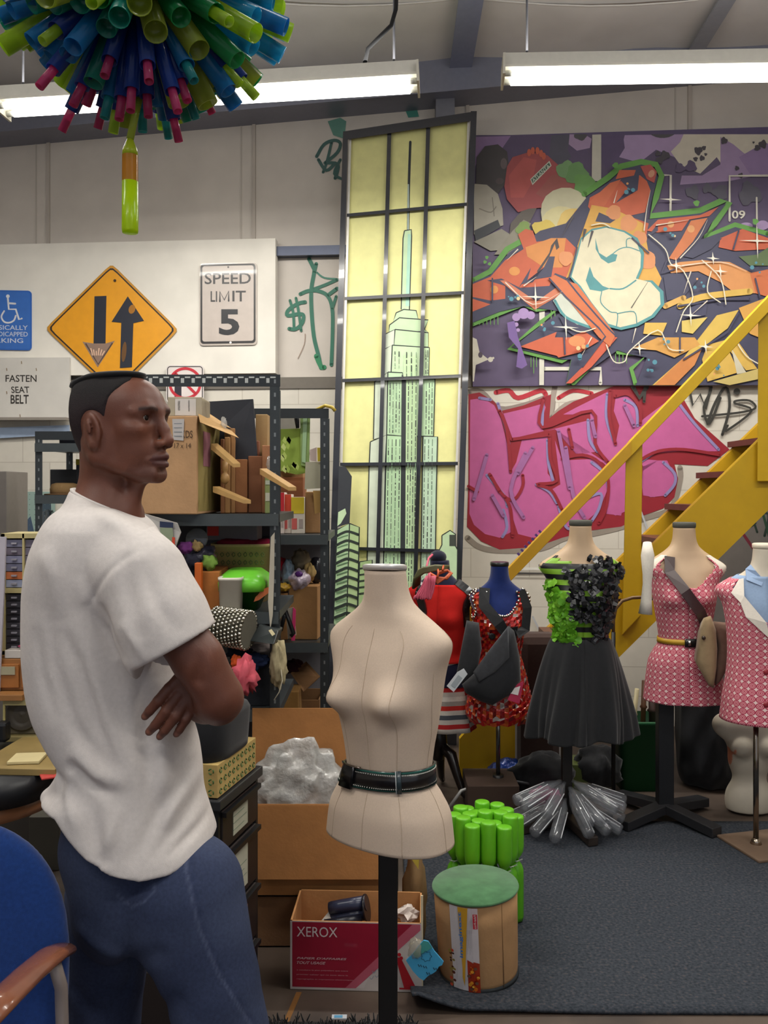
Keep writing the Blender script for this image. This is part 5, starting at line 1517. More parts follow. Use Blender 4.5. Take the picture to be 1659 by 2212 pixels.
mb = surf(whites, 96, 30, '#d9d2c4', lambda th, t: kc(.44 + .165 * t, th) and abs(math.atan2(math.sin(th), math.cos(th))) > .74 and abs(math.atan2(math.sin(th), math.cos(th))) < 1.7)
obj('shoulder_panel', mb, M_cloth, DR, solid=.002, label='white shoulder panels')
BL_ = thing('belt', 'thin yellow belt with black buckle round the pink dress', 'belt', tuple(f1.M @ Vector((0, 0, .19))))
obj('strap', belt_ring(f1, .175, .200, .011, .004, '#c29a2e'), M_plas, BL_)
obj('buckle', belt_ring(f1, .168, .207, .015, .005, '#1c1a1c', -.12, .32, 6), M_gloss, BL_, label='black buckle')
obj('buckle_prong', belt_ring(f1, .176, .199, .021, .002, '#b9b9b9', -.02, .06, 3), M_chrome, BL_)
# long white sleeve hanging from its left shoulder
mb = MB('#d2ccc2')
a = [P(1398, 1172, 4.22), P(1399, 1200, 4.20), P(1399, 1240, 4.19), P(1398, 1262, 4.19), P(1396, 1300, 4.19), P(1394, 1326, 4.19)]
mb.tube(a, [.020, .032, .024, .021, .026, .033], None, 14)
obj('long_glove', mb, M_cloth, label='long white sleeve hanging at the side of the pink dress', cat='sleeve')
# shoulder bag
BG = thing('shoulder_bag', 'slouchy tan suede shoulder bag on dark brown strap across the pink dress', 'bag', tuple(P(1535, 1480, 4.12)))
P_ = [f1.pt(-.62, .60, .012), f1.pt(-.42, .53, .016), f1.pt(-.12, .44, .03), f1.pt(.25, .34, .03), f1.pt(.62, .24, .035), f1.pt(.95, .15, .03), P(1523, 1350, 4.17)]
N_ = [Vector((0, -1, .1)).normalized()] * len(P_)
obj('strap', ribbon(P_, N_, .050, .005, '#3c2a2a'), M_leather, BG)
M_suede = mat('suede', rough=.95, noise=.12, nscale=30, sheen=.2, spec=.1, bump=.3, bscale=20)
sheet('bag_body', [(1520, 1335), (1534, 1330), (1545, 1360), (1548, 1400), (1546, 1445), (1540, 1486), (1530, 1480), (1516, 1455), (1502, 1430), (1508, 1395), (1512, 1360)], 4.15, .035, '#9a8566', M_suede, BG)
sheet('bag_side', [(1541, 1342), (1570, 1345), (1592, 1362), (1590, 1390), (1578, 1430), (1556, 1470), (1545, 1480), (1546, 1430), (1550, 1390), (1541, 1360)], 4.17, .03, '#80685a', M_suede, BG)
mb = MB('#33241c'); mb.ball(P(1520, 1378, 4.11), .010, '#33241c', 10); obj('button', mb, M_gloss, BG)

# ---- white form with pink ring print jacket, at the right edge
f2 = Form(P(1655, 0, 4.0).x, 4.0, .62, math.radians(-14), 1.06, 1.1, 1.0, 0, .02)
T = thing('dress_form', 'white mannequin in the pink ring print jacket at the right edge', 'dress form', (f2.loc[0], 4.0, 0))
obj('torso', f2.body('#c9bfae'), M_form, T); obj('neck_cap', f2.cap('#d2c8b6', .016), M_form, T)
px = P(1633, 0, 3.98).x
mb = MB('#8d8378'); mb.cyl((px, 3.98, .02), (px, 3.98, .70), .012, None, '#8d8378', 16); mb.cyl((px, 3.98, .02), (px, 3.98, .05), .028, .014, '#b5a898', 16); obj('pole', mb, M_chrome, T)
mb = MB('#6e5a4a'); mb.box(px + .10, 3.99, .018, .42, .30, .012, '#6e5a4a', yaw=.25); obj('base_plate', mb, M_wood, T, bevel=.003)
JK = thing('jacket', 'pink ring print jacket with white lapels over a blue shirt, right edge', 'jacket', tuple(f2.M @ Vector((0, 0, 0))))
def jfn(th, t):
    z = -.04 + .64 * t; p = f2.pt(th, max(z, .40), .016); c = f2.M @ Vector((0, 0, 0)); k = max(0, .40 - z) / .44
    s_ = 1 - .06 * math.sin(math.pi * min(1, k * 1.3)) + .16 * k * k; p = Vector((c.x + (p.x - c.x) * s_, c.y + (p.y - c.y) * s_, 0)); p.z = (f2.M @ Vector((0, 0, z))).z
    return p
def jkeep(th, t):
    z = -.04 + .64 * t; x = math.atan2(math.sin(th), math.cos(th))
    if abs(x - .05) < 1.0 * max(0, (z - .38)) / .22: return False
    return z < .605
obj('jacket_body', surf(jfn, 84, 64, '#c0506a', jkeep, uvs=1.1), M_pink, JK, solid=.004)
mb = MB('#d8cfc4')
N1 = Vector((0, -1, 0))
mb.poly3([f2.pt(-.92, .600, .022), f2.pt(-.80, .54, .026), f2.pt(-.64, .50, .028), f2.pt(-.56, .44, .030), f2.pt(-.02, .345, .030), f2.pt(-.10, .42, .026), f2.pt(-.50, .53, .022), f2.pt(-.80, .605, .018)], N1, '#ddd5ca', .004)
mb.poly3([f2.pt(.95, .600, .022), f2.pt(.86, .54, .030), f2.pt(.70, .50, .030), f2.pt(.05, .345, .030), f2.pt(.12, .42, .026), f2.pt(.50, .53, .022), f2.pt(.82, .605, .018)][::-1], N1, '#ddd5ca', .004)
obj('lapels', mb, M_cloth, JK, label='white lapels')
for z in (.20, .06):
    mb = MB('#8c2430'); p = jfn(-.10, (z + .04) / .64); mb.ball(p, .014, '#8a2631', 14, sc=(1, .5, 1)); obj('button', mb, M_gloss, JK, label='dark red button')
def sfn(th, t): return f2.pt(th, .33 + .285 * t, .008)
obj('undershirt', surf(sfn, 64, 24, '#8ba0bd', None), M_cloth, JK, solid=.003, label='pale blue shirt under the jacket')
mb = MB('#93a8c6')
for g in (-1, 1):
    mb.poly3([f2.pt(g * .15, .575, .014), f2.pt(g * .65, .600, .020), f2.pt(g * 1.2, .645, .022), f2.pt(g * 1.2, .665, .008), f2.pt(g * .6, .64, .008), f2.pt(g * .12, .60, .006)][::g], N1, '#93a8c6', .003)
obj('shirt_collar', mb, M_cloth, JK, label='pale blue collar')

# ---- form with lime and black top and black skirt
f3 = Form(P(1254, 0, 4.2).x, 4.2, .715, math.radians(-3), .96, 1, 1.0, .026, .034)
T = thing('dress_form', 'beige mannequin in lime and black bodice with long black skirt', 'dress form', (f3.loc[0], 4.2, 0))
obj('torso', f3.body(skin_f), M_form, T); obj('neck_cap', f3.cap('#46463f', .02), M_matte, T, label='dark neck cap')
px = P(1224, 0, 4.2).x
mb = MB('#17171a'); mb.box(px, 4.2, .39, .045, .045, .66, '#1a1512'); obj('post', mb, M_plas, T)
mb = MB('#2a2320'); base_cross(mb, px, 4.2, .014, .24, '#2c2420', math.radians(-72), .04, .05); obj('base', mb, M_wood, T, bevel=.004)
TP = thing('bodice', 'bodice of lime green discs and clustered black petals above the black skirt', 'top', tuple(f3.M @ Vector((0, 0, .2))))
k3 = neck_cut(.565, 1.3, .62, .50, .57)
def tcf(i, j): return '#16181a' if (j // 2) % 2 else '#7aa82e'
mb = surf(lambda th, t: f3.pt(th, .17 + .44 * t, .006), 72, 36, '#16181a', lambda th, t: k3(.17 + .44 * t, th), tcf)
obj('striped_base', mb, M_plas, TP, solid=.003)
rr = random.Random(11)
mb = MB('#6fb52c')
for i in range(190):
    th = -1.65 + 1.55 * rr.random() ** 1.1; z = .18 + .30 * rr.random()
    if z > .44 and th > -.9: z -= .12
    if th > -.35 and z > .30: continue
    p = f3.pt(th, z, .010 + .016 * rr.random()); n = (f3.pt(th, z, .06) - f3.pt(th, z, 0)).normalized()
    n = (n + Vector((rr.uniform(-.5, .5), rr.uniform(-.3, .3), rr.uniform(-.6, .6)))).normalized()
    q = n.to_track_quat('Z', 'Y').to_matrix(); r = rr.uniform(.014, .022)
    g = rr.choice(('#6cb428', '#7cc433', '#63a527', '#8bcb40'))
    vs = [p + q @ Vector((r * math.cos(a), r * math.sin(a), .004 * math.sin(3 * a + i))) for a in [2 * math.pi * k / 10 for k in range(10)]] + [p + q @ Vector((0, 0, .002))]
    mb.add(vs, [(k, (k + 1) % 10, 10) for k in range(10)], g, True)
o = obj('lime_discs', mb, mat('lime plastic', rough=.35, noise=.05, translu=.25), TP, label='overlapping lime green discs'); o['kind'] = 'stuff'
mb = MB('#1d1e20')
for i in range(420):
    if i < 330: th = -.45 + 1.75 * rr.random(); z = .30 + .29 * rr.random() - .05 * (th > .9)
    else: th = .25 + 1.1 * rr.random(); z = .17 + .16 * rr.random()
    if (th + .45) ** 2 < .0 or (z > .55 and th < .0): continue
    bulge = .05 * math.exp(-((th - .45) / .75) ** 2 - ((z - .42) / .13) ** 2)
    p = f3.pt(th, z, .012 + bulge * rr.uniform(.6, 1.1)); n = (f3.pt(th, z, .06) - f3.pt(th, z, 0)).normalized()
    n = (n + Vector((rr.uniform(-.8, .8), rr.uniform(-.3, .3), rr.uniform(-.8, .8)))).normalized()
    q = n.to_track_quat('Z', 'Y').to_matrix() @ Matrix.Rotation(rr.uniform(0, 6.28), 3, 'Z'); l = rr.uniform(.014, .024); w_ = rr.uniform(.008, .014)
    vs = [p + q @ Vector(u) for u in ((-l, -w_ * .6, 0), (0, -w_, .005), (l, -w_ * .7, 0), (l, w_ * .7, 0), (0, w_, .005), (-l, w_ * .6, 0))]
    mb.add(vs, [(0, 1, 4, 5), (1, 2, 3, 4)], rr.choice(('#1a1b1d', '#242528', '#101113', '#34353a')), False)
o = obj('black_petals', mb, mat('black petals', rough=.32, noise=.1, coat=.2), TP, label='clustered glossy black petals'); o['kind'] = 'stuff'
def skf(th, t):
    z = .205 - .47 * (1 - t); k = 1 - t; p = f3.pt(th, .185, .014); c = f3.M @ Vector((0, 0, .185))
    g = 1.04 + .95 * (k ** .62) - .06 * max(0, k - .8) * 5
    g *= 1 + (.02 + .11 * k) * math.sin(9 * th + 1.6 * math.sin(3 * th) + 2 * k) + .03 * k * math.sin(23 * th + 4 * k)
    return Vector((c.x + (p.x - c.x) * g, c.y + (p.y - c.y) * g * .9, f3.loc[2] + z + .012 * k * math.sin(5 * th)))
obj('long_skirt', surf(skf, 180, 60, '#1d1e21'), M_black, solid=.003, label='long full black skirt with deep folds under the lime bodice', cat='skirt')

# ---- blue velvet form in candy wrapper dress
f4 = Form(P(1079, 0, 4.5).x, 4.5, .60, math.radians(4), .84, .86, .86, .022, .012)
T = thing('dress_form', 'small dark blue velvet form in red candy wrapper dress', 'dress form', (f4.loc[0], 4.5, 0))
obj('torso', f4.body('#16265c'), M_velvet, T); obj('neck_cap', f4.cap('#191919', .018), M_gloss, T, label='black neck cap')
px = P(1076, 0, 4.5).x
mb = MB('#8c8c8c'); mb.cyl((px, 4.5, .12), (px, 4.5, .62), .011, None, '#8f8f8f', 14); obj('pole', mb, M_chrome, T)
mb = MB('#1b1b1d'); mb.cyl((px, 4.5, .12), (px, 4.5, .17), .028, None, '#1b1b1d', 14)
for q in (.2, 2.2, 3.4, 5.2): mb.tube([(px, 4.5, .15), (px + .20 * math.cos(q), 4.5 + .18 * math.sin(q), .10), (px + .27 * math.cos(q), 4.5 + .24 * math.sin(q), .012)], .009, '#2a2a2c' if q < 3 else '#9a9a98', 8)
obj('tripod_base', mb, M_metal, T)
CD = thing('wrapper_dress', 'red and orange candy wrapper dress with silver beaded edges', 'dress', tuple(f4.M @ Vector((0, 0, -.2))))
k4 = neck_cut(.455, .62, .60, .44, .56)
rr = random.Random(5)
fcol = ['#a81818', '#b81f1c', '#8c1216', '#c4321e', '#a81818', '#b9481f', '#b51c1c', '#6c0e12', '#b5a9a2', '#cc5a28']
def cfn(th, t):
    z = -.18 + .77 * t; j = math.sin(th * 37 + t * 91) * math.cos(th * 53 - t * 67)
    if z >= .2: return f4.pt(th, z, .010 + .006 * j)
    k = (.2 - z) / .38; p = f4.pt(th, .2, .01); c = f4.M @ Vector((0, 0, .2 * f4.sz))
    g = 1 + .62 * min(1, k * 1.25) ** .8 + .05 * j * k
    if k > .9: g -= (k - .9) * 1.8
    return Vector((c.x + (p.x - c.x) * g, c.y + (p.y - c.y) * g, p.z + (z - .2) * f4.sz + .01 * j))
mb = surf(cfn, 60, 44, '#a81818', lambda th, t: k4(-.18 + .77 * t, th), lambda i, j: rr.choice(fcol))
mb.sm = [False] * len(mb.sm)
obj('wrapper_shell', mb, M_foil, CD, solid=.003)
mb = MB('#bdb9b0')
for g in (-1, 1):
    for i in range(24):
        q = 2 * math.pi * i / 24; th = g * (math.pi / 2 + .50 * math.cos(q)); z = .515 + .085 * math.sin(q)
        mb.ball(f4.pt(th, z, .014), .0085, '#c2beb4', 8)
for i in range(22):
    th = -.62 + 1.24 * i / 21; z = .455 + (abs(th) / .62) ** 2.2 * .135
    mb.ball(f4.pt(th, z, .014), .0075, '#c2beb4', 8)
o = obj('beaded_trim', mb, M_chrome, CD, label='silver beaded trim'); o['kind'] = 'stuff'
mb = MB('#1c1a1a'); mb.lathe([(.001, 0), (.016, 0), (.017, .006), (.012, .008), (.001, .006)], f4.pt(-.42, .34, .02), '#1c1a1a', 20, Matrix.Rotation(math.radians(90), 3, 'X')); obj('round_button', mb, M_gloss, CD)
# messenger bag on it
MBG = thing('messenger_bag', 'black canvas messenger bag slung on wide straps over the wrapper dress', 'bag', tuple(P(1060, 1510, 4.3)))
P_ = [f4.pt(-.95, .615, .02), f4.pt(-.60, .52, .03), f4.pt(-.15, .42, .04), f4.pt(.4, .28, .04), P(1107, 1355, 4.36)]
obj('strap', ribbon(P_, [Vector((0, -1, .1)).normalized()] * 5, .055, .005, '#1c1d20'), M_black, MBG)
P_ = [f4.pt(.95, .60, .02), f4.pt(.9, .50, .03), f4.pt(.85, .38, .035), P(1116, 1370, 4.36)]
obj('strap', ribbon(P_, [Vector((0, -1, .1)).normalized()] * 4, .045, .005, '#1c1d20'), M_black, MBG)
sheet('bag_body', [(998, 1478), (1040, 1440), (1098, 1352), (1110, 1362), (1122, 1420), (1124, 1468), (1106, 1496), (1062, 1522), (1034, 1512), (1005, 1495)], 4.32, .07, '#222327', M_black, MBG)
sheet('flap', [(1022, 1452), (1060, 1400), (1098, 1352), (1100, 1420), (1070, 1452), (1034, 1474)], 4.25, .012, '#3b3c40', M_black, MBG, .01)
sheet('side_pocket', [(986, 1455), (1008, 1340), (1034, 1345), (1040, 1400), (1030, 1450), (1000, 1480)], 4.36, .04, '#2a2b2e', M_black, MBG)
mb = MB('#c9cdd2'); q = [P(965, 1482, 4.2), P(980, 1495, 4.2), P(1010, 1456, 4.2), P(1002, 1444, 4.2), P(988, 1452, 4.2)]
mb.poly3(q, Vector((0, -1, 0)), '#c9cdd2', .003); mb.poly3([P(974, 1480, 4.198), P(983, 1487, 4.198), P(999, 1465, 4.198), P(990, 1458, 4.198)], Vector((0, -1, 0)), '#9da4ac')
obj('hang_tag', mb, M_gloss, MBG, label='clear plastic tag')
mb = MB('#a8284c'); mb.poly3([P(1096, 1512, 4.28), P(1122, 1520, 4.28), P(1131, 1472, 4.28), P(1112, 1480, 4.28)], Vector((0, -1, 0)), '#a8284c', .004); mb.poly3([P(1103, 1498, 4.278), P(1119, 1502, 4.278), P(1124, 1482, 4.278), P(1111, 1486, 4.278)], Vector((0, -1, 0)), '#d8d0d0')
obj('price_tag', mb, M_matte, MBG, label='magenta tag with white square')

# ---- red form with coiled ropes
f5 = Form(P(950, 0, 4.65).x, 4.65, .60, math.radians(-12), .95, .95, .88, .02, .02)
T = thing('dress_form', 'dark form in plain red top with black straps behind the foreground form', 'dress form', (f5.loc[0], 4.65, 0))
obj('torso', f5.body('#1a1c33'), M_velvet, T)
mb = MB('#191a22'); mb.ball(f5.pt(0, .76) + Vector((0, .045, 0)), .046, '#16182a', 16, sc=(1, 1, .8)); obj('neck_cap', mb, M_velvet, T, label='rounded dark neck cap')
px = P(946, 0, 4.65).x
mb = MB('#16100f')
mb.lathe([(.03, .60), (.035, .55), (.022, .52), (.034, .46), (.02, .42), (.026, .38), (.045, .34), (.05, .28), (.035, .24), (.03, .20), (.001, .19)], (px, 4.65, 0), '#16100f', 20)
obj('turned_post', mb, M_gloss, T)
for k, q in enumerate((-.75, 1.4, 3.5)):
    mb = MB('#16100f'); c, s = math.cos(q), math.sin(q)
    mb.tube([(px + .02 * c, 4.65 + .02 * s, .28), (px + .09 * c, 4.65 + .09 * s, .24), (px + .13 * c, 4.65 + .13 * s, .14), (px + .17 * c, 4.65 + .17 * s, .06), (px + .24 * c, 4.65 + .24 * s, .015)], [.028, .03, .022, .018, .014], None, 10)
    obj('leg', mb, M_gloss, T)
RT = thing('sleeveless_shirt', 'plain bright red sleeveless top behind the foreground form', 'top', tuple(f5.M @ Vector((0, 0, .15))))
obj('shirt_body', surf(lambda th, t: f5.pt(th, .14 + .46 * t, .008), 56, 34, '#b2201c', lambda th, t: abs(abs(math.atan2(math.sin(th), math.cos(th))) - 1.57) > .3 or t < .9), M_cloth, RT, solid=.003)
for g, p_ in ((-1, [(-.55, .625), (-.50, .54), (-.40, .44), (-.6, .34)]), (1, [(1.05, .62), (1.05, .55), (1.1, .46), (1.35, .36)])):
    obj('shoulder_strap', f5.strap(p_, .04, .012, '#131316', .012), M_leather, RT)
def skf5(th, t):
    z = .16 - .42 * (1 - t); k = 1 - t; p = f5.pt(th, .17, .012); c = f5.M @ Vector((0, 0, .17)); g = 1 + .5 * k + .05 * k * math.sin(8 * th)
    return Vector((c.x + (p.x - c.x) * g, c.y + (p.y - c.y) * g, f5.loc[2] + z * .88))
cl = ['#b9b1a8', '#a52a2a', '#b9b1a8', '#4c5058', '#c7c0b6', '#b83028', '#9a948c', '#cfc8be']
obj('striped_skirt', surf(skf5, 64, 16, '#b9b1a8', None, lambda i, j: cl[(j + i // 11) % 8]), M_cloth, solid=.003, label='white, grey and red banded skirt under the red top', cat='skirt')
# ropes over its shoulder
for k, (c, label, w) in enumerate((('#59573a', 'coiled olive green cord on the shoulder of the red top', .011), ('#c2566c', 'loops of pink cord hanging over the red top', .006), ('#b9552f', 'orange cord bundle tied beside the dark neck cap', .007))):
    mb = MB(c); rr = random.Random(k)
    if k == 0:
        for i in range(5): mb.tube([P(893 + i * 3, 1270 - i * 2, 4.50), P(896 + i * 2, 1250 - i * 4, 4.46), P(915, 1236 - i * 2, 4.44), P(940, 1231 - i * 2, 4.43), P(966 + i, 1228 - i, 4.45)], w * .8, None, 8)
    elif k == 1:
        for i in range(7):
            x = 896 + i * 6; pts = []
            for j in range(15):
                q = j / 14 * math.pi; pts.append(P(928 - (30 - 3 * i) * math.sin(q) * (1 - .25 * i / 7) + 3 * i * math.sin(q * .5) - 6 * (j / 14), 1238 + 50 * math.sin(q) ** .8 * (1 + .1 * rr.random()) + (j / 14) * 6, 4.42 - .004 * i))
            mb.tube(pts, w, None, 7)
        mb.tube([P(926, 1238, 4.45), P(922, 1222, 4.5), P(926, 1206, 4.52), P(934, 1198, 4.55)], w, None, 7)
    else:
        for i in range(5): mb.tube([P(928, 1238 + i, 4.42), P(945, 1248 + i * 3, 4.41), P(965, 1250 - i * 2 + i, 4.42), P(976 - i, 1238, 4.44), P(966, 1232, 4.44), P(946, 1236 + i, 4.42)], w, None, 7)
        mb.tube([P(945, 1226, 4.44), P(947, 1236, 4.41), P(945, 1248, 4.40)], w * .8, None, 7); mb.tube([P(958, 1222, 4.44), P(956, 1232, 4.41)], w * .8, None, 7)
    obj('cord_bundle', mb, M_plas, label=label, cat='cord')

# ---- white plaster-like bust standing on the floor at the right
fz0 = 0.012
v = Vol((P(1535, 0, 4.4).x, 4.18, fz0 - .01), (P(1760, 0, 4.4).x, 4.70, .60), .007)
cx_ = P(1622, 0, 4.42).x
def q3(x, z, y=0): return (cx_ + x, 4.44 + y, z)
v.ell(q3(0, .42), (.145, .085, .11), .05); v.ell(q3(0, .28), (.105, .08, .14), .05); v.ell(q3(0, .06), (.12, .09, .13), .05)
v.cone(q3(-.13, .44), q3(.13, .44), .055, .055, .04); v.cone(q3(0, .46), q3(.01, .56, -.01), .055, .048, .03)
for g in (-1, 1): v.ell(q3(g * .062, .345, -.06), (.055, .05, .05), .025)
v.op(lambda X, Y, Z: (fz0 - Z) + 0 * X + 0 * Y, q3(-.3, 0, -.3), q3(.3, .1, .3), .004, 'and')
v.op(lambda X, Y, Z: (Z - .55) + 0 * X + 0 * Y, q3(-.3, .5, -.3), q3(.3, .6, .3), .004, 'and')
vobj('mannequin_bust', v, M_form, lambda V: np.where((np.exp(-((V[:, 0] - cx_ + .105) / .008)**2 - ((V[:, 2] - .28) / .06)**2) > .4)[:, None], np.array(hexc('#b9765c')), np.array(hexc('#b9b0a0'))), label='white headless mannequin bust standing on the floor, scuffed pink', cat='mannequin')
# ================================================================== yellow stairs
SY = Plane((0, 4.86, 0), math.radians(1.5))
M_yel = mat('yellow paint', rough=.5, noise=.06, nscale=10, big=.08)
YL = '#c09a12'
ST = thing('staircase', 'steep yellow wooden staircase with handrail climbing to the right', 'stairs', (.6, 4.9, 0))
def board(mb, pts, y0, t, c):
    """side outline in (x, z), standing at distance y0, t deep"""
    mb.poly3([Vector((x, y0 - x * .03, z)) for x, z in pts], Vector((0, -1, 0)), c, 0)
    n = len(pts); a = [Vector((x, y0 - x * .03, z)) for x, z in pts]; b = [p + Vector((0, t, 0)) for p in a]
    mb.poly3(b, Vector((0, 1, 0)), c, 0)
    mb.add(a + b, [(i, n + i, n + (i + 1) % n, (i + 1) % n) for i in range(n)], c)
def lz(x, b=-.49): return (x + b) * 1.0
mb = MB(YL); board(mb, [(.49, .0), (.60, 0), (3.2, 2.60), (3.2, 3.03), (.56, .40), (.42, .24), (.42, 0)], 4.90, .045, YL); obj('stringer', mb, M_yel, ST)
mb = MB('#b8900f'); board(mb, [(.52, 0), (.62, 0), (3.1, 2.50), (3.1, 2.80), (.52, .28)], 5.50, .045, '#b8900f'); obj('stringer', mb, M_yel, ST)
for k in range(13):
    x = .66 + k * .196; z = .375 + k * .192
    mb = MB('#5f3b22'); mb.box(x + .02, 5.20, z - .005, .22, .555, .035, '#5f3a22'); obj('tread', mb, M_wood, ST)
mb = MB(YL); mb.hexa([P(1344, 1372, 4.80), P(1384, 1330, 4.80), P(1388, 940, 4.80), P(1352, 968, 4.80), P(1344, 1372, 4.88), P(1384, 1330, 4.88), P(1388, 940, 4.88), P(1352, 968, 4.88)], YL)
obj('rail_post', mb, M_yel, ST, bevel=.004)
mb = MB(YL); mb.hexa([P(1636, 1040, 4.80), P(1680, 1040, 4.80), P(1680, 640, 4.80), P(1638, 672, 4.80), P(1636, 1040, 4.90), P(1680, 1040, 4.90), P(1680, 640, 4.90), P(1638, 672, 4.90)], YL)
obj('rail_post', mb, M_yel, ST, bevel=.004)
mb = MB('#c8a217')
def rail(mb, a, b, d, w0, t, c):
    p, q = P(*a, d), P(*b, d); u = Vector((0, 0, w0))
    mb.hexa([p - u, q - u, q + u, p + u] + [v + Vector((0, t, 0)) for v in (p - u, q - u, q + u, p + u)], c)
rail(mb, (1000, 1346), (1364, 968), 4.76, .042, .045, '#bb8f1c'); rail(mb, (1360, 972), (1760, 552), 4.77, .044, .045, '#c7a118')
obj('handrail', mb, M_yel, ST, bevel=.003)
mb = MB('#54427a')
for i in range(7):
    a = lerp((1126, 1205), (1180, 1148), i / 7); p = P(a[0] - 6, a[1] - 8, 4.755); mb.box(p.x, p.y, p.z, .016, .006, .012, '#54427a', M=Matrix.Rotation(.8, 4, 'Y'))
obj('rail_tape', mb, M_cloth, ST, label='purple braid along the lower handrail')

# ================================================================== front centre
def carton(name, label, pts, z0, z1, c, cat='box', walls=.006, flaps=(), group=None, floor_=True, ci=None):
    """open box: pts = four floor corners (near left, near right, far right, far left)"""
    t = thing(name, label, cat, ((pts[0][0] + pts[2][0]) / 2, (pts[0][1] + pts[2][1]) / 2, z0), group)
    mb = MB(c); n = 4; cen = Vector((sum(p[0] for p in pts) / 4, sum(p[1] for p in pts) / 4, 0))
    for i in range(4):
        a, b = Vector((*pts[i], 0)), Vector((*pts[(i + 1) % 4], 0)); nn = (b - a).cross(Vector((0, 0, 1))).normalized() * walls
        U = Vector((0, 0, 1))
        mb.hexa([a + U * z0, b + U * z0, b + U * z1, a + U * z1, a - nn + U * z0, b - nn + U * z0, b - nn + U * z1, a - nn + U * z1], c)
    mb.poly3([Vector((*p, z0 + .004)) for p in pts], Vector((0, 0, 1)), ci or c, .004)
    obj('walls', mb, M_card, t)
    for q in flaps:
        mb = MB(c); q = [Vector(v) for v in q]; nn = (q[1] - q[0]).cross(q[2] - q[0]).normalized() * .004
        mb.hexa(q + [v + nn for v in q], c); obj('flap', mb, M_card, t)
    return t
# xerox box
xa, ya = P(627, 0, 2.86).x, 2.86; xb, yb = P(911, 0, 2.84).x, 2.84
zt_ = .222
BX = carton('paper_box', 'open red and white paper carton lettered XEROX, on the floor', [(xa, ya), (xb, yb), (xb + .01, yb + .225), (xa + .01, ya + .225)], .002, zt_, '#ad7b4c')
XP = Plane((xa, ya - .0015, 0), math.atan2(ya - yb, xb - xa))
pt = Paint(XP, .0015)
def XQ(u, v_):  # fractions of the front face -> pixels
    p = Vector((xa + (xb - xa) * u, ya + (yb - ya) * u, zt_ * v_)); return (CX + p.x * F / p.y, HY - (p.z - H) * F / p.y)
def xpoly(l, c): pt.poly([XQ(*p) for p in l], c)
xpoly([(0, 0), (1, 0), (1, 1), (0, 1)], '#c7bdb8'); xpoly([(.015, .035), (.42, .035), (.95, .985), (.015, .985)], '#971b33')
xpoly([(.42, .035), (.50, .035), (.99, .90), (.99, .985), (.93, .985)], '#b9596b'); xpoly([(.50, .035), (.60, .20), (.56, .035)], '#cfc4c0')
xpoly([(.80, .50), (.84, .50), (.965, .035), (.87, .035), (.82, .38)], '#b5202c'); xpoly([(.83, .035), (.83, .06), (.985, .06), (.985, .035)], '#b5202c')
for u, v_ in ((.79, .5), (.81, .44), (.83, .54), (.80, .56), (.845, .49), (.77, .47), (.835, .40)): x, y = XQ(u, v_); pt.blob(x, y, 4, '#b5202c')
for i in range(5): x, y = XQ(.62 + .02 * i, .20 + .03 * ((i * 3) % 5)); pt.line([(x - 4, y), (x, y + 4), (x + 5, y - 3)], 1.4, '#8f98a6')
def xtext(s_, u0, v0, u1, v1, c, **k):
    x0, y1_ = XQ(u0, v0); x1, y0_ = XQ(u1, v1); _, y2 = XQ(u1, v0); pt.text(s_, x0, y0_, x1, y1_, c, dy=y2 - y1_, **k)
xtext('XEROX', .05, .77, .36, .93, '#d9ccca', bold=0)
xtext("PAPIER D'AFFAIRES", .05, .44, .43, .49, '#d3b3b7', bold=.012, shear=.3); xtext('TOUT USAGE', .05, .37, .27, .42, '#d3b3b7', bold=.012, shear=.3)
for i, s_ in enumerate(('a conduire le plus polyvalent que votre', 'premier cahier qui ce sont dans la', 'reprographie et impressions electroniques')): xtext(s_, .05, .27 - i * .065, .44 if i < 2 else .48, .31 - i * .065, '#c79aa2')
obj('printed_front', pt.mb, M_sign, BX)
mb = MB('#d8d2c8'); mb.pbox(909, 1935, 914, 2145, 2.838, .004, '#cdbfa0'); obj('edge_strip', mb, M_card, BX)
# things in it
SP = thing('thread_spool', 'pair of black plastic cones lying in the open red carton', 'spool', tuple(P(755, 1985, 3.0)))
for dy, l in ((0, 0), (24, .0)):
    mb = MB('#1f2230'); a = P(712 + l, 1962 + dy, 2.99); b = P(788, 1950 + dy * .9, 2.97); mb.cyl(a, b, .020, .023, '#232637', 24); mb.cyl(b, b + (b - a).normalized() * .006, .026, None, '#1c1f2c', 24); mb.tube([a + (b - a) * .05, a + (b - a) * .3, a + (b - a) * .6, b], [.0215, .0222, .0228, .0235], '#2b2f45', 24)
    obj('cone', mb, M_gloss, SP)
mb = MB('#15161d'); d_ = (P(788, 1950, 2.97) - P(712, 1962, 2.99)).normalized(); mb.cyl(P(790, 1962, 2.97), P(790, 1962, 2.97) + d_ * .005, .045, None, '#15161d', 30); obj('end_disc', mb, M_gloss, SP)
mb = MB('#1a1b22'); mb.tube([P(700, 1990, 2.95), P(740, 1990, 2.95), P(782, 1985, 2.95)], [.006, .014, .018], '#1c1d28', 14); obj('marker_pen', mb, M_gloss, label='black tapered pen lying under the cones in the red carton', cat='pen')
mb = MB('#b3aaa0'); mb.poly3([P(688, 1996, 2.93), P(722, 1955, 3.02), P(745, 1980, 3.0), P(770, 1996, 2.95)], Vector((0, -1, .3)), '#a79f96', .004); obj('folded_sheet', mb, M_matte, label='grey folded sheet leaning under the black cones', cat='paper')
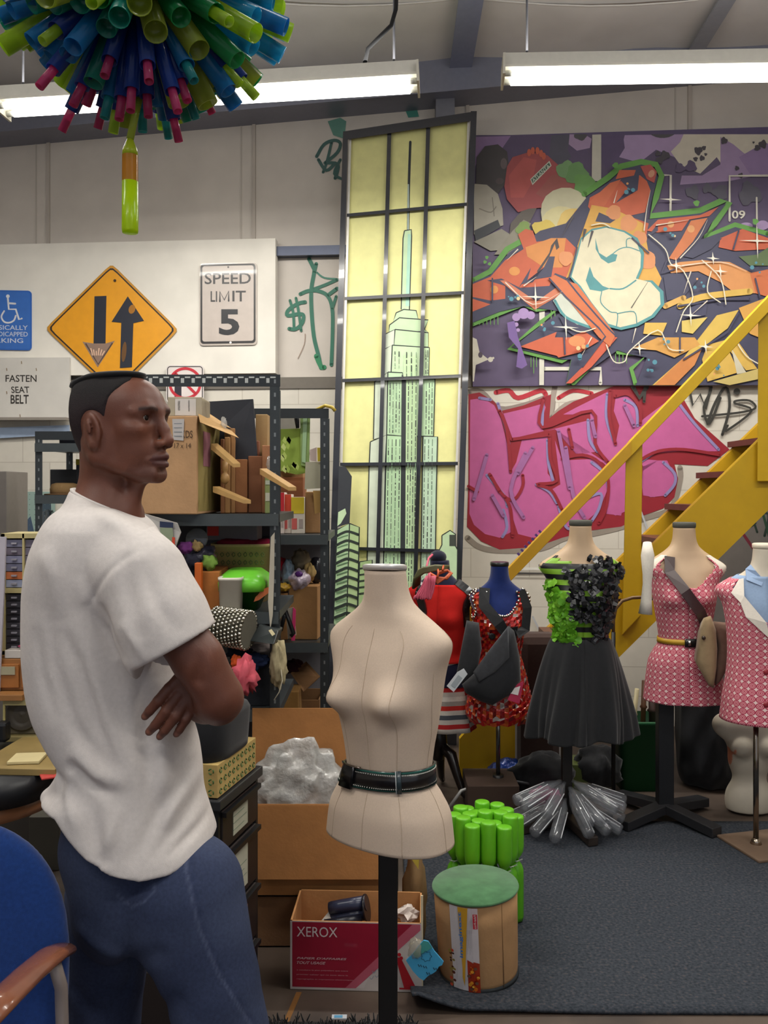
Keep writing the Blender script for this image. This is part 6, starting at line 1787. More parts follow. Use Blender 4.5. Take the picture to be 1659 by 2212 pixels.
def lump(mb, o, r, c, amp=.15, seed=0, n=28, fr=3.0, flat=False):
    rr = random.Random(seed); ph = [[rr.uniform(-1, 1) * fr * 1.6, rr.uniform(-1, 1) * fr * 1.6, rr.uniform(-1, 1) * fr * 1.6, rr.uniform(0, 6.3)] for _ in range(9)]
    o = Vector(o); rings = []; m = n // 2
    for i in range(m + 1):
        f = math.pi * i / m; ring = []
        for k in range(n):
            q = 2 * math.pi * k / n; d = Vector((math.sin(f) * math.cos(q), math.sin(f) * math.sin(q), -math.cos(f)))
            g = 1 + amp * sum(math.sin(a * d.x * 2 + b * d.y * 2 + e * d.z * 2 + p) for a, b, e, p in ph) / 3.2
            if amp > .2: g += amp * .35 * rr.uniform(-1, 1) * math.sin(f)
            ring.append(o + Vector((d.x * r[0] * g, d.y * r[1] * g, d.z * r[2] * g)))
        rings.append(ring)
    return mb.loft(rings, c, True, not flat)
mb = MB('#c9bfb8'); lump(mb, P(880, 1975, 2.98), (.035, .03, .03), '#c9bdb6', .35, 4, 16, flat=True); obj('tissue', mb, M_matte, label='crumpled white tissue at the right end of the red carton', cat='tissue')

# cardboard boxes behind it
bl = P(547, 0, 3.10).x; br = .05
ft = P(0, 1740, 3.30).z; fb = .185
t = carton('cardboard_box', 'low brown cardboard box under the big open one, behind the red carton', [(-.53, 3.12), (.03, 3.12), (.03, 3.27), (-.53, 3.27)], .002, .18, '#7d5a3d')
zf = P(0, 1740, 3.10).z; zk = P(0, 1527, 3.30).z; zl = P(0, 1897, 3.085).z
t = carton('cardboard_box', 'big open cardboard box with tall raised back flap, full of plastic wrap', [(bl, 3.11), (br, 3.11), (br, 3.275), (bl - .03, 3.275)], .186, zf, '#a4703f',
    flaps=[[(bl - .01, 3.10, zf), (br, 3.10, zf), (br - .01, 3.075, zl), (bl - .01, 3.075, zl)],
           [(bl - .03, 3.278, zf), (br, 3.278, zf), (br + .02, 3.283, zk), (bl - .03, 3.283, zk)]])
mb = MB('#d8d8d4'); lump(mb, (P(645, 0, 3.2).x, 3.19, zf - .02), (.185, .072, .19), '#c6c6c3', .16, 9, 72, 4.6)
obj('plastic_wrap', mb, M_wrap, label='crumpled clear plastic wrap bulging out of the big cardboard box', cat='plastic wrap')
# wrapped parcel edge and brown paper bag between the box and the green tubes
mb = MB('#7a5c3e'); lump(mb, P(897, 1935, 3.15), (.040, .045, .19), '#7d6240', .16, 3, 24, 2.2); obj('paper_bag', mb, M_card, label='crumpled brown paper bag beside the lime tubes', cat='bag')
mb = MB('#b79a2c'); mb.poly3([P(884, 1848, 3.0), P(906, 1843, 3.0), P(904, 1878, 3.0)], Vector((0, -1, 0)), '#b9a03c', .004); obj('yellow_card', mb, M_matte, label='yellow triangular card sticking out of the brown paper bag', cat='card')
# small blue wrapper
BW = Plane(P(920, 2040, 2.74), .1, .1)
t = thing('packet', 'torn bright blue packet leaning between the red carton and the round stool', 'packet', tuple(P(920, 2090, 2.74)))
mb = MB('#3d93bd'); o_ = [(877, 2075), (894, 2058), (905, 2042), (915, 2032), (925, 2034), (938, 2055), (958, 2078), (955, 2085), (948, 2088), (942, 2098), (935, 2103), (925, 2108), (915, 2118), (905, 2112), (892, 2098)]
mb.poly3([BW.W(x, y) for x, y in o_], BW.n, '#3d93bd', .008); obj('wrapper', mb, M_plas, t)
pt = Paint(BW, .001); pt.poly([(892, 2060), (915, 2032), (925, 2034), (934, 2047), (899, 2070)], '#3b8a86')
pt.line([(921 + (9 if i % 2 else 12) * math.cos(i * .45), 2066 + (9 if i % 2 else 12) * math.sin(i * .45)) for i in range(15)], 1.4, '#1f4f6a', smooth=False)
for i, (x, y) in enumerate(((903, 2083), (914, 2086), (921, 2100), (936, 2090))): pt.line([(x, y), (x + 3, y + 5), (x + 6, y + 1), (x + 8, y + 6)], 2, '#1d3d50', smooth=False)
obj('print', pt.mb, M_matte, t)
mb = MB('#c9bfa8'); lump(mb, P(898, 2052, 2.745), (.022, .012, .036), '#b9b09c', .2, 5, 16); obj('tape', mb, M_film, t, label='clear tape')

# round cardboard stool
SC = Vector((P(1034, 0, 2.95).x, 2.95, .014)); TI = Matrix.Rotation(math.radians(-2.5), 3, 'Y') @ Matrix.Rotation(math.radians(1.5), 3, 'X')
t = thing('round_stool', 'round cardboard stool with green felt top on the carpet edge', 'stool', tuple(SC))
mb = MB('#a98259'); h_ = .283
prof = [(.128, 0), (.131, .02), (.134, .10), (.137, .20), (.139, h_)]
mb.lathe(prof, SC, '#a68058', 48, TI); obj('drum', mb, M_card, t)
mb = MB('#20262a'); mb.lathe([(.126, -.003), (.134, -.003), (.134, .006), (.129, .010)], SC, '#1d2226', 48, TI); obj('bottom_rim', mb, M_matte, t, label='dark bottom rim')
mb = MB('#3f6a45'); mb.lathe([(.001, h_), (.143, h_), (.145, h_ + .004), (.143, h_ + .009), (.001, h_ + .010)], SC, '#47724c', 56, TI); obj('seat', mb, mat('green felt', rough=1, noise=.25, nscale=25, sheen=.2), t, label='mottled green felt top')
class Cyl:
    n = Vector((0, -1, 0))
    def W(s, x, y, off=0.0):
        r = .1325 + .024 * y / h_ * .3 + off; q = x / .136
        return SC + TI @ Vector((r * math.sin(q), -r * math.cos(q), y))
class CPaint(Paint):
    def w(s, x, y): return s.pl.W(x, y, s.k)
pt = CPaint(Cyl(), .002, step=.0004)
for a in (-.30,): pass
for i in range(3): pt.poly([-.100 + i * .018, .006, -.082 + i * .018, .006, -.082 + i * .018, h_ - .003, -.100 + i * .018, h_ - .003], '#cbc5c8')
for i in range(2): pt.poly([-.046 + i * .019, .006, -.027 + i * .019, .006, -.027 + i * .019, h_ - .003, -.046 + i * .019, h_ - .003], '#c8c2c6')
pt.poly([-.070, h_ - .003, -.048, h_ - .003, -.062, .05], '#c9982a'); pt.poly([-.055, h_ - .003, -.038, h_ - .003, -.058, .02, -.064, .05], '#c9982a')
for i in range(2): pt.poly([-.046 + i * .019, .004, -.027 + i * .019, .004, -.027 + i * .019, .10, -.046 + i * .019, .11 - .005 * i], '#9c2f17')
rr = random.Random(8)
for i in range(26): pt.blob(rr.uniform(-.042, -.012), rr.uniform(.01, .09), rr.uniform(.002, .006), rr.choice(('#c9661c', '#d98f24', '#7a1a12', '#e0b040', '#6a4a3a')), n=8)
for i in range(18): pt.blob(rr.uniform(-.097, -.082), rr.choice((rr.uniform(.02, .05), rr.uniform(.06, .085), rr.uniform(.10, .14))), rr.uniform(.003, .006), rr.choice(('#5a2a1c', '#b9452a', '#8a7a3a', '#3a2420')), n=8)
pt.poly([-.022, h_ - .06, -.010, h_ - .06, -.010, h_ - .012, -.022, h_ - .012], '#b52436')
pt.k += .0004
text(pt.mb, 'imaginext', (pt.w(-.050, .125), pt.w(-.050, h_ - .008), pt.w(-.062, .125)), '#3f6fae', .03)
text(pt.mb, 'Fisher-Price', (pt.w(-.013, h_ - .014), pt.w(-.013, h_ - .058), pt.w(-.019, h_ - .014)), '#d9c9c9', .01)
for i in range(6): pt.line([(-.040 + .0025 * i, .14 + .01 * (i % 3)), (-.040 + .0025 * i, .22)], .0006, '#8b878c', smooth=False)
obj('printed_strip', pt.mb, M_sign, t, label='glossy toy box print on the side')
mb = MB('#8d6a45')
for q in (.55, ): mb.tube([SC + TI @ Vector((.1335 * math.sin(q), -.1335 * math.cos(q), .004)), SC + TI @ Vector((.1395 * math.sin(q), -.1395 * math.cos(q), h_ - .003))], .0012, '#8a6844', 6)
obj('seam', mb, M_card, t)

# lime tube stool
t = thing('tube_stool', 'seat made of lime green plastic tubes standing bundled on the carpet', 'stool', (P(1048, 0, 3.29).x, 3.29, .014))
sp = []
for a in range(-3, 4):
    for b in range(-3, 4):
        x = (a + b * .5) * .058; y = b * .0502
        if math.hypot(x, y) < .122: sp.append((x, y))
mbp = None
M_lime = mat('lime tube', rough=.3, noise=.04, translu=.2, coat=.2)
for i, (x, y) in enumerate(sp):
    h0 = .012 * math.sin(i * 2.3); X, Y = t.location.x + x, t.location.y + y
    mb = MB('#63b021')
    mb.lathe([(.001, .397 + h0), (.024, .398 + h0), (.0275, .396 + h0), (.0287, .391 + h0), (.0288, .28), (.027, .262), (.020, .246), (.011, .234), (.009, .230)], (X, Y, .014), '#6cbf26', 22)
    obj('upper_tube', mb, M_lime, t)
    if abs(x) > .08 or y < 0:
        mb = MB('#5da81f'); mb.lathe([(.009, .228), (.012, .222), (.022, .208), (.0275, .190), (.0285, .16), (.0285, .02), (.026, .004), (.001, .002)], (X, Y, .014), '#5fb020', 20)
        obj('lower_tube', mb, M_lime, t)
mb = MB('#a9b0aa')
for i, (x, y) in enumerate(sp):
    if math.hypot(x, y) > .09 and y < .06:
        X, Y = t.location.x + x, t.location.y + y; mb.tube([(X - .02, Y - .012, .244), (X, Y - .016, .240), (X + .022, Y - .012, .247)], .003, '#b5bab4', 6)
obj('binding', mb, M_film, t, label='clear film binding round the necks')

# shaggy black mat, tape on the floor
rr = random.Random(2); mb = MB('#131314')
mb.box(P(690, 0, 2.5).x, 2.44, .008, .56, .44, .012, '#131314')
for i in range(900):
    x = P(690, 0, 2.5).x + rr.uniform(-.28, .28); y = 2.44 + rr.uniform(-.0, .23); l = rr.uniform(.01, .025); a = rr.uniform(0, 6.3)
    mb.tube([(x, y, .012), (x + .01 * math.cos(a), y + .01 * math.sin(a), .012 + l)], [.003, .0015], rr.choice(('#151517', '#1e1e20', '#262628')), 4, False)
obj('mat', mb, M_black, label='shaggy black mat at the bottom edge of the photo', cat='mat')
mb = MB('#b9bcc0'); mb.box(P(733, 0, 2.64).x, 2.64, .04, .045, .02, .004, '#b5b9be'); mb.box(P(731, 0, 2.64).x, 2.639, .0425, .025, .012, .001, '#4f8fb5'); obj('label_tag', mb, M_matte, label='small white and blue tag lying on the black mat', cat='tag')
mb = MB('#8a5a24'); a = [P(640, 2145, 2.84), P(652, 2145, 2.84), P(622, 2212, 2.67), P(610, 2212, 2.67)]
mb.poly3([Vector((p.x, p.y, .0012)) for p in a], Vector((0, 0, 1)), '#7d5426'); obj('floor_tape', mb, M_matte, label='worn orange tape line on the concrete by the red carton', cat='tape', keep=True)

# ================================================================== black drawer cart
ang = math.atan2(2.78 - 2.49, -.402 + .471)
CR = thing('drawer_cart', 'black plastic drawer cart with pale drawer labels behind the person', 'cart', (-.62, 2.68, 0))
o_ = Vector((-.471, 2.49, 0)); du = Vector((math.cos(ang), math.sin(ang), 0)); dw = Vector((-math.sin(ang), math.cos(ang), 0)); LN = .31; WD = .36; HT = .745
def cb(mb, a0, a1, b0, b1, z0, z1, c):
    q = lambda a, b, z: o_ + du * a + dw * b + Vector((0, 0, z))
    mb.hexa([q(a0, b0, z0), q(a1, b0, z0), q(a1, b0, z1), q(a0, b0, z1), q(a0, b1, z0), q(a1, b1, z0), q(a1, b1, z1), q(a0, b1, z1)], c)
mb = MB('#17181b')
for a in (0, LN - .022): 
    for b in (0, WD - .03): cb(mb, a, a + .022, b, b + .03, .04, HT, '#151619')
cb(mb, -.012, LN + .012, -.012, WD, HT - .03, HT, '#26282b'); cb(mb, 0, LN, 0, WD, .03, .05, '#151619')
obj('frame', mb, M_plas, CR, bevel=.004)
mb = MB('#8f9696'); cb(mb, .03, LN - .02, .01, WD - .05, HT + .0005, HT + .003, '#33373a'); obj('top_tray', mb, M_gloss, CR)
zs = [(.585, .705), (.40, .575), (.225, .39), (.06, .215)]
for i, (z0, z1) in enumerate(zs):
    mb = MB('#2a211f'); cb(mb, .024, LN - .024, -.004, WD - .04, z0, z1, '#221c1c'); d = obj('drawer', mb, M_plas, CR, bevel=.004)
    mb = MB('#1a1a1c'); cb(mb, .02, LN - .02, -.018, -.002, z1 - .018, z1 - .004, '#131315'); obj('handle', mb, M_plas, d)
    mb = MB('#b9b6a4'); cb(mb, .09 if i else .10, .21, -.0055, -.004, z0 + .02, z1 - .03, ('#b0b09c', '#b3b2a0', '#b58a80', '#a9a9a2')[i])
    for k in range(4 if i < 3 else 0): cb(mb, .10, .18 + .02 * (k % 2), -.0062, -.0055, z0 + .035 + k * .02, z0 + .037 + k * .02, '#7d8a78')
    obj('paper_label', mb, M_matte, d, label='pale paper label')
for a, b in ((.02, .02), (LN - .02, .02), (.02, WD - .02), (LN - .02, WD - .02)):
    mb = MB('#111'); c = o_ + du * a + dw * b; mb.cyl(c + Vector((0, -.01, .022)), c + Vector((0, .01, .022)), .021, None, '#111213', 16); obj('caster', mb, M_plas, CR)
# recycled paper carton with green symbols on the cart
t = thing('paper_carton', 'flat tan paper carton printed with green recycling symbols on the drawer cart', 'box', tuple(o_ + du * .15 + dw * .15 + Vector((0, 0, HT))))
mb = MB('#b59a5f'); cb(mb, .0, LN - .02, .00, .26, HT + .003, HT + .098, '#b59a5e'); obj('carton', mb, M_card, t, bevel=.002)
mb = MB('#3d6a3a'); q = lambda a, b, z: o_ + du * a + dw * b + Vector((0, 0, z))
for i in range(9):
    for j in range(3):
        c = q(.02 + i * .031, -.0008, HT + .018 + j * .030)
        for k in range(3):
            a0 = k * 2.094 + .3
            mb.tube([c + du * .0075 * math.cos(a0 + g) + Vector((0, 0, .0075 * math.sin(a0 + g))) for g in (0, .5, 1.0, 1.5)], [.0019, .0019, .0019, .0008], '#3f6b3c', 4)
for i in range(7):
    for j in range(3):
        c = q(-.0008, .02 + i * .034, HT + .018 + j * .030)
        for k in range(3):
            a0 = k * 2.094 + .3
            mb.tube([c + dw * .0075 * math.cos(a0 + g) + Vector((0, 0, .0075 * math.sin(a0 + g))) for g in (0, .5, 1.0, 1.5)], [.0019, .0019, .0019, .0008], '#3f6b3c', 4)
o = obj('printed_symbols', mb, M_matte, t, label='green recycling symbols'); o['kind'] = 'stuff'
mb = MB('#151619'); rg = []
for z, s_ in ((.098, .0), (.098, 1), (.13, 1.02), (.21, 1.06), (.225, 1.0), (.225, 0)):
    c = q(.135, .11, HT + z + .001); rg.append([c + (du * .135 * math.copysign(abs(math.cos(a)) ** .5, math.cos(a)) + dw * .115 * math.copysign(abs(math.sin(a)) ** .5, math.sin(a))) * max(s_, .01) for a in [2 * math.pi * k / 32 for k in range(32)]])
mb.loft(rg, '#16171b'); obj('bin', mb, M_black, label='soft black storage bin on the recycled paper carton under the elbow', cat='bin')

# ================================================================== blue office chair, bottom left
CH = thing('office_chair', 'royal blue upholstered chair with brown wooden armrests, lower left corner', 'chair', (-.80, 1.45, 0))
def soft(mb, c, sx, sy, sz, col, n=40, e=.45, M=None):
    rg = []
    for i in range(17):
        f = math.pi * i / 16 - math.pi / 2; r = max(1e-3, abs(math.cos(f)) ** .35); z = math.copysign(abs(math.sin(f)) ** .7, math.sin(f))
        ring = []
        for k in range(n):
            a = 2 * math.pi * k / n; v_ = Vector((sx * math.copysign(abs(math.cos(a)) ** e, math.cos(a)) * r, sy * z, sz * math.copysign(abs(math.sin(a)) ** e, math.sin(a)) * r)) / 2
            ring.append(Vector(c) + (M @ v_ if M else v_))
        rg.append(ring)
    return mb.loft(rg, col)
M_blue = mat('blue upholstery', rough=.95, noise=.18, nscale=150, bump=.2, bscale=800, spec=.15, sheen=.2)
v = Vol((-1.08, 1.38, .46), (-.50, 1.68, 1.10), .008)
RXm = Matrix.Rotation(math.radians(-14), 3, 'X')
def backf(X, Y, Z):
    x = (X + .80) / .252; y = (Y - 1.53 - (Z - .78) * .12) / .045; z = (Z - .765) / .275
    return ((np.abs(x)**2.6 + np.abs(z)**2.6 + np.abs(y)**2.6)**(1 / 2.6) - 1) * .045
v.op(backf, (-1.07, 1.40, .48), (-.52, 1.66, 1.08), .004)
vobj('backrest', v, M_blue, '#193670', CH)
mb = MB('#1d3f86'); soft(mb, (-.80, 1.27, .46), .50, .09, .48, '#193670', M=Matrix.Rotation(math.radians(90), 3, 'X')); obj('seat', mb, M_blue, CH)
for s_ in (-1, 1):
    mb = MB('#70452f'); x = -.80 + s_ * .255
    if s_ > 0: pts = [P(132, 2052, 1.52), P(112, 2062, 1.47), P(60, 2106, 1.38), P(5, 2160, 1.28), P(-40, 2205, 1.22)]
    else: pts = [Vector((x, 1.52, .70)), Vector((x, 1.40, .70)), Vector((x, 1.25, .70))]
    rg = []
    for i, p in enumerate(pts):
        d = (pts[min(i + 1, len(pts) - 1)] - pts[max(i - 1, 0)]).normalized(); sd = d.cross(Vector((0, 0, 1))).normalized()
        rg.append([p + sd * .027 * math.cos(a) + sd.cross(d) * .012 * math.sin(a) for a in [2 * math.pi * k / 14 for k in range(14)]])
    mb.loft(rg, '#7a4a33'); obj('armrest', mb, mat('varnished wood', rough=.25, noise=.14, nscale=20, coat=.4), CH)
    mb = MB('#1a1a1c'); e_ = pts[1]; mb.tube([e_, e_ + Vector((.012, .01, -.06)), e_ + Vector((.018, 0, -.14)), (e_.x, 1.35, .46)], .011, '#8a7f7a' if s_ > 0 else '#1c1c1e', 10); obj('arm_support', mb, M_metal, CH)
mb = MB('#16161a'); mb.cyl((-.80, 1.28, .10), (-.80, 1.28, .42), .03, None, '#16161a'); mb.tube([(-.80, 1.38, .43), (-.80, 1.56, .45), (-.80, 1.575, .62)], .018, '#16161a'); obj('column', mb, M_plas, CH)
for k in range(5):
    q_ = k * 1.257 + .2; mb = MB('#16161a'); c, s_ = math.cos(q_), math.sin(q_); mb.tube([(-.80, 1.28, .12), (-.80 + .26 * c, 1.28 + .26 * s_, .075)], [.03, .018], '#16161a'); mb.ball((-.80 + .26 * c, 1.28 + .26 * s_, .028), .026, '#16161a', 12); obj('leg', mb, M_plas, CH)

# ================================================================== hanging ball of plastic tubes
BC = P(300, -75, 1.85)
BT_ = thing('tube_chandelier', 'hanging ball of blue, green and lime plastic tubes with pink tips', 'hanging sculpture', tuple(BC))
mb = MB('#2a5a8a'); mb.ball(BC, .09, '#24507c', 24); obj('core', mb, M_plas, BT_)
mb = MB('#55565c'); mb.cyl(BC + Vector((0, 0, .05)), Vector((BC.x, BC.y, ceil_z(BC.y) - .03)), .003, None, '#55565c', 6); obj('cord', mb, M_matte, BT_)
def tube_mesh(kind, L, r):
    cs = {'blue': '#2690cc', 'cyan': '#2ab4dc', 'teal': '#2aa591', 'green': '#37b06a', 'lime': '#b7d838', 'navy': '#2c55b4', 'olive': '#b0c04e'}[kind[0]]
    tip = {'p': '#cf4f86', 'l': '#bcd84a', 't': '#35a5a8', None: None}[kind[1]]
    mb = MB(cs); r = r * 1.22
    mb.lathe([(.010, .05), (r * .8, .07), (r, .10), (r, L), (r * .93, L), (r * .93, L - .03), (.001, L - .032)], (0, 0, 0), cs, 16)
    if tip: mb.lathe([(r * .55, L - .035), (r * .60, L + .045), (r * .52, L + .045), (r * .50, L + .02), (.001, L + .018)], (0, 0, 0), tip, 12)
    return mb
protos = []
tipkind = {}
kinds = [(('teal', None), .29, .0165), (('green', None), .30, .0165), (('blue', None), .31, .0155), (('navy', 'p'), .30, .013), (('cyan', None), .325, .0155), (('lime', None), .32, .0165), (('olive', None), .31, .019), (('green', 'l'), .29, .0165), (('teal', 'l'), .30, .0165), (('blue', 't'), .31, .014), (('navy', 'l'), .30, .015)]
for k, L, r in kinds:
    m_ = tube_mesh(k, L, r); me = obj('tube', m_, M_tube, BT_, local=True); protos.append(me)
dirs = []
Nn = 330; ga = math.pi * (3 - math.sqrt(5)); rr = random.Random(21)
for i in range(Nn):
    z = 1 - 2 * (i + .5) / Nn; r = math.sqrt(max(0, 1 - z * z)); a = ga * i
    d = Vector((r * math.cos(a), r * math.sin(a), z)) + Vector((rr.uniform(-.07, .07), rr.uniform(-.07, .07), rr.uniform(-.07, .07))); d.normalize(); dirs.append(d)
def scr(d):
    p = BC + d * .32; return HY - (p.z - H) * F / p.y, p.y
dirs.sort(key=lambda d: (0 if scr(d)[0] > -30 else 1, d.y - d.z * -.9))
rest = MB(); used = [0] * len(protos)
def choose(d):
    q = rr.random()
    if d.x < -.55: return rr.choice((2, 2, 5, 5, 0, 9))
    if d.x > .72: return rr.choice((4, 4, 4, 2, 5))
    if d.z < -.72: return rr.choice((3, 3, 3, 10, 0, 6, 9, 2))
    return rr.choice((0, 0, 1, 1, 7, 8, 7, 2, 0, 1, 1, 6, 10))
for n_, d in enumerate(dirs):
    k = choose(d); qd = d.to_track_quat('Z', 'Y'); sl = rr.uniform(.88, 1.10)
    if n_ < 98:
        if not used[k]: o = protos[k]; used[k] = 1
        else: o = protos[k].copy(); COL.objects.link(o); o.parent = BT_
        o.rotation_mode = 'QUATERNION'; o.rotation_quaternion = qd; o.scale = (1, 1, sl)
    else:
        src = tube_mesh(kinds[k][0], kinds[k][1], kinds[k][2]); Q = qd.to_matrix()
        base = len(rest.v); rest.v += [tuple(BC + Q @ Vector((x, y, z * sl))) for x, y, z in src.v]
        rest.f += [[j + base for j in f] for f in src.f]; rest.c += src.c; rest.sm += src.sm
for k, u_ in enumerate(used):
    if not u_:
        protos[k].rotation_mode = 'QUATERNION'; protos[k].rotation_quaternion = Vector((.1, .9, .3)).to_track_quat('Z', 'Y')
o = obj('tube_mass', rest, M_tube, BT_); o['kind'] = 'stuff'
mb = MB('#b4cc22'); a = P(281, 300, 1.85); b = P(280, 503, 1.85)
c1 = a + (b - a) * .12; mb.lathe([(.006, 0), (.010, -.01), (.0155, -.025), (.0162, -.035)], a, '#b4c238', 18); mb.lathe([(.0162, -.035), (.0165, -.09)], a, '#c08a30', 18, cap=False); mb.lathe([(.0165, -.09), (.0170, b.z - a.z + .006), (.016, b.z - a.z), (.001, b.z - a.z)], a, '#b9d31e', 18)
mb.cyl(BC - Vector((.0, 0, .28)), a, .008, None, '#b9c85a', 10)
obj('long_tube', mb, M_tube, BT_, label='single long lime tube hanging straight down')
# ================================================================== steel shelving and everything on it
GS = '#3a3f42'
def post(mb, x, y, z0, z1, c=GS, s=.036, holes=True):
    mb.box(x, y, (z0 + z1) / 2, s, .003, z1 - z0, c); mb.box(x - s / 2, y + s / 2, (z0 + z1) / 2, .003, s, z1 - z0, c)
    if holes:
        z = z0 + .03
        while z < z1 - .02:
            mb.box(x, y - .002, z, .007, .0012, .015, '#7f8587'); z += .05
def shelf_unit(label, x0, x1, y0, y1, zs, ztop, perf=True, dx=0.0, back=None):
    t = thing('shelving_unit', label, 'shelf', ((x0 + x1) / 2, (y0 + y1) / 2, 0))
    for x in (x0, x1):
        for y in (y0, y1):
            mb = MB(GS); post(mb, x + (dx if y == y1 else 0), y, 0, ztop); obj('post', mb, M_metal, t)
    for z in zs:
        mb = MB(GS); mb.box((x0 + x1) / 2, (y0 + y1) / 2, z - .015, x1 - x0 + .03, y1 - y0 + .03, .03, '#3b4043')
        mb.box((x0 + x1) / 2, y0 - .016, z - .02, x1 - x0 + .03, .003, .045, '#4b5153'); obj('shelf_board', mb, M_metal, t)
    if back:
        mb = MB(back[2]); mb.box((x0 + x1) / 2 + dx, y1 + .004, (back[0] + back[1]) / 2, x1 - x0, .004, back[1] - back[0], back[2]); obj('back_panel', mb, M_matte, t)
    mb = MB(GS)
    for y in (y0,):
        mb.box((x0 + x1) / 2, y, ztop - .022, x1 - x0 + .04, .004, .045, '#33373a')
        if perf:
            x = x0 + .02
            while x < x1: mb.box(x, y - .003, ztop - .022, .012, .001, .018, '#b9bcb8'); mb.box(x + .019, y - .003, ztop - .010, .020, .001, .006, '#b9bcb8'); x += .04
    obj('top_rail', mb, M_metal, t)
    return t
Z1 = 1.531; Z2 = 1.165; Z3 = .80
shelf_unit('near grey steel shelving unit with slotted posts right of the person', P(245, 0, 3.3).x, P(594, 0, 3.3).x, 3.30, 3.82, (Z3, Z2, Z1), 2.055, True, -.058, (.3, Z1 - .03, '#3b393d'))
Z4 = 1.415; Z5 = .92
shelf_unit('far grey steel shelving unit beside the tall framed artwork', P(600, 0, 4.15).x - .30, P(704, 0, 4.15).x, 4.05, 4.62, (.25, Z5, Z4), 1.998, False, -.03, (.1, Z4 - .02, '#6a676a'))
def px_box(name, label, x0, x1, yt, d, t, zb, c, cat='box', yaw=0.0, m=None, deco=None, group=None, bevel=.003):
    """closed carton standing on height zb, front face between photo columns x0..x1, top at photo row yt"""
    a = P(x0, 0, d).x; b = P(x1, 0, d).x; zt = H - (yt - HY) * d / F
    o = Vector((a, d, zb + .001)); u = Vector((math.cos(yaw), math.sin(yaw), 0)) * (b - a) / max(.2, math.cos(yaw)); n = Vector((-math.sin(yaw), math.cos(yaw), 0)) * t; h = Vector((0, 0, zt - zb - .001))
    mb = MB(c); q = [o, o + u, o + u + h, o + h]; mb.hexa(q + [p + n for p in q], c)
    if not deco:
        return obj(name, mb, m or M_card, label=label, cat=cat, group=group, bevel=bevel)
    T_ = thing(name, label, cat, tuple(o + u / 2 + n / 2), group); obj('carton', mb, m or M_card, T_, bevel=bevel)
    for nm, (u0, v0, u1, v1), cc in deco:
        k = MB(cc); nn = -n.normalized(); g = lambda s_, r: o + u * s_ + h * r
        k.hexa([g(u0, v0) + nn * .0016, g(u1, v0) + nn * .0016, g(u1, v1) + nn * .0016, g(u0, v1) + nn * .0016, g(u0, v0) + nn * .0002, g(u1, v0) + nn * .0002, g(u1, v1) + nn * .0002, g(u0, v1) + nn * .0002], cc)
        obj(nm, k, M_matte, T_)
    return T_
# the big carton at the edge of the shelf
bx0, bx1 = P(285, 0, 3.22).x, P(425, 0, 3.22).x; zt = H - (898 - HY) * 3.22 / F
t = thing('large_carton', 'large tan shipping carton with open flap right of the face, marked 17x14', 'box', ((bx0 + bx1) / 2, 3.42, Z1))
mb = MB('#b08860'); q = [Vector((bx0, 3.27, Z1 + .002)), Vector((bx1, 3.22, Z1 + .002)), Vector((bx1, 3.22, zt)), Vector((bx0, 3.27, zt))]; n = Vector((.012, .42, 0))
mb.hexa(q + [p + n for p in q], '#b48d66'); obj('carton', mb, M_card, t, bevel=.004)
k = MB('#8b7c3e'); s_ = [q[1] + Vector((.001, .02, .01)), q[1] + n + Vector((.001, -.02, .01)), q[2] + n + Vector((.001, -.02, -.02)), q[2] + Vector((.001, .02, -.02))]; k.poly3(s_, Vector((1, 0, 0)), '#8c7c45'); k.poly3([s_[0] + (s_[1] - s_[0]) * .2 + Vector((.001, 0, .17)), s_[0] + (s_[1] - s_[0]) * .5 + Vector((.001, 0, .17)), s_[3] + (s_[2] - s_[3]) * .5 + Vector((.001, 0, -.03)), s_[3] + (s_[2] - s_[3]) * .2 + Vector((.001, 0, -.03))], Vector((1, 0, 0)), '#96606a')
obj('side_print', k, M_matte, t)
for a, b, c_, d_, w_ in ((( 428, 893, 3.25), (500, 930, 3.40), (516, 946, 3.30), (432, 912, 3.20), .01), ((432, 892, 3.4), (452, 893, 3.6), (500, 925, 3.5), (440, 905, 3.3), .01)):
    k = MB('#a07c4c'); k.poly3([P(*a), P(*b), P(*c_), P(*d_)], Vector((0, -1, .3)), '#a5814f', .006); obj('top_flap', k, M_card, t)
W3 = Plane((q[0].x, q[0].y - .0015, 0), math.atan2(.05, bx1 - bx0))
pt = Paint(W3, .001); bk = '#4a3526'
pt.text('KDS', 392, 930, 416, 946, bk, .005); pt.text('17 x 14', 376, 957, 412, 968, bk, .0, shear=.1); pt.poly([(372, 905), (398, 905), (396, 952), (374, 950)], '#b5b0ae')
for i in range(4): pt.line([(376, 915 + i * 9), (393, 915 + i * 9)], 1.6, '#7c8288', smooth=False)
obj('handwriting', pt.mb, M_matte, t)
px_box('parts_case', 'clear plastic case with white printed labels on top of the large carton', 362, 436, 857, 3.26, .20, zt, '#a79c86', 'box', .05, M_gloss, [('label_sheet', (.22, .05, .82, .90), '#c9c2bc'), ('barcode_print', (.30, .30, .36, .80), '#6b6866'), ('barcode_print', (.60, .25, .64, .82), '#8a8684')])
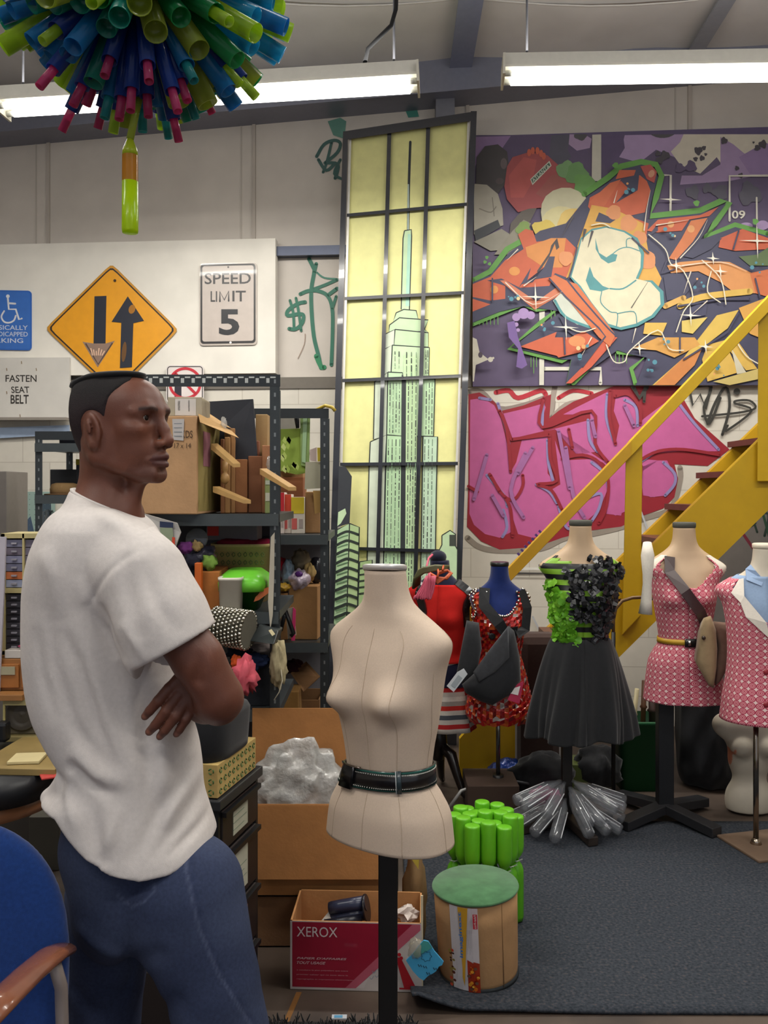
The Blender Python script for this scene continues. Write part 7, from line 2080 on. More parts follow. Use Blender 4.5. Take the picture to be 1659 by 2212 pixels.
# flattened cartons and boards standing on the shelf
for x0, x1, yt, d, c, yw, lab in ((476, 483, 948, 3.42, '#8c5e3c', -.05, 'thin brown board standing right beside the large carton'), (485, 496, 944, 3.44, '#a37a4c', .0, 'tan slatted carton edge behind the two thin wooden slats'), (499, 508, 925, 3.46, '#9c7247', .35, 'tall narrow brown carton edge left of the dark board'),
                                  (508, 534, 992, 3.50, '#a06c45', .1, 'brown carton standing just under the dark board'), (536, 566, 985, 3.52, '#8e5f42', .05, 'dark brown carton right under the lower corner of the dark board'), (566, 590, 962, 3.46, '#9d6b49', .1, 'reddish brown flat carton leaning by the slotted post'),
                                  (548, 560, 952, 3.60, '#8c5b44', .1, 'narrow brown carton behind the lower corner of the dark board'), (552, 578, 895, 3.68, '#a98a5e', .0, 'tall light carton at the back of the upper shelf')):
    px_box('flat_carton', lab, x0, x1, yt, d, .22 if d < 3.6 else .10, Z1, c, 'box', yw)
px_box('film_roll_box', 'narrow green and white printed box at the right end of the upper shelf', 572, 585, 1020, 3.40, .05, Z1, '#8f9a62', 'box', .1, M_matte, [('printed_band', (.1, .3, .8, .5), '#c5c3b0'), ('printed_band', (.1, .7, .9, .8), '#b9bfae')])
mb = MB('#1d2029'); q = [P(440, 868, 3.62), P(546, 862, 3.62), P(558, 1026, 3.55), P(520, 1032, 3.55), P(505, 1000, 3.56), P(440, 960, 3.6)]
mb.poly3(q, Vector((0, -1, 0)), '#1f222b', .02); o = obj('dark_board', mb, M_matte, label='dark navy board tilted behind the cartons on the upper shelf', cat='board')
for a, b, lab in (((470, 964, 3.26), (519, 1005, 3.1), 'upper thin wooden slat sticking out of the cartons'), ((474, 1057, 3.26), (542, 1084, 3.1), 'lower thin wooden slat sticking out of the cartons'), ((576, 1018, 3.32), (640, 1056, 3.1), 'wooden slat sticking out past the slotted post')):
    p, e = P(*a), P(*b); mb = MB('#c29b63'); u = Vector((0, 0, .011)); mb.hexa([p - u, e - u * .6, e + u * .6, p + u] + [v_ + Vector((-.03, .03, 0)) for v_ in (p - u, e - u * .6, e + u * .6, p + u)], '#c59e66'); obj('wood_strip', mb, M_wood, label=lab, cat='wood strip')
mb = MB('#a98352'); mb.lathe([(.004, 0), (.014, .008), (.018, .022), (.014, .036), (.006, .046), (.012, .055), (.012, .09)], P(486, 1046, 3.38), '#b38a55', 16); obj('wooden_finial', mb, M_wood, label='small turned wooden finial between the slats', cat='finial')
for p, c, lab in ((P(483, 915, 3.36), '#d6d6d2', 'scrap of clear film stuck on the carton flap'), (P(582, 1000, 3.38), '#b9b6b0', 'crumpled clear film on the reddish brown carton')):
    mb = MB(c); lump(mb, p, (.010, .008, .026), c, .3, 6, 14); obj('film_scrap', mb, M_film, label=lab, cat='film')

# second shelf of the near unit
def tub(name, label, cat, x0, x1, yt, d, ry, zb, c, taper=.78, m=None, yaw=0, rim=.006, cap=False):
    t = thing(name, label, cat, ((P(x0, 0, d).x + P(x1, 0, d).x) / 2, d, zb)); cx = t.location.x; rx = (P(x1, 0, d).x - P(x0, 0, d).x) / 2; zt = H - (yt - HY) * d / F
    mb = MB(c); rg = []
    for z, s_ in ((zb + .001, .01), (zb + .001, taper), (zt - rim * 2, 1), (zt - rim * 2, 1.05), (zt, 1.05), (zt, .97), (zb + .01, taper * .94), (zb + .01, .01)):
        rg.append([Vector((cx + rx * s_ * math.copysign(abs(math.cos(a)) ** .45, math.cos(a)), d + ry * s_ * math.copysign(abs(math.sin(a)) ** .45, math.sin(a)), z)) for a in [2 * math.pi * k / 40 for k in range(40)]])
    mb.loft(rg, c); obj('tub_body', mb, m or M_plas, t)
    return t, cx, rx, zt
t, cx, rx, zt = tub('print_bin', 'tan fabric bin with green recycling print holding red cloth, under the upper shelf', 'bin', 464, 590, 1172, 3.66, .115, Z2, '#bda975', .82, M_cloth)
mb = MB('#4b6a38')
for i in range(9):
    for j in range(5):
        f = j / 5; w_ = rx * (.80 + .2 * (.25 + f * .7)); c = Vector((cx - w_ * .8 + i * w_ * .2, 3.66 - .115 * (.82 + .18 * f) - .004, Z2 + .07 + f * (zt - Z2 - .08)))
        mb.tube([c + Vector((.007 * math.cos(g), -.001, .009 * math.sin(g))) for g in (0, 1.5, 3, 4.5, 6)], .0016, '#5b7043', 4)
o = obj('printed_symbols', mb, M_matte, t); o['kind'] = 'stuff'
mb = MB('#8e1f35'); lump(mb, (cx, 3.66, zt - .01), (rx * .85, .10, .03), '#8e1f3c', .18, 12, 28); obj('red_cloth', mb, M_cloth, label='crimson cloth folded in the tan printed bin', cat='cloth')
t, cx, rx, zt = tub('storage_tub', 'translucent green tub with bright lime lid on the second shelf', 'tub', 482, 578, 1262, 3.40, .12, Z2, '#3f8a34', .62, M_tube)
mb = MB('#72c83c'); rg = []
for z, s_ in ((-.02, 1.0), (-.02, 1.12), (.012, 1.14), (.035, 1.0), (.055, .7), (.058, .01)):
    rg.append([Vector((cx + rx * s_ * math.copysign(abs(math.cos(a)) ** .6, math.cos(a)), 3.40 + .12 * s_ * math.copysign(abs(math.sin(a)) ** .55, math.sin(a)), zt + z + .004)) for a in [2 * math.pi * k / 40 for k in range(40)]])
mb.loft(rg, '#6cc437'); obj('lid', mb, M_gloss, t, label='lime lid')
t, cx, rx, zt = tub('storage_tub', 'small milky white tub in front of the lime lidded tub', 'tub', 474, 524, 1246, 3.27, .04, Z2 + .0, '#ded8ca', .9, M_plas)
mb = MB('#c56a2a'); mb.poly3([P(548, 1300, 3.30), P(556, 1278, 3.30), P(588, 1265, 3.30), P(584, 1278, 3.30), P(560, 1296, 3.30)], Vector((0, -1, 0)), '#c46a3a', .01); obj('orange_scrap', mb, M_plas, label='orange plastic piece sticking out under the lime lidded tub', cat='plastic piece')
px_box('orange_carton', 'orange brown carton beside the near sleeve on the second shelf', 432, 474, 1235, 3.30, .26, Z2 - .0, '#a8682f', 'box', .05)
px_box('tape_case', 'bright orange plastic strip standing in front of the orange brown carton', 420, 435, 1216, 3.26, .03, Z2, '#c9601f', 'case', .0, M_plas)
# bag of scraps above it
t = thing('scrap_bag', 'clear bag of purple and green scraps on top of the orange brown carton', 'bag', tuple(P(430, 1235, 3.36)))
mb = MB('#4a4a5a'); lump(mb, P(428, 1205, 3.38), (.066, .055, .052), '#3d3d50', .2, 14, 30); obj('scraps', mb, M_wrap, t)
for p, c, r in ((P(402, 1183, 3.33), '#8a4a92', .026), (P(452, 1215, 3.33), '#7d9e4a', .030), (P(425, 1180, 3.33), '#b59a6a', .020), (P(415, 1212, 3.32), '#30303c', .030)):
    mb = MB(c); lump(mb, p, (r, r * .8, r * .9), c, .25, int(r * 999), 18); obj('scrap', mb, M_cloth, t)
mb = MB('#a9adb4'); mb.lathe([(.001, 0), (.040, 0), (.043, .008), (.040, .012), (.001, .012)], P(426, 1165, 3.42), '#9da2aa', 32, Matrix.Rotation(math.radians(78), 3, 'X')); obj('clear_dome', mb, M_film, label='clear round plastic lid standing behind the bag of scraps', cat='lid')
px_box('grey_box', 'long grey box with red label lying under the upper shelf', 446, 556, 1134, 3.62, .14, Z2 + .25, '#6d6a70', 'box', 0, M_matte, [('red_label', (.02, .3, .24, .9), '#b8322e')])
px_box('black_crate', 'black plastic crate at the back of the second shelf', 400, 590, 1160, 3.785, .03, Z2, '#1d1b22', 'crate', 0, M_plas)
# chrome mesh basket, black tray
t = thing('sequin_roll', 'roll of silver sequin mesh hanging at the front of the second shelf', 'roll', tuple(P(506, 1400, 3.2)))
mb = MB('#77746a'); a, b = P(462, 1350, 3.22), P(538, 1362, 3.18); mb.cyl(a, b, .062, .066, '#5f5c52', 28); obj('roll_core', mb, M_cloth, t)
mb = MB('#c9c6ba'); ax = (b - a).normalized(); e1 = ax.cross(Vector((0, 0, 1))).normalized(); e2 = ax.cross(e1)
for i in range(10):
    for k in range(30):
        q_ = 2 * math.pi * k / 30 + i * .12; c = a + (b - a) * (i + .3) / 9.6 + (e1 * math.cos(q_) + e2 * math.sin(q_)) * (.065 + .003 * i / 9)
        mb.ball(c, .0072, ('#c9c6ba', '#8d8a7e', '#e2dfd4', '#a7a498')[(i * 7 + k * 3) % 4], 6)
o = obj('sequins', mb, M_chrome, t); o['kind'] = 'stuff'
mb = MB('#2b2f30'); mb.hexa([P(538, 1385, 3.20), P(592, 1392, 3.15), P(602, 1362, 3.22), P(560, 1348, 3.26)] + [p + Vector((0, .14, -.01)) for p in (P(538, 1385, 3.20), P(592, 1392, 3.15), P(602, 1362, 3.22), P(560, 1348, 3.26))], '#2c3132'); obj('dark_tray', mb, M_plas, label='dark grey plastic tray sticking out beside the sequin roll', cat='tray', bevel=.004)
mb = MB('#cfc39b'); mb.hexa([P(580, 1362, 3.18), P(588, 1374, 3.17), P(594, 1370, 3.17), P(586, 1359, 3.18)] + [p + Vector((0, .01, -.002)) for p in (P(580, 1362, 3.18), P(588, 1374, 3.17), P(594, 1370, 3.17), P(586, 1359, 3.18))], '#cfc39b'); obj('masking_tape', mb, M_matte, label='small cream tape tab on the dark grey tray', cat='tape')
mb = MB('#b5ad9c'); mb.poly3([P(585, 1160, 3.27), P(593, 1150, 3.27), P(592, 1250, 3.27), P(589, 1330, 3.27), P(584, 1360, 3.27), P(579, 1300, 3.27), P(582, 1230, 3.27)], Vector((0, -1, 0)), '#b8b09f', .003); obj('hanging_strip', mb, M_matte, label='long cream paper strip hanging on the slotted post', cat='paper')
# lower: laundry of cloth on a dark bin
px_box('dark_bin', 'black fabric bin under the heap of cloth at the elbow', 468, 590, 1432, 3.33, .34, Z3, '#1b1e24', 'bin', .12, M_black)
for p, r, c, lab, sd in ((P(556, 1405, 3.38), (.085, .06, .030), '#8a807d', 'pale mauve cloth heaped on the black fabric bin', 3), (P(600, 1434, 3.27), (.030, .045, .085), '#a99d7c', 'cream cloth hanging over the right edge of the black fabric bin', 5), (P(545, 1428, 3.27), (.060, .05, .030), '#1d2740', 'navy blue cloth rolled in front of the mauve cloth', 8), (P(518, 1410, 3.30), (.045, .05, .026), '#1a1d28', 'dark knitted cloth between the sequin roll and the navy cloth', 9), (P(511, 1432, 3.18), (.020, .02, .026), '#c8562a', 'bright orange scrap of cloth behind the elbow', 10)):
    mb = MB(c); lump(mb, p, r, c, .19, sd, 34, 3.4); obj('cloth_bundle', mb, M_cloth, label=lab, cat='cloth')
mb = MB('#d4606e'); lump(mb, P(530, 1462, 3.16), (.038, .03, .055), '#d4616f', .42, 17, 22, 4); obj('pink_ruffle', mb, M_cloth, label='coral pink ruffled fabric flower sticking out behind the elbow', cat='fabric flower')
mb = MB('#c2bba6'); mb.tube([P(606, 1440, 3.24), P(610, 1470, 3.22), P(603, 1495, 3.22), P(592, 1512, 3.22)], .006, '#c2bba6', 8, flat=.3); obj('ribbon', mb, M_cloth, label='cream ribbon curling down from the cream cloth', cat='ribbon')
px_box('white_carton', 'small white carton on the floor level behind the big cardboard box', 588, 610, 1488, 3.95, .12, .40, '#b9b6ae', 'box', .3, M_matte)
# padded envelope above the shoulder
t = thing('mailing_envelope', 'white padded envelope with printed picture behind the near shoulder', 'envelope', tuple(P(350, 1180, 3.25)))
mb = MB('#a9a5a0'); mb.poly3([P(295, 1105, 3.22), P(382, 1130, 3.18), P(390, 1150, 3.18), P(372, 1200, 3.18), P(300, 1230, 3.22)], Vector((0, -1, 0)), '#b3afab', .012); obj('envelope', mb, M_matte, t, bevel=.003)
mb = MB('#2d3550'); mb.poly3([P(345, 1126, 3.185), P(374, 1129, 3.175), P(374, 1140, 3.175), P(345, 1139, 3.185)], Vector((0, -1, 0)), '#2a3450', .002); mb.poly3([P(345, 1140, 3.185), P(372, 1141, 3.175), P(376, 1172, 3.175), P(350, 1172, 3.185)], Vector((0, -1, 0)), '#8e9a80', .002); mb.poly3([P(372, 1160, 3.172), P(378, 1161, 3.172), P(377, 1184, 3.172), P(371, 1182, 3.172)], Vector((0, -1, 0)), '#c8452c', .002)
obj('printed_picture', mb, M_matte, t)

# far shelving unit
px_box('grey_bin', 'grey cardboard bin at the top left of the far shelving unit', 600, 640, 891, 4.30, .2, Z4 + .30, '#85807a', 'box')
px_box('carton', 'tan carton standing behind the green gift bag', 600, 655, 940, 4.36, .2, Z4, '#a07b52', 'box')
t = thing('gift_bag', 'light green gift bag with leaf print hanging on the far shelving unit', 'bag', tuple(P(632, 1022, 4.12)))
mb = MB('#8da544'); q = [P(601, 927, 4.13), P(665, 925, 4.11), P(667, 1020, 4.11), P(640, 1025, 4.12), P(600, 1016, 4.13)]; mb.poly3(q, Vector((0, -1, 0)), '#8ba343', .05); obj('bag_body', mb, M_matte, t)
mb = MB('#7f9c5c'); mb.poly3([P(648, 890, 4.105), P(670, 897, 4.10), P(668, 1010, 4.10), P(650, 1005, 4.105)], Vector((0, -1, 0)), '#86a060', .004); mb.poly3([P(655, 893, 4.10), P(664, 895, 4.097), P(660, 1000, 4.097), P(652, 998, 4.10)], Vector((0, -1, 0)), '#9dbd92', .002); obj('side_gusset', mb, M_matte, t)
mb = MB('#5f7a2a'); rr = random.Random(4)
for i in range(12):
    x, y = 606 + rr.random() * 36, 935 + rr.random() * 75; mb.add([P(x, y, 4.085), P(x + 6, y + 9, 4.085), P(x + 3, y + 18, 4.085), P(x - 5, y + 9, 4.085)], [(0, 3, 2, 1)], rr.choice(('#9ab04e', '#a9bd62', '#b9c77a')))
obj('leaf_print', mb, M_matte, t)
for q, c, nm, lab in (([P(668, 972, 4.09), P(684, 966, 4.09), P(684, 997, 4.09), P(670, 995, 4.09)], '#b9a7a0', 'card', 'small white card with red print beside the yellow note'), ([P(685, 967, 4.085), P(700, 967, 4.085), P(701, 996, 4.085), P(686, 997, 4.085)], '#c9b33a', 'sticky_note', 'yellow note pinned on the far shelving unit'),
                      ([P(660, 998, 4.095), P(702, 998, 4.095), P(707, 1054, 4.095), P(658, 1057, 4.095)], '#a9a690', 'price_list', 'pale grey printed sheet hanging under the yellow note'), ([P(676, 1060, 4.09), P(696, 1060, 4.09), P(699, 1105, 4.09), P(680, 1110, 4.09)], '#b08c50', 'kraft_tag', 'kraft card hanging under the pale grey sheet')):
    mb = MB(c); mb.poly3(q, Vector((0, -1, 0)), c, .003); obj(nm, mb, M_matte, label=lab, cat='paper')
mb = MB('#b79a2c'); mb.tube([P(668, 893, 4.1), P(690, 882, 4.08), P(703, 876, 4.05), P(718, 880, 4.02), P(724, 888, 4.02)], .008, '#b39a35', 8); obj('yellow_strap', mb, M_plas, label='yellow strap looped over the top corner of the far shelving unit', cat='strap')
mb = MB('#26262a'); mb.tube([P(640, 895, 4.1), P(641, 905, 4.09), P(643, 925, 4.09)], [.004, .012, .008], '#222226', 10); obj('binder_clip', mb, M_plas, label='black clip holding the green gift bag', cat='clip')
for x0, x1, yt, c, d_, lab, top in ((598, 614, 1064, '#c9bcb4', 4.16, 'white packet with red top at the left end of the far shelf', '#b3202c'), (614, 629, 1068, '#cbbfb2', 4.18, 'white packet with orange red top, second on the far shelf', '#cc4a32'), (629, 657, 1074, '#c6beb2', 4.17, 'wide white packet with yellow top on the far shelf', '#c9b32c')):
    px_box('spice_box', lab, x0, x1, yt, d_, .12, Z4, c, 'packet', 0, M_matte, [('coloured_top', (.0, .55, 1, 1), top), ('round_logo', (.05, .12, .45, .42), '#c05a55'), ('printed_lines', (.6, .15, .9, .4), '#9b8f8a')])
px_box('reddish_box', 'reddish brown carton lying above the spice packets', 600, 655, 1030, 4.34, .15, Z4 + .10, '#8a5638', 'box')
t = thing('paper_sack', 'open brown paper sack right of the spice packets', 'bag', tuple(P(677, 1150, 4.2)))
mb = MB('#8f6c46'); mb.pbox(659, 1062, 692, 1152, 4.22, .12, '#94704a'); mb.poly3([P(676, 1066, 4.21), P(684, 1063, 4.21), P(684, 1110, 4.21)], Vector((0, -1, 0)), '#2d211a', .002); obj('sack', mb, M_card, t, bevel=.005)
# candy and toys
for p, r, c, nm, lab, sd, m in ((P(602, 1228, 4.2), (.035, .05, .06), '#a81c2c', 'candy_bag', 'glossy red bag at the left of the middle far shelf', 2, M_foil), (P(622, 1238, 4.17), (.030, .05, .065), '#7d93a4', 'candy_bag', 'silver and blue snack bag with red edge', 3, M_foil), (P(646, 1252, 4.15), (.050, .05, .048), '#b9aab8', 'candy_bag', 'white and purple foil snack bag on the far shelf', 4, M_foil),
                          (P(650, 1212, 4.25), (.045, .05, .055), '#8d8068', 'plush_toy', 'khaki plush toy slumped on the snack bags', 5, M_cloth), (P(668, 1236, 4.22), (.028, .05, .045), '#a38a5a', 'plush_toy', 'tan plush arm drooping over the brown carton', 6, M_cloth), (P(683, 1232, 4.26), (.040, .04, .065), '#1e1c22', 'helmet', 'glossy black round helmet at the right end of the far shelf', 7, M_gloss), (P(612, 1268, 4.14), (.035, .04, .020), '#b08a2c', 'toy', 'little yellow and red toys in front of the red bag', 8, M_plas)):
    mb = MB(c); lump(mb, p, r, c, .14 if m is not M_gloss else .05, sd, 30); obj(nm, mb, m, label=lab, cat={'candy_bag': 'snack bag', 'plush_toy': 'toy'}.get(nm, nm))
mb = MB('#7b3a8a'); lump(mb, P(646, 1240, 4.105), (.018, .006, .014), '#5b2a78', .1, 3, 14); obj('bag_logo', mb, M_foil, label='dark purple emblem on the white and purple snack bag', cat='emblem')
px_box('brown_carton', 'brown carton with hand hole under the red bag', 596, 622, 1282, 4.12, .2, Z5, '#90673d', 'box', .1, None, [('hand_hole', (.35, .62, .75, .72), '#241a14')])
px_box('brown_carton', 'large plain brown carton under the purple snack bag', 624, 686, 1266, 4.14, .25, Z5, '#9a7245', 'box', -.1)
for q, c, lab in (([P(617, 1316, 4.08), P(634, 1312, 4.06), P(640, 1372, 4.06), P(622, 1380, 4.08)], '#c6bfae', 'white booklet leaning on the brown cartons'), ([P(633, 1312, 4.05), P(639, 1318, 4.05), P(637, 1384, 4.05), P(629, 1384, 4.05)], '#c8326a', 'pink and orange booklet leaning beside the white one')):
    mb = MB(c); mb.poly3(q, Vector((0, -1, 0)), c, .008); obj('booklet', mb, M_matte, label=lab, cat='booklet')
mb = MB('#17171a'); mb.tube([P(606, 1362, 4.04), P(614, 1330, 4.03), P(617, 1320, 4.03), P(626, 1345, 4.03), P(634, 1368, 4.03), P(628, 1374, 4.03)], .010, '#17171a', 8); obj('clothes_hanger', mb, M_plas, label='pointed black handle loop in front of the booklets', cat='handle')
t = carton('open_carton', 'brown carton with open flap on the low far shelf', [(P(625, 0, 4.2).x, 4.2), (P(690, 0, 4.2).x, 4.2), (P(700, 0, 4.4).x, 4.45), (P(630, 0, 4.4).x, 4.45)], .255, .62, '#7d5a38', flaps=[[P(628, 1455, 4.2), P(656, 1495, 4.1), P(692, 1462, 4.15), P(662, 1430, 4.3)]])
px_box('small_carton', 'small brown carton next to the small white one', 612, 645, 1494, 4.0, .16, .45, '#84602f', 'box')
mb = MB('#5a2430'); lump(mb, P(635, 1440, 4.3), (.05, .08, .03), '#3d2026', .2, 5, 22); obj('dark_bundle', mb, M_cloth, label='dark maroon bundle above the open carton flap', cat='cloth')

# ================================================================== left edge: hat rack, drawers, work table
t = shelf_unit('dark blue-grey shelving unit with hats behind the head', P(84, 0, 4.6).x, P(84, 0, 4.6).x + .95, 4.60, 5.05, (.4, 1.0, 1.385, 1.595, 1.865), 1.93, False)
def hat(name, label, p, r, h, c, brim, cb):
    T_ = thing(name, label, 'hat', tuple(p)); mb = MB(c); mb.lathe([(r, 0), (r * 1.02, h * .5), (r * .9, h * .9), (r * .6, h), (.001, h * .97)], p, c, 30); obj('crown', mb, M_cloth, T_)
    mb = MB(cb); mb.lathe([(r * .9, .004), (brim, 0), (brim, .006), (r * .9, .008)], p, cb, 36); obj('brim', mb, M_cloth, T_)
hz1 = 1.597
hat('straw_hat', 'tan straw hat on the middle shelf behind the neck', Vector((P(140, 0, 4.75).x, 4.75, hz1)), .075, .065, '#8a6f4c', .105, '#6d5238')
px_box('hat_box', 'flat black hat case resting behind the tan straw hat', 108, 176, 1014, 4.86, .15, hz1, '#17181c', 'case', 0, M_plas)
px_box('black_case', 'upright black case with yellow top edge behind the neck', 164, 186, 992, 4.82, .03, hz1, '#141519', 'case', 0, M_plas, [('yellow_edge', (0, .84, 1, 1), '#a89a2c')])
hat('felt_hat', 'black felt hat on the top shelf behind the head', Vector((P(158, 0, 4.8).x, 4.8, 1.867)), .07, .075, '#1b1c22', .09, '#1b1c22')
mb = MB('#8f9fb5'); q = [WALL.W(x, y, .03) for x, y in ((-60, 950), (150, 938), (150, 918), (-60, 926))]; mb.poly3(q, WALL.n, '#9aabc4', .004); obj('banner', mb, M_matte, label='pale blue banner strip on the wall below the seat belt panel', cat='banner')
PG = Plane(WALL.o + WALL.n * .04, math.radians(4.5))
mb = MB('#8fa39b'); mb.poly3([PG.W(x, y) for x, y in ((16, 1062), (118, 1062), (118, 1165), (14, 1165))], PG.n, '#8fa69e', .01); t = thing('pegboard', 'mint pegboard with dark blue shapes left of the hat shelves', 'pegboard', tuple(PG.W(66, 1165))); obj('board', mb, M_matte, t)
pt = Paint(PG, .0005); pt.poly([(15, 1070), (35, 1090), (52, 1105), (30, 1130), (15, 1140)], '#33475f'); pt.poly([(44, 1140), (66, 1115), (74, 1150), (60, 1160)], '#42546a'); pt.poly([(84, 1075), (110, 1085), (112, 1140), (80, 1150)], '#3d4c58')
for i in range(9):
    for j in range(9): pt.blob(20 + i * 11, 1068 + j * 11, 1, '#5b6e68', n=6)
obj('pegboard_holes', pt.mb, M_matte, t)
px_box('grey_cabinet', 'grey metal cabinet edge at the far left below the signs', -60, 14, 1018, 5.0, .3, 0.0, '#77716c', 'cabinet', 0, M_metal)
for i, (x, c) in enumerate(((96, '#7e8890'), (104, '#a9b4bb'), (112, '#59626a'))):
    mb = MB(c); lump(mb, P(x, 1128, 4.72), (.019, .02, .063), c, .15, i, 16); obj('glass_jar', mb, M_film, label=('clear bottle nearest the dark post of the hat shelves', 'pale clear bottle, middle one below the straw hat', 'dark clear bottle, right one below the straw hat')[i], cat='bottle')
# table
TZ = .70
t = thing('work_table', 'round-edged wooden table with black top at the left edge', 'table', (P(-60, 0, 3.1).x, 3.1, 0))
tcx = P(-90, 0, 3.1).x; mb = MB('#9a6a48')
def disc(mb, z0, z1, rx, ry, c, e=.8):
    rg = [[Vector((tcx + rx * s_ * math.copysign(abs(math.cos(a)) ** e, math.cos(a)), 3.12 + ry * s_ * math.copysign(abs(math.sin(a)) ** e, math.sin(a)), z)) for a in [2 * math.pi * k / 56 for k in range(56)]] for z, s_ in ((z0, .001), (z0, .985), ((z0 + z1) / 2, 1.0), (z1, .985), (z1, .001))]
    mb.loft(rg, c)
disc(mb, .56, .615, .40, .42, '#a87452'); obj('wooden_rim', mb, mat('varnished wood'), t)
mb = MB('#1a1b1f'); disc(mb, .616, TZ, .41, .40, '#1b1c20', .5); obj('black_top', mb, M_plas, t)
mb = MB('#4a3b30'); mb.cyl((tcx + .05, 3.12, .03), (tcx + .05, 3.12, .56), .06, None, '#4d3d33', 20); mb.cyl((tcx + .05, 3.12, 0), (tcx + .05, 3.12, .03), .24, None, '#3a302a', 28); obj('pedestal', mb, M_wood, t)
# trays and papers
def slab(name, label, x0, x1, y, d, dep, z, h, c, m=M_wood, cat='tray', yaw=0):
    a, b = P(x0, 0, d).x, P(x1, 0, d).x; mb = MB(c); mb.box((a + b) / 2, d + dep / 2, z + h / 2 + .0005, b - a, dep, h, c, yaw=yaw); return obj(name, mb, m, label=label, cat=cat, bevel=.002)
slab('tray', 'tan wooden tray lying on the black table top', -60, 128, 0, 2.84, .36, TZ, .022, '#8d784a', yaw=-.06)
slab('notepad', 'cream notepad on the tan tray', 12, 80, 0, 2.88, .10, TZ + .023, .010, '#c7b88a', M_matte, 'notepad', .1)
slab('red_card', 'red card under the right edge of the tan tray', 82, 118, 0, 2.80, .05, TZ, .006, '#b03a34', M_matte, 'card', .5)
# acrylic cabinet with speaker
AZ = TZ + .001
t = thing('display_case', 'yellowed clear acrylic case with a round speaker inside, on the table', 'case', (P(70, 0, 3.22).x, 3.3, AZ))
ax0, ax1 = P(8, 0, 3.22).x, P(134, 0, 3.22).x; azt = H - (1512 - HY) * 3.22 / F
mb = MB('#97895c'); mb.box((ax0 + ax1) / 2, 3.44, (AZ + azt) / 2, ax1 - ax0, .01, azt - AZ, '#6f654a'); mb.box((ax0 + ax1) / 2, 3.34, azt - .01, ax1 - ax0, .24, .02, '#a59a6c'); mb.box((ax0 + ax1) / 2, 3.34, AZ + .008, ax1 - ax0, .24, .016, '#8d8056')
for x in (ax0, P(78, 0, 3.22).x + .05, ax1): mb.box(x, 3.225, (AZ + azt) / 2, .007, .007, azt - AZ, '#b5a970')
obj('case_frame', mb, M_gloss, t)
mb = MB('#7d7a68'); mb.box(P(58, 0, 3.3).x, 3.33, AZ + .016 + .075, .15, .14, .15, '#6a6250'); s = obj('speaker', mb, M_plas, t, bevel=.006)
mb = MB('#3d3833'); mb.lathe([(.058, 0), (.062, .006), (.054, .010), (.040, .002), (.020, -.004), (.001, .006)], Vector((P(58, 0, 3.3).x, 3.256, AZ + .091)), '#4a443c', 32, Matrix.Rotation(math.radians(90), 3, 'X')); obj('speaker_cone', mb, M_plas, s)
px_box('black_gadget', 'black round-topped gadget at the left edge beside the acrylic case', -20, 13, 1562, 3.12, .05, TZ + .023, '#17181b', 'gadget', 0, M_gloss, bevel=.012)
slab('wooden_board', 'orange wooden board on top of the acrylic case', -60, 48, 0, 3.20, .2, azt + .0, .022, '#8e6238')
# wooden card drawers
t = thing('card_file', 'orange wooden card index drawers on the acrylic case', 'drawers', (P(20, 0, 3.3).x, 3.4, azt + .023))
dz0 = azt + .024; dz1 = H - (1424 - HY) * 3.26 / F; dx0 = P(-70, 0, 3.26).x; dx1 = P(96, 0, 3.26).x
mb = MB('#9a6a3c'); mb.box((dx0 + dx1) / 2, 3.38, (dz0 + dz1) / 2, dx1 - dx0, .22, dz1 - dz0, '#8f5f33'); obj('carcass', mb, M_wood, t, bevel=.003)
for x0, x1 in ((-66, -6), (-2, 40), (46, 92)):
    a, b = P(x0, 0, 3.26).x, P(x1, 0, 3.26).x; mb = MB('#9c6534'); mb.box((a + b) / 2, 3.266, (dz0 + dz1) / 2 - .004, b - a, .012, dz1 - dz0 - .03, '#98602f'); d_ = obj('drawer', mb, M_wood, t, bevel=.002)
    mb = MB('#a9a290'); mb.box((a + b) / 2 - .004, 3.257, dz1 - .042, (b - a) * .78, .004, .03, '#b0a88c'); obj('label_holder', mb, M_metal, d_, label='pale label holder')
# small parts organiser
oz0 = dz1 + .001; ozt = H - (1153 - HY) * 3.34 / F; ox0 = P(6, 0, 3.34).x; ox1 = P(128, 0, 3.34).x
slab('white_tray', 'white ribbed tray in front of the small parts organiser', 10, 62, 0, 3.27, .05, oz0, .030, '#bdb6b0', M_gloss)
mb = MB('#b0406a'); lump(mb, P(50, 1396, 3.29), (.018, .012, .008), '#b8456e', .2, 4, 14); obj('pink_clips', mb, M_plas, label='pink plastic clips on the white ribbed tray', cat='clips')
t = thing('parts_organiser', 'cream framed organiser of small clear drawers at the left edge', 'organiser', ((ox0 + ox1) / 2, 3.42, oz0))
mb = MB('#b3a573'); fr = 3.34
zm = H - (1276 - HY) * fr / F
for x in (ox0, P(50, 0, fr).x, ox1): mb.box(x, fr + .08, (oz0 + ozt) / 2, .014 if x != P(50, 0, fr).x else .007, .16, ozt - oz0, '#b5a878')
for z in (oz0 + .006, zm, ozt - .008): mb.box((ox0 + ox1) / 2, fr + .08, z, ox1 - ox0 + .014, .16, .018, '#b5a878')
mb.box((ox0 + ox1) / 2, fr + .158, (oz0 + ozt) / 2, ox1 - ox0, .004, ozt - oz0, '#3a3436'); obj('organiser_frame', mb, M_plas, t)
rr = random.Random(31); xm = P(50, 0, fr).x
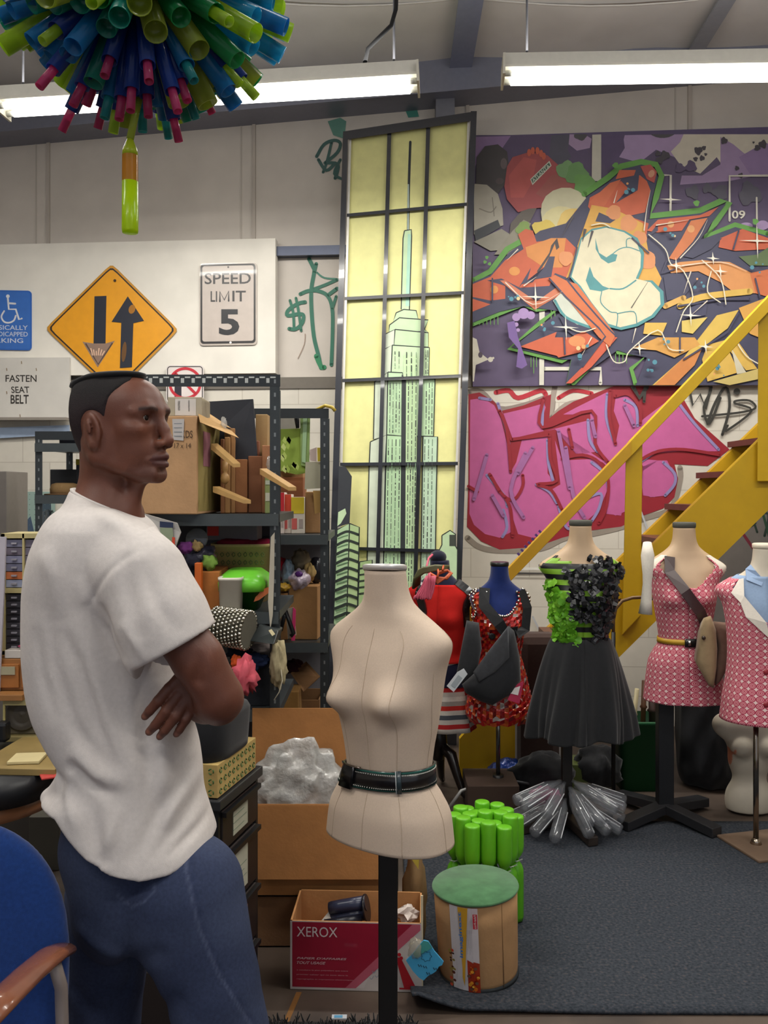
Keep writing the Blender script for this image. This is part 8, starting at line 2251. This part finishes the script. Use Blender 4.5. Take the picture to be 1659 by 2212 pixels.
for za, zb_2, nr in ((zm + .012, ozt - .02, 6), (oz0 + .018, zm - .012, 8)):
    for ca, cb_ in ((ox0 + .008, xm - .004), (xm + .004, ox1 - .008)):
        for i in range(nr):
            z0 = za + (zb_2 - za) * i / nr; z1 = za + (zb_2 - za) * (i + 1) / nr - .003
            up_ = za > zm; c = rr.choice(('#77788f', '#6d6674', '#5a5560', '#8a8ca6', '#6b6048')) if up_ else rr.choice(('#3c3a3f', '#45444a', '#56545a', '#333238'))
            if up_ and i == 1: c = '#c2734a'
            if up_ and i == 0: c = '#9aa0b8'
            mb = MB(c); mb.box((ca + cb_) / 2, fr + .075, (z0 + z1) / 2, cb_ - ca, .13, z1 - z0, c); mb.box((ca + cb_) / 2, fr + .006, (z0 + z1) / 2, .02, .010, .006, '#9a98a2'); obj('small_drawer', mb, M_gloss, t)
mb = MB('#b3adb8'); mb.poly3([P(-60, 1160, 3.25), P(12, 1160, 3.25), P(8, 1280, 3.25), P(-2, 1496, 3.25), P(-60, 1496, 3.25)], Vector((0, -1, 0)), '#b5afba', .01); obj('plastic_sheet', mb, M_matte, label='pale lilac-white plastic sheet at the very left edge', cat='plastic sheet')
# dark storage under and behind the table
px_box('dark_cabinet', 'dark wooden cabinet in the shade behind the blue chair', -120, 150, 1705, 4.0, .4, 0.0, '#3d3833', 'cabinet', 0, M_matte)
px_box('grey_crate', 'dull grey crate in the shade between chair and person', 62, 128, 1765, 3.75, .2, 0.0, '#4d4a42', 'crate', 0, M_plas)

# ================================================================== right side, on the floor behind the forms
t = thing('bin', 'dark green square waste bin holding rolled paper and poles', 'bin', tuple(P(1386, 1712, 4.72)))
gz = H - (1560 - HY) * 4.72 / F; mb = MB('#15512c'); rg = []
gx0, gx1 = P(1338, 0, 4.72).x, P(1456, 0, 4.72).x; gc = (gx0 + gx1) / 2; gr = (gx1 - gx0) / 2
for z, s_ in ((.001, .01), (.001, .88), (gz - .02, 1), (gz - .02, 1.04), (gz, 1.04), (gz, .97), (.02, .84), (.02, .01)):
    rg.append([Vector((gc + gr * s_ * math.copysign(abs(math.cos(a)) ** .3, math.cos(a)), 4.84 + .12 * s_ * math.copysign(abs(math.sin(a)) ** .3, math.sin(a)), z)) for a in [2 * math.pi * k / 44 for k in range(44)]])
mb.loft(rg, '#17562f'); obj('bin_body', mb, M_plas, t)
for i, (a, b, r, c, lab) in enumerate(((P(1357, 1560, 4.78), P(1376, 1488, 4.74), .012, '#b5aa86', 'cream turned pole leaning out of the green bin'), (P(1385, 1575, 4.84), P(1392, 1470, 4.84), .014, '#5d3d28', 'brown wooden pole in the green bin'), (P(1412, 1575, 4.82), P(1408, 1480, 4.84), .02, '#3a2924', 'thick dark pole in the green bin'), (P(1430, 1575, 4.82), P(1436, 1470, 4.84), .008, '#8f857d', 'thin grey rod at the right of the green bin'))):
    mb = MB(c); a = Vector((a.x, a.y, .06)); mb.tube([a, a + (b - a) * .7, a + (b - a) * .72, a + (b - a) * .74, b], [r, r, r * 1.5, r, r], c, 12); obj('pole', mb, M_wood, label=lab, cat='pole')
v = Vol((P(1455, 0, 4.9).x, 4.62, 0), (P(1620, 0, 4.9).x, 5.1, .60), .01)
bc = P(1530, 0, 4.86).x; v.chain([np.array((bc, 4.86, .12)), np.array((bc, 4.86, .48))], [.17, .18], .03)
v.op(lambda X, Y, Z: .010 * np.sin(X * 60) * np.cos(Z * 22) + 0 * Y, (bc - .3, 4.6, 0), (bc + .3, 5.1, .7), 0, 'shift'); v.op(lambda X, Y, Z: (.004 - Z) + 0 * X + 0 * Y, (bc - .3, 4.6, -.05), (bc + .3, 5.1, .1), .004, 'and')
vobj('trash_bag', v, M_black, '#1b1c20', label='black cloth-covered barrel right of the green bin', cat='barrel')
t = thing('curved_stand', 'curved brown rail on a thin black stand behind the black skirt', 'stand', (P(1332, 0, 4.55).x, 4.55, 0))
mb = MB('#6a5034'); mb.tube([P(1325, 1372, 4.55), P(1325, 1340, 4.55), P(1330, 1315, 4.55), P(1344, 1298, 4.55), P(1366, 1291, 4.55), P(1392, 1290, 4.55), P(1425, 1296, 4.58)], .009, '#6b5338', 10); obj('curved_rail', mb, M_metal, t)
mb = MB('#141416'); a = P(1325, 1365, 4.55); mb.cyl((a.x, 4.55, .0), (a.x, 4.55, a.z), .011, None, '#141416', 12); obj('upright', mb, M_metal, t)
# bags heaped under the skirt and clear bottles round its foot
for p, r, c, nm, lab, sd, m in ((P(1175, 1620, 4.60), (.15, .10, .12), '#17181b', 'bag', 'slumped black bag on the floor under the black skirt', 3, M_black), (P(1095, 1655, 4.70), (.11, .08, .085), '#173a86', 'bag', 'shiny royal blue plastic bag on the floor behind the chrome pole', 4, M_foil), (P(1178, 1672, 4.42), (.075, .06, .062), '#a02a6a', 'bag', 'magenta plastic bag beside the blue one', 6, M_plas), (P(1290, 1600, 4.72), (.12, .10, .12), '#141518', 'bag', 'second black bag right of the black form post', 7, M_black)):
    mb = MB(c); lump(mb, p, r, c, .14, sd, 32); o = obj(nm, mb, m, label=lab, cat='bag'); 
    if o.location.z > .02: o.location.z = .002
px_box('olive_bin', 'olive green bin on the floor behind the black form post', 1236, 1290, 1652, 4.66, .18, 0, '#4a5524', 'bin', 0, M_plas)
px_box('brown_armchair', 'worn brown upholstered chair back behind the two forms', 1120, 1215, 1372, 4.66, .17, 0.0, '#3a2a25', 'chair', 0, M_velvet, bevel=.05)
px_box('low_box', 'low dark brown box on the floor under the chrome pole', 1010, 1122, 1698, 4.36, .28, 0, '#3b2b22', 'box', 0, M_matte)
BO = None
rr = random.Random(13)
cxb, cyb = P(1224, 0, 4.2).x, 4.2
for i in range(16):
    q = math.pi + math.pi * (i + .5) / 16 + rr.uniform(-.08, .08)
    if abs(q - 1.5 * math.pi) < .12: q += .2
    if BO is None:
        BO = thing('plastic_bottle', 'clear plastic bottle tube fanned out on the floor round the black form foot', 'bottle', (0, 0, 0), 'clear bottles fanned round the black form foot', rotz=.001)
        mb = MB('#c9ccd2'); mb.lathe([(.008, 0), (.010, .02), (.024, .06), (.028, .10), (.028, .24), (.022, .25), (.001, .251)], (0, 0, 0), '#7d8086', 18); obj('bottle_body', mb, mat('clear bottle', rough=.08, noise=0, alpha=.36, spec=1, coat=1), BO, local=True)
        mb = MB('#9a9ca2'); mb.cyl((.026, 0, .08), (.027, 0, .235), .003, None, '#e4e6ea', 6); mb.cyl((0, .026, .08), (0, .027, .235), .002, None, '#e4e6ea', 6); obj('ridge', mb, M_gloss, BO, local=True)
        b = BO
    else:
        b = dup(BO, (0, 0, 0))
    rd = .10 + .03 * rr.random(); zz2 = .11 - .05 * rr.random() + (.05 if i % 2 else 0)
    d = Vector((math.cos(q), math.sin(q) * .8, -.42 if not i % 2 else -.30)).normalized()
    b.location = (cxb + math.cos(q) * .035, cyb + math.sin(q) * .035, zz2 + .09); b.rotation_euler = d.to_track_quat('Z', 'Y').to_euler()
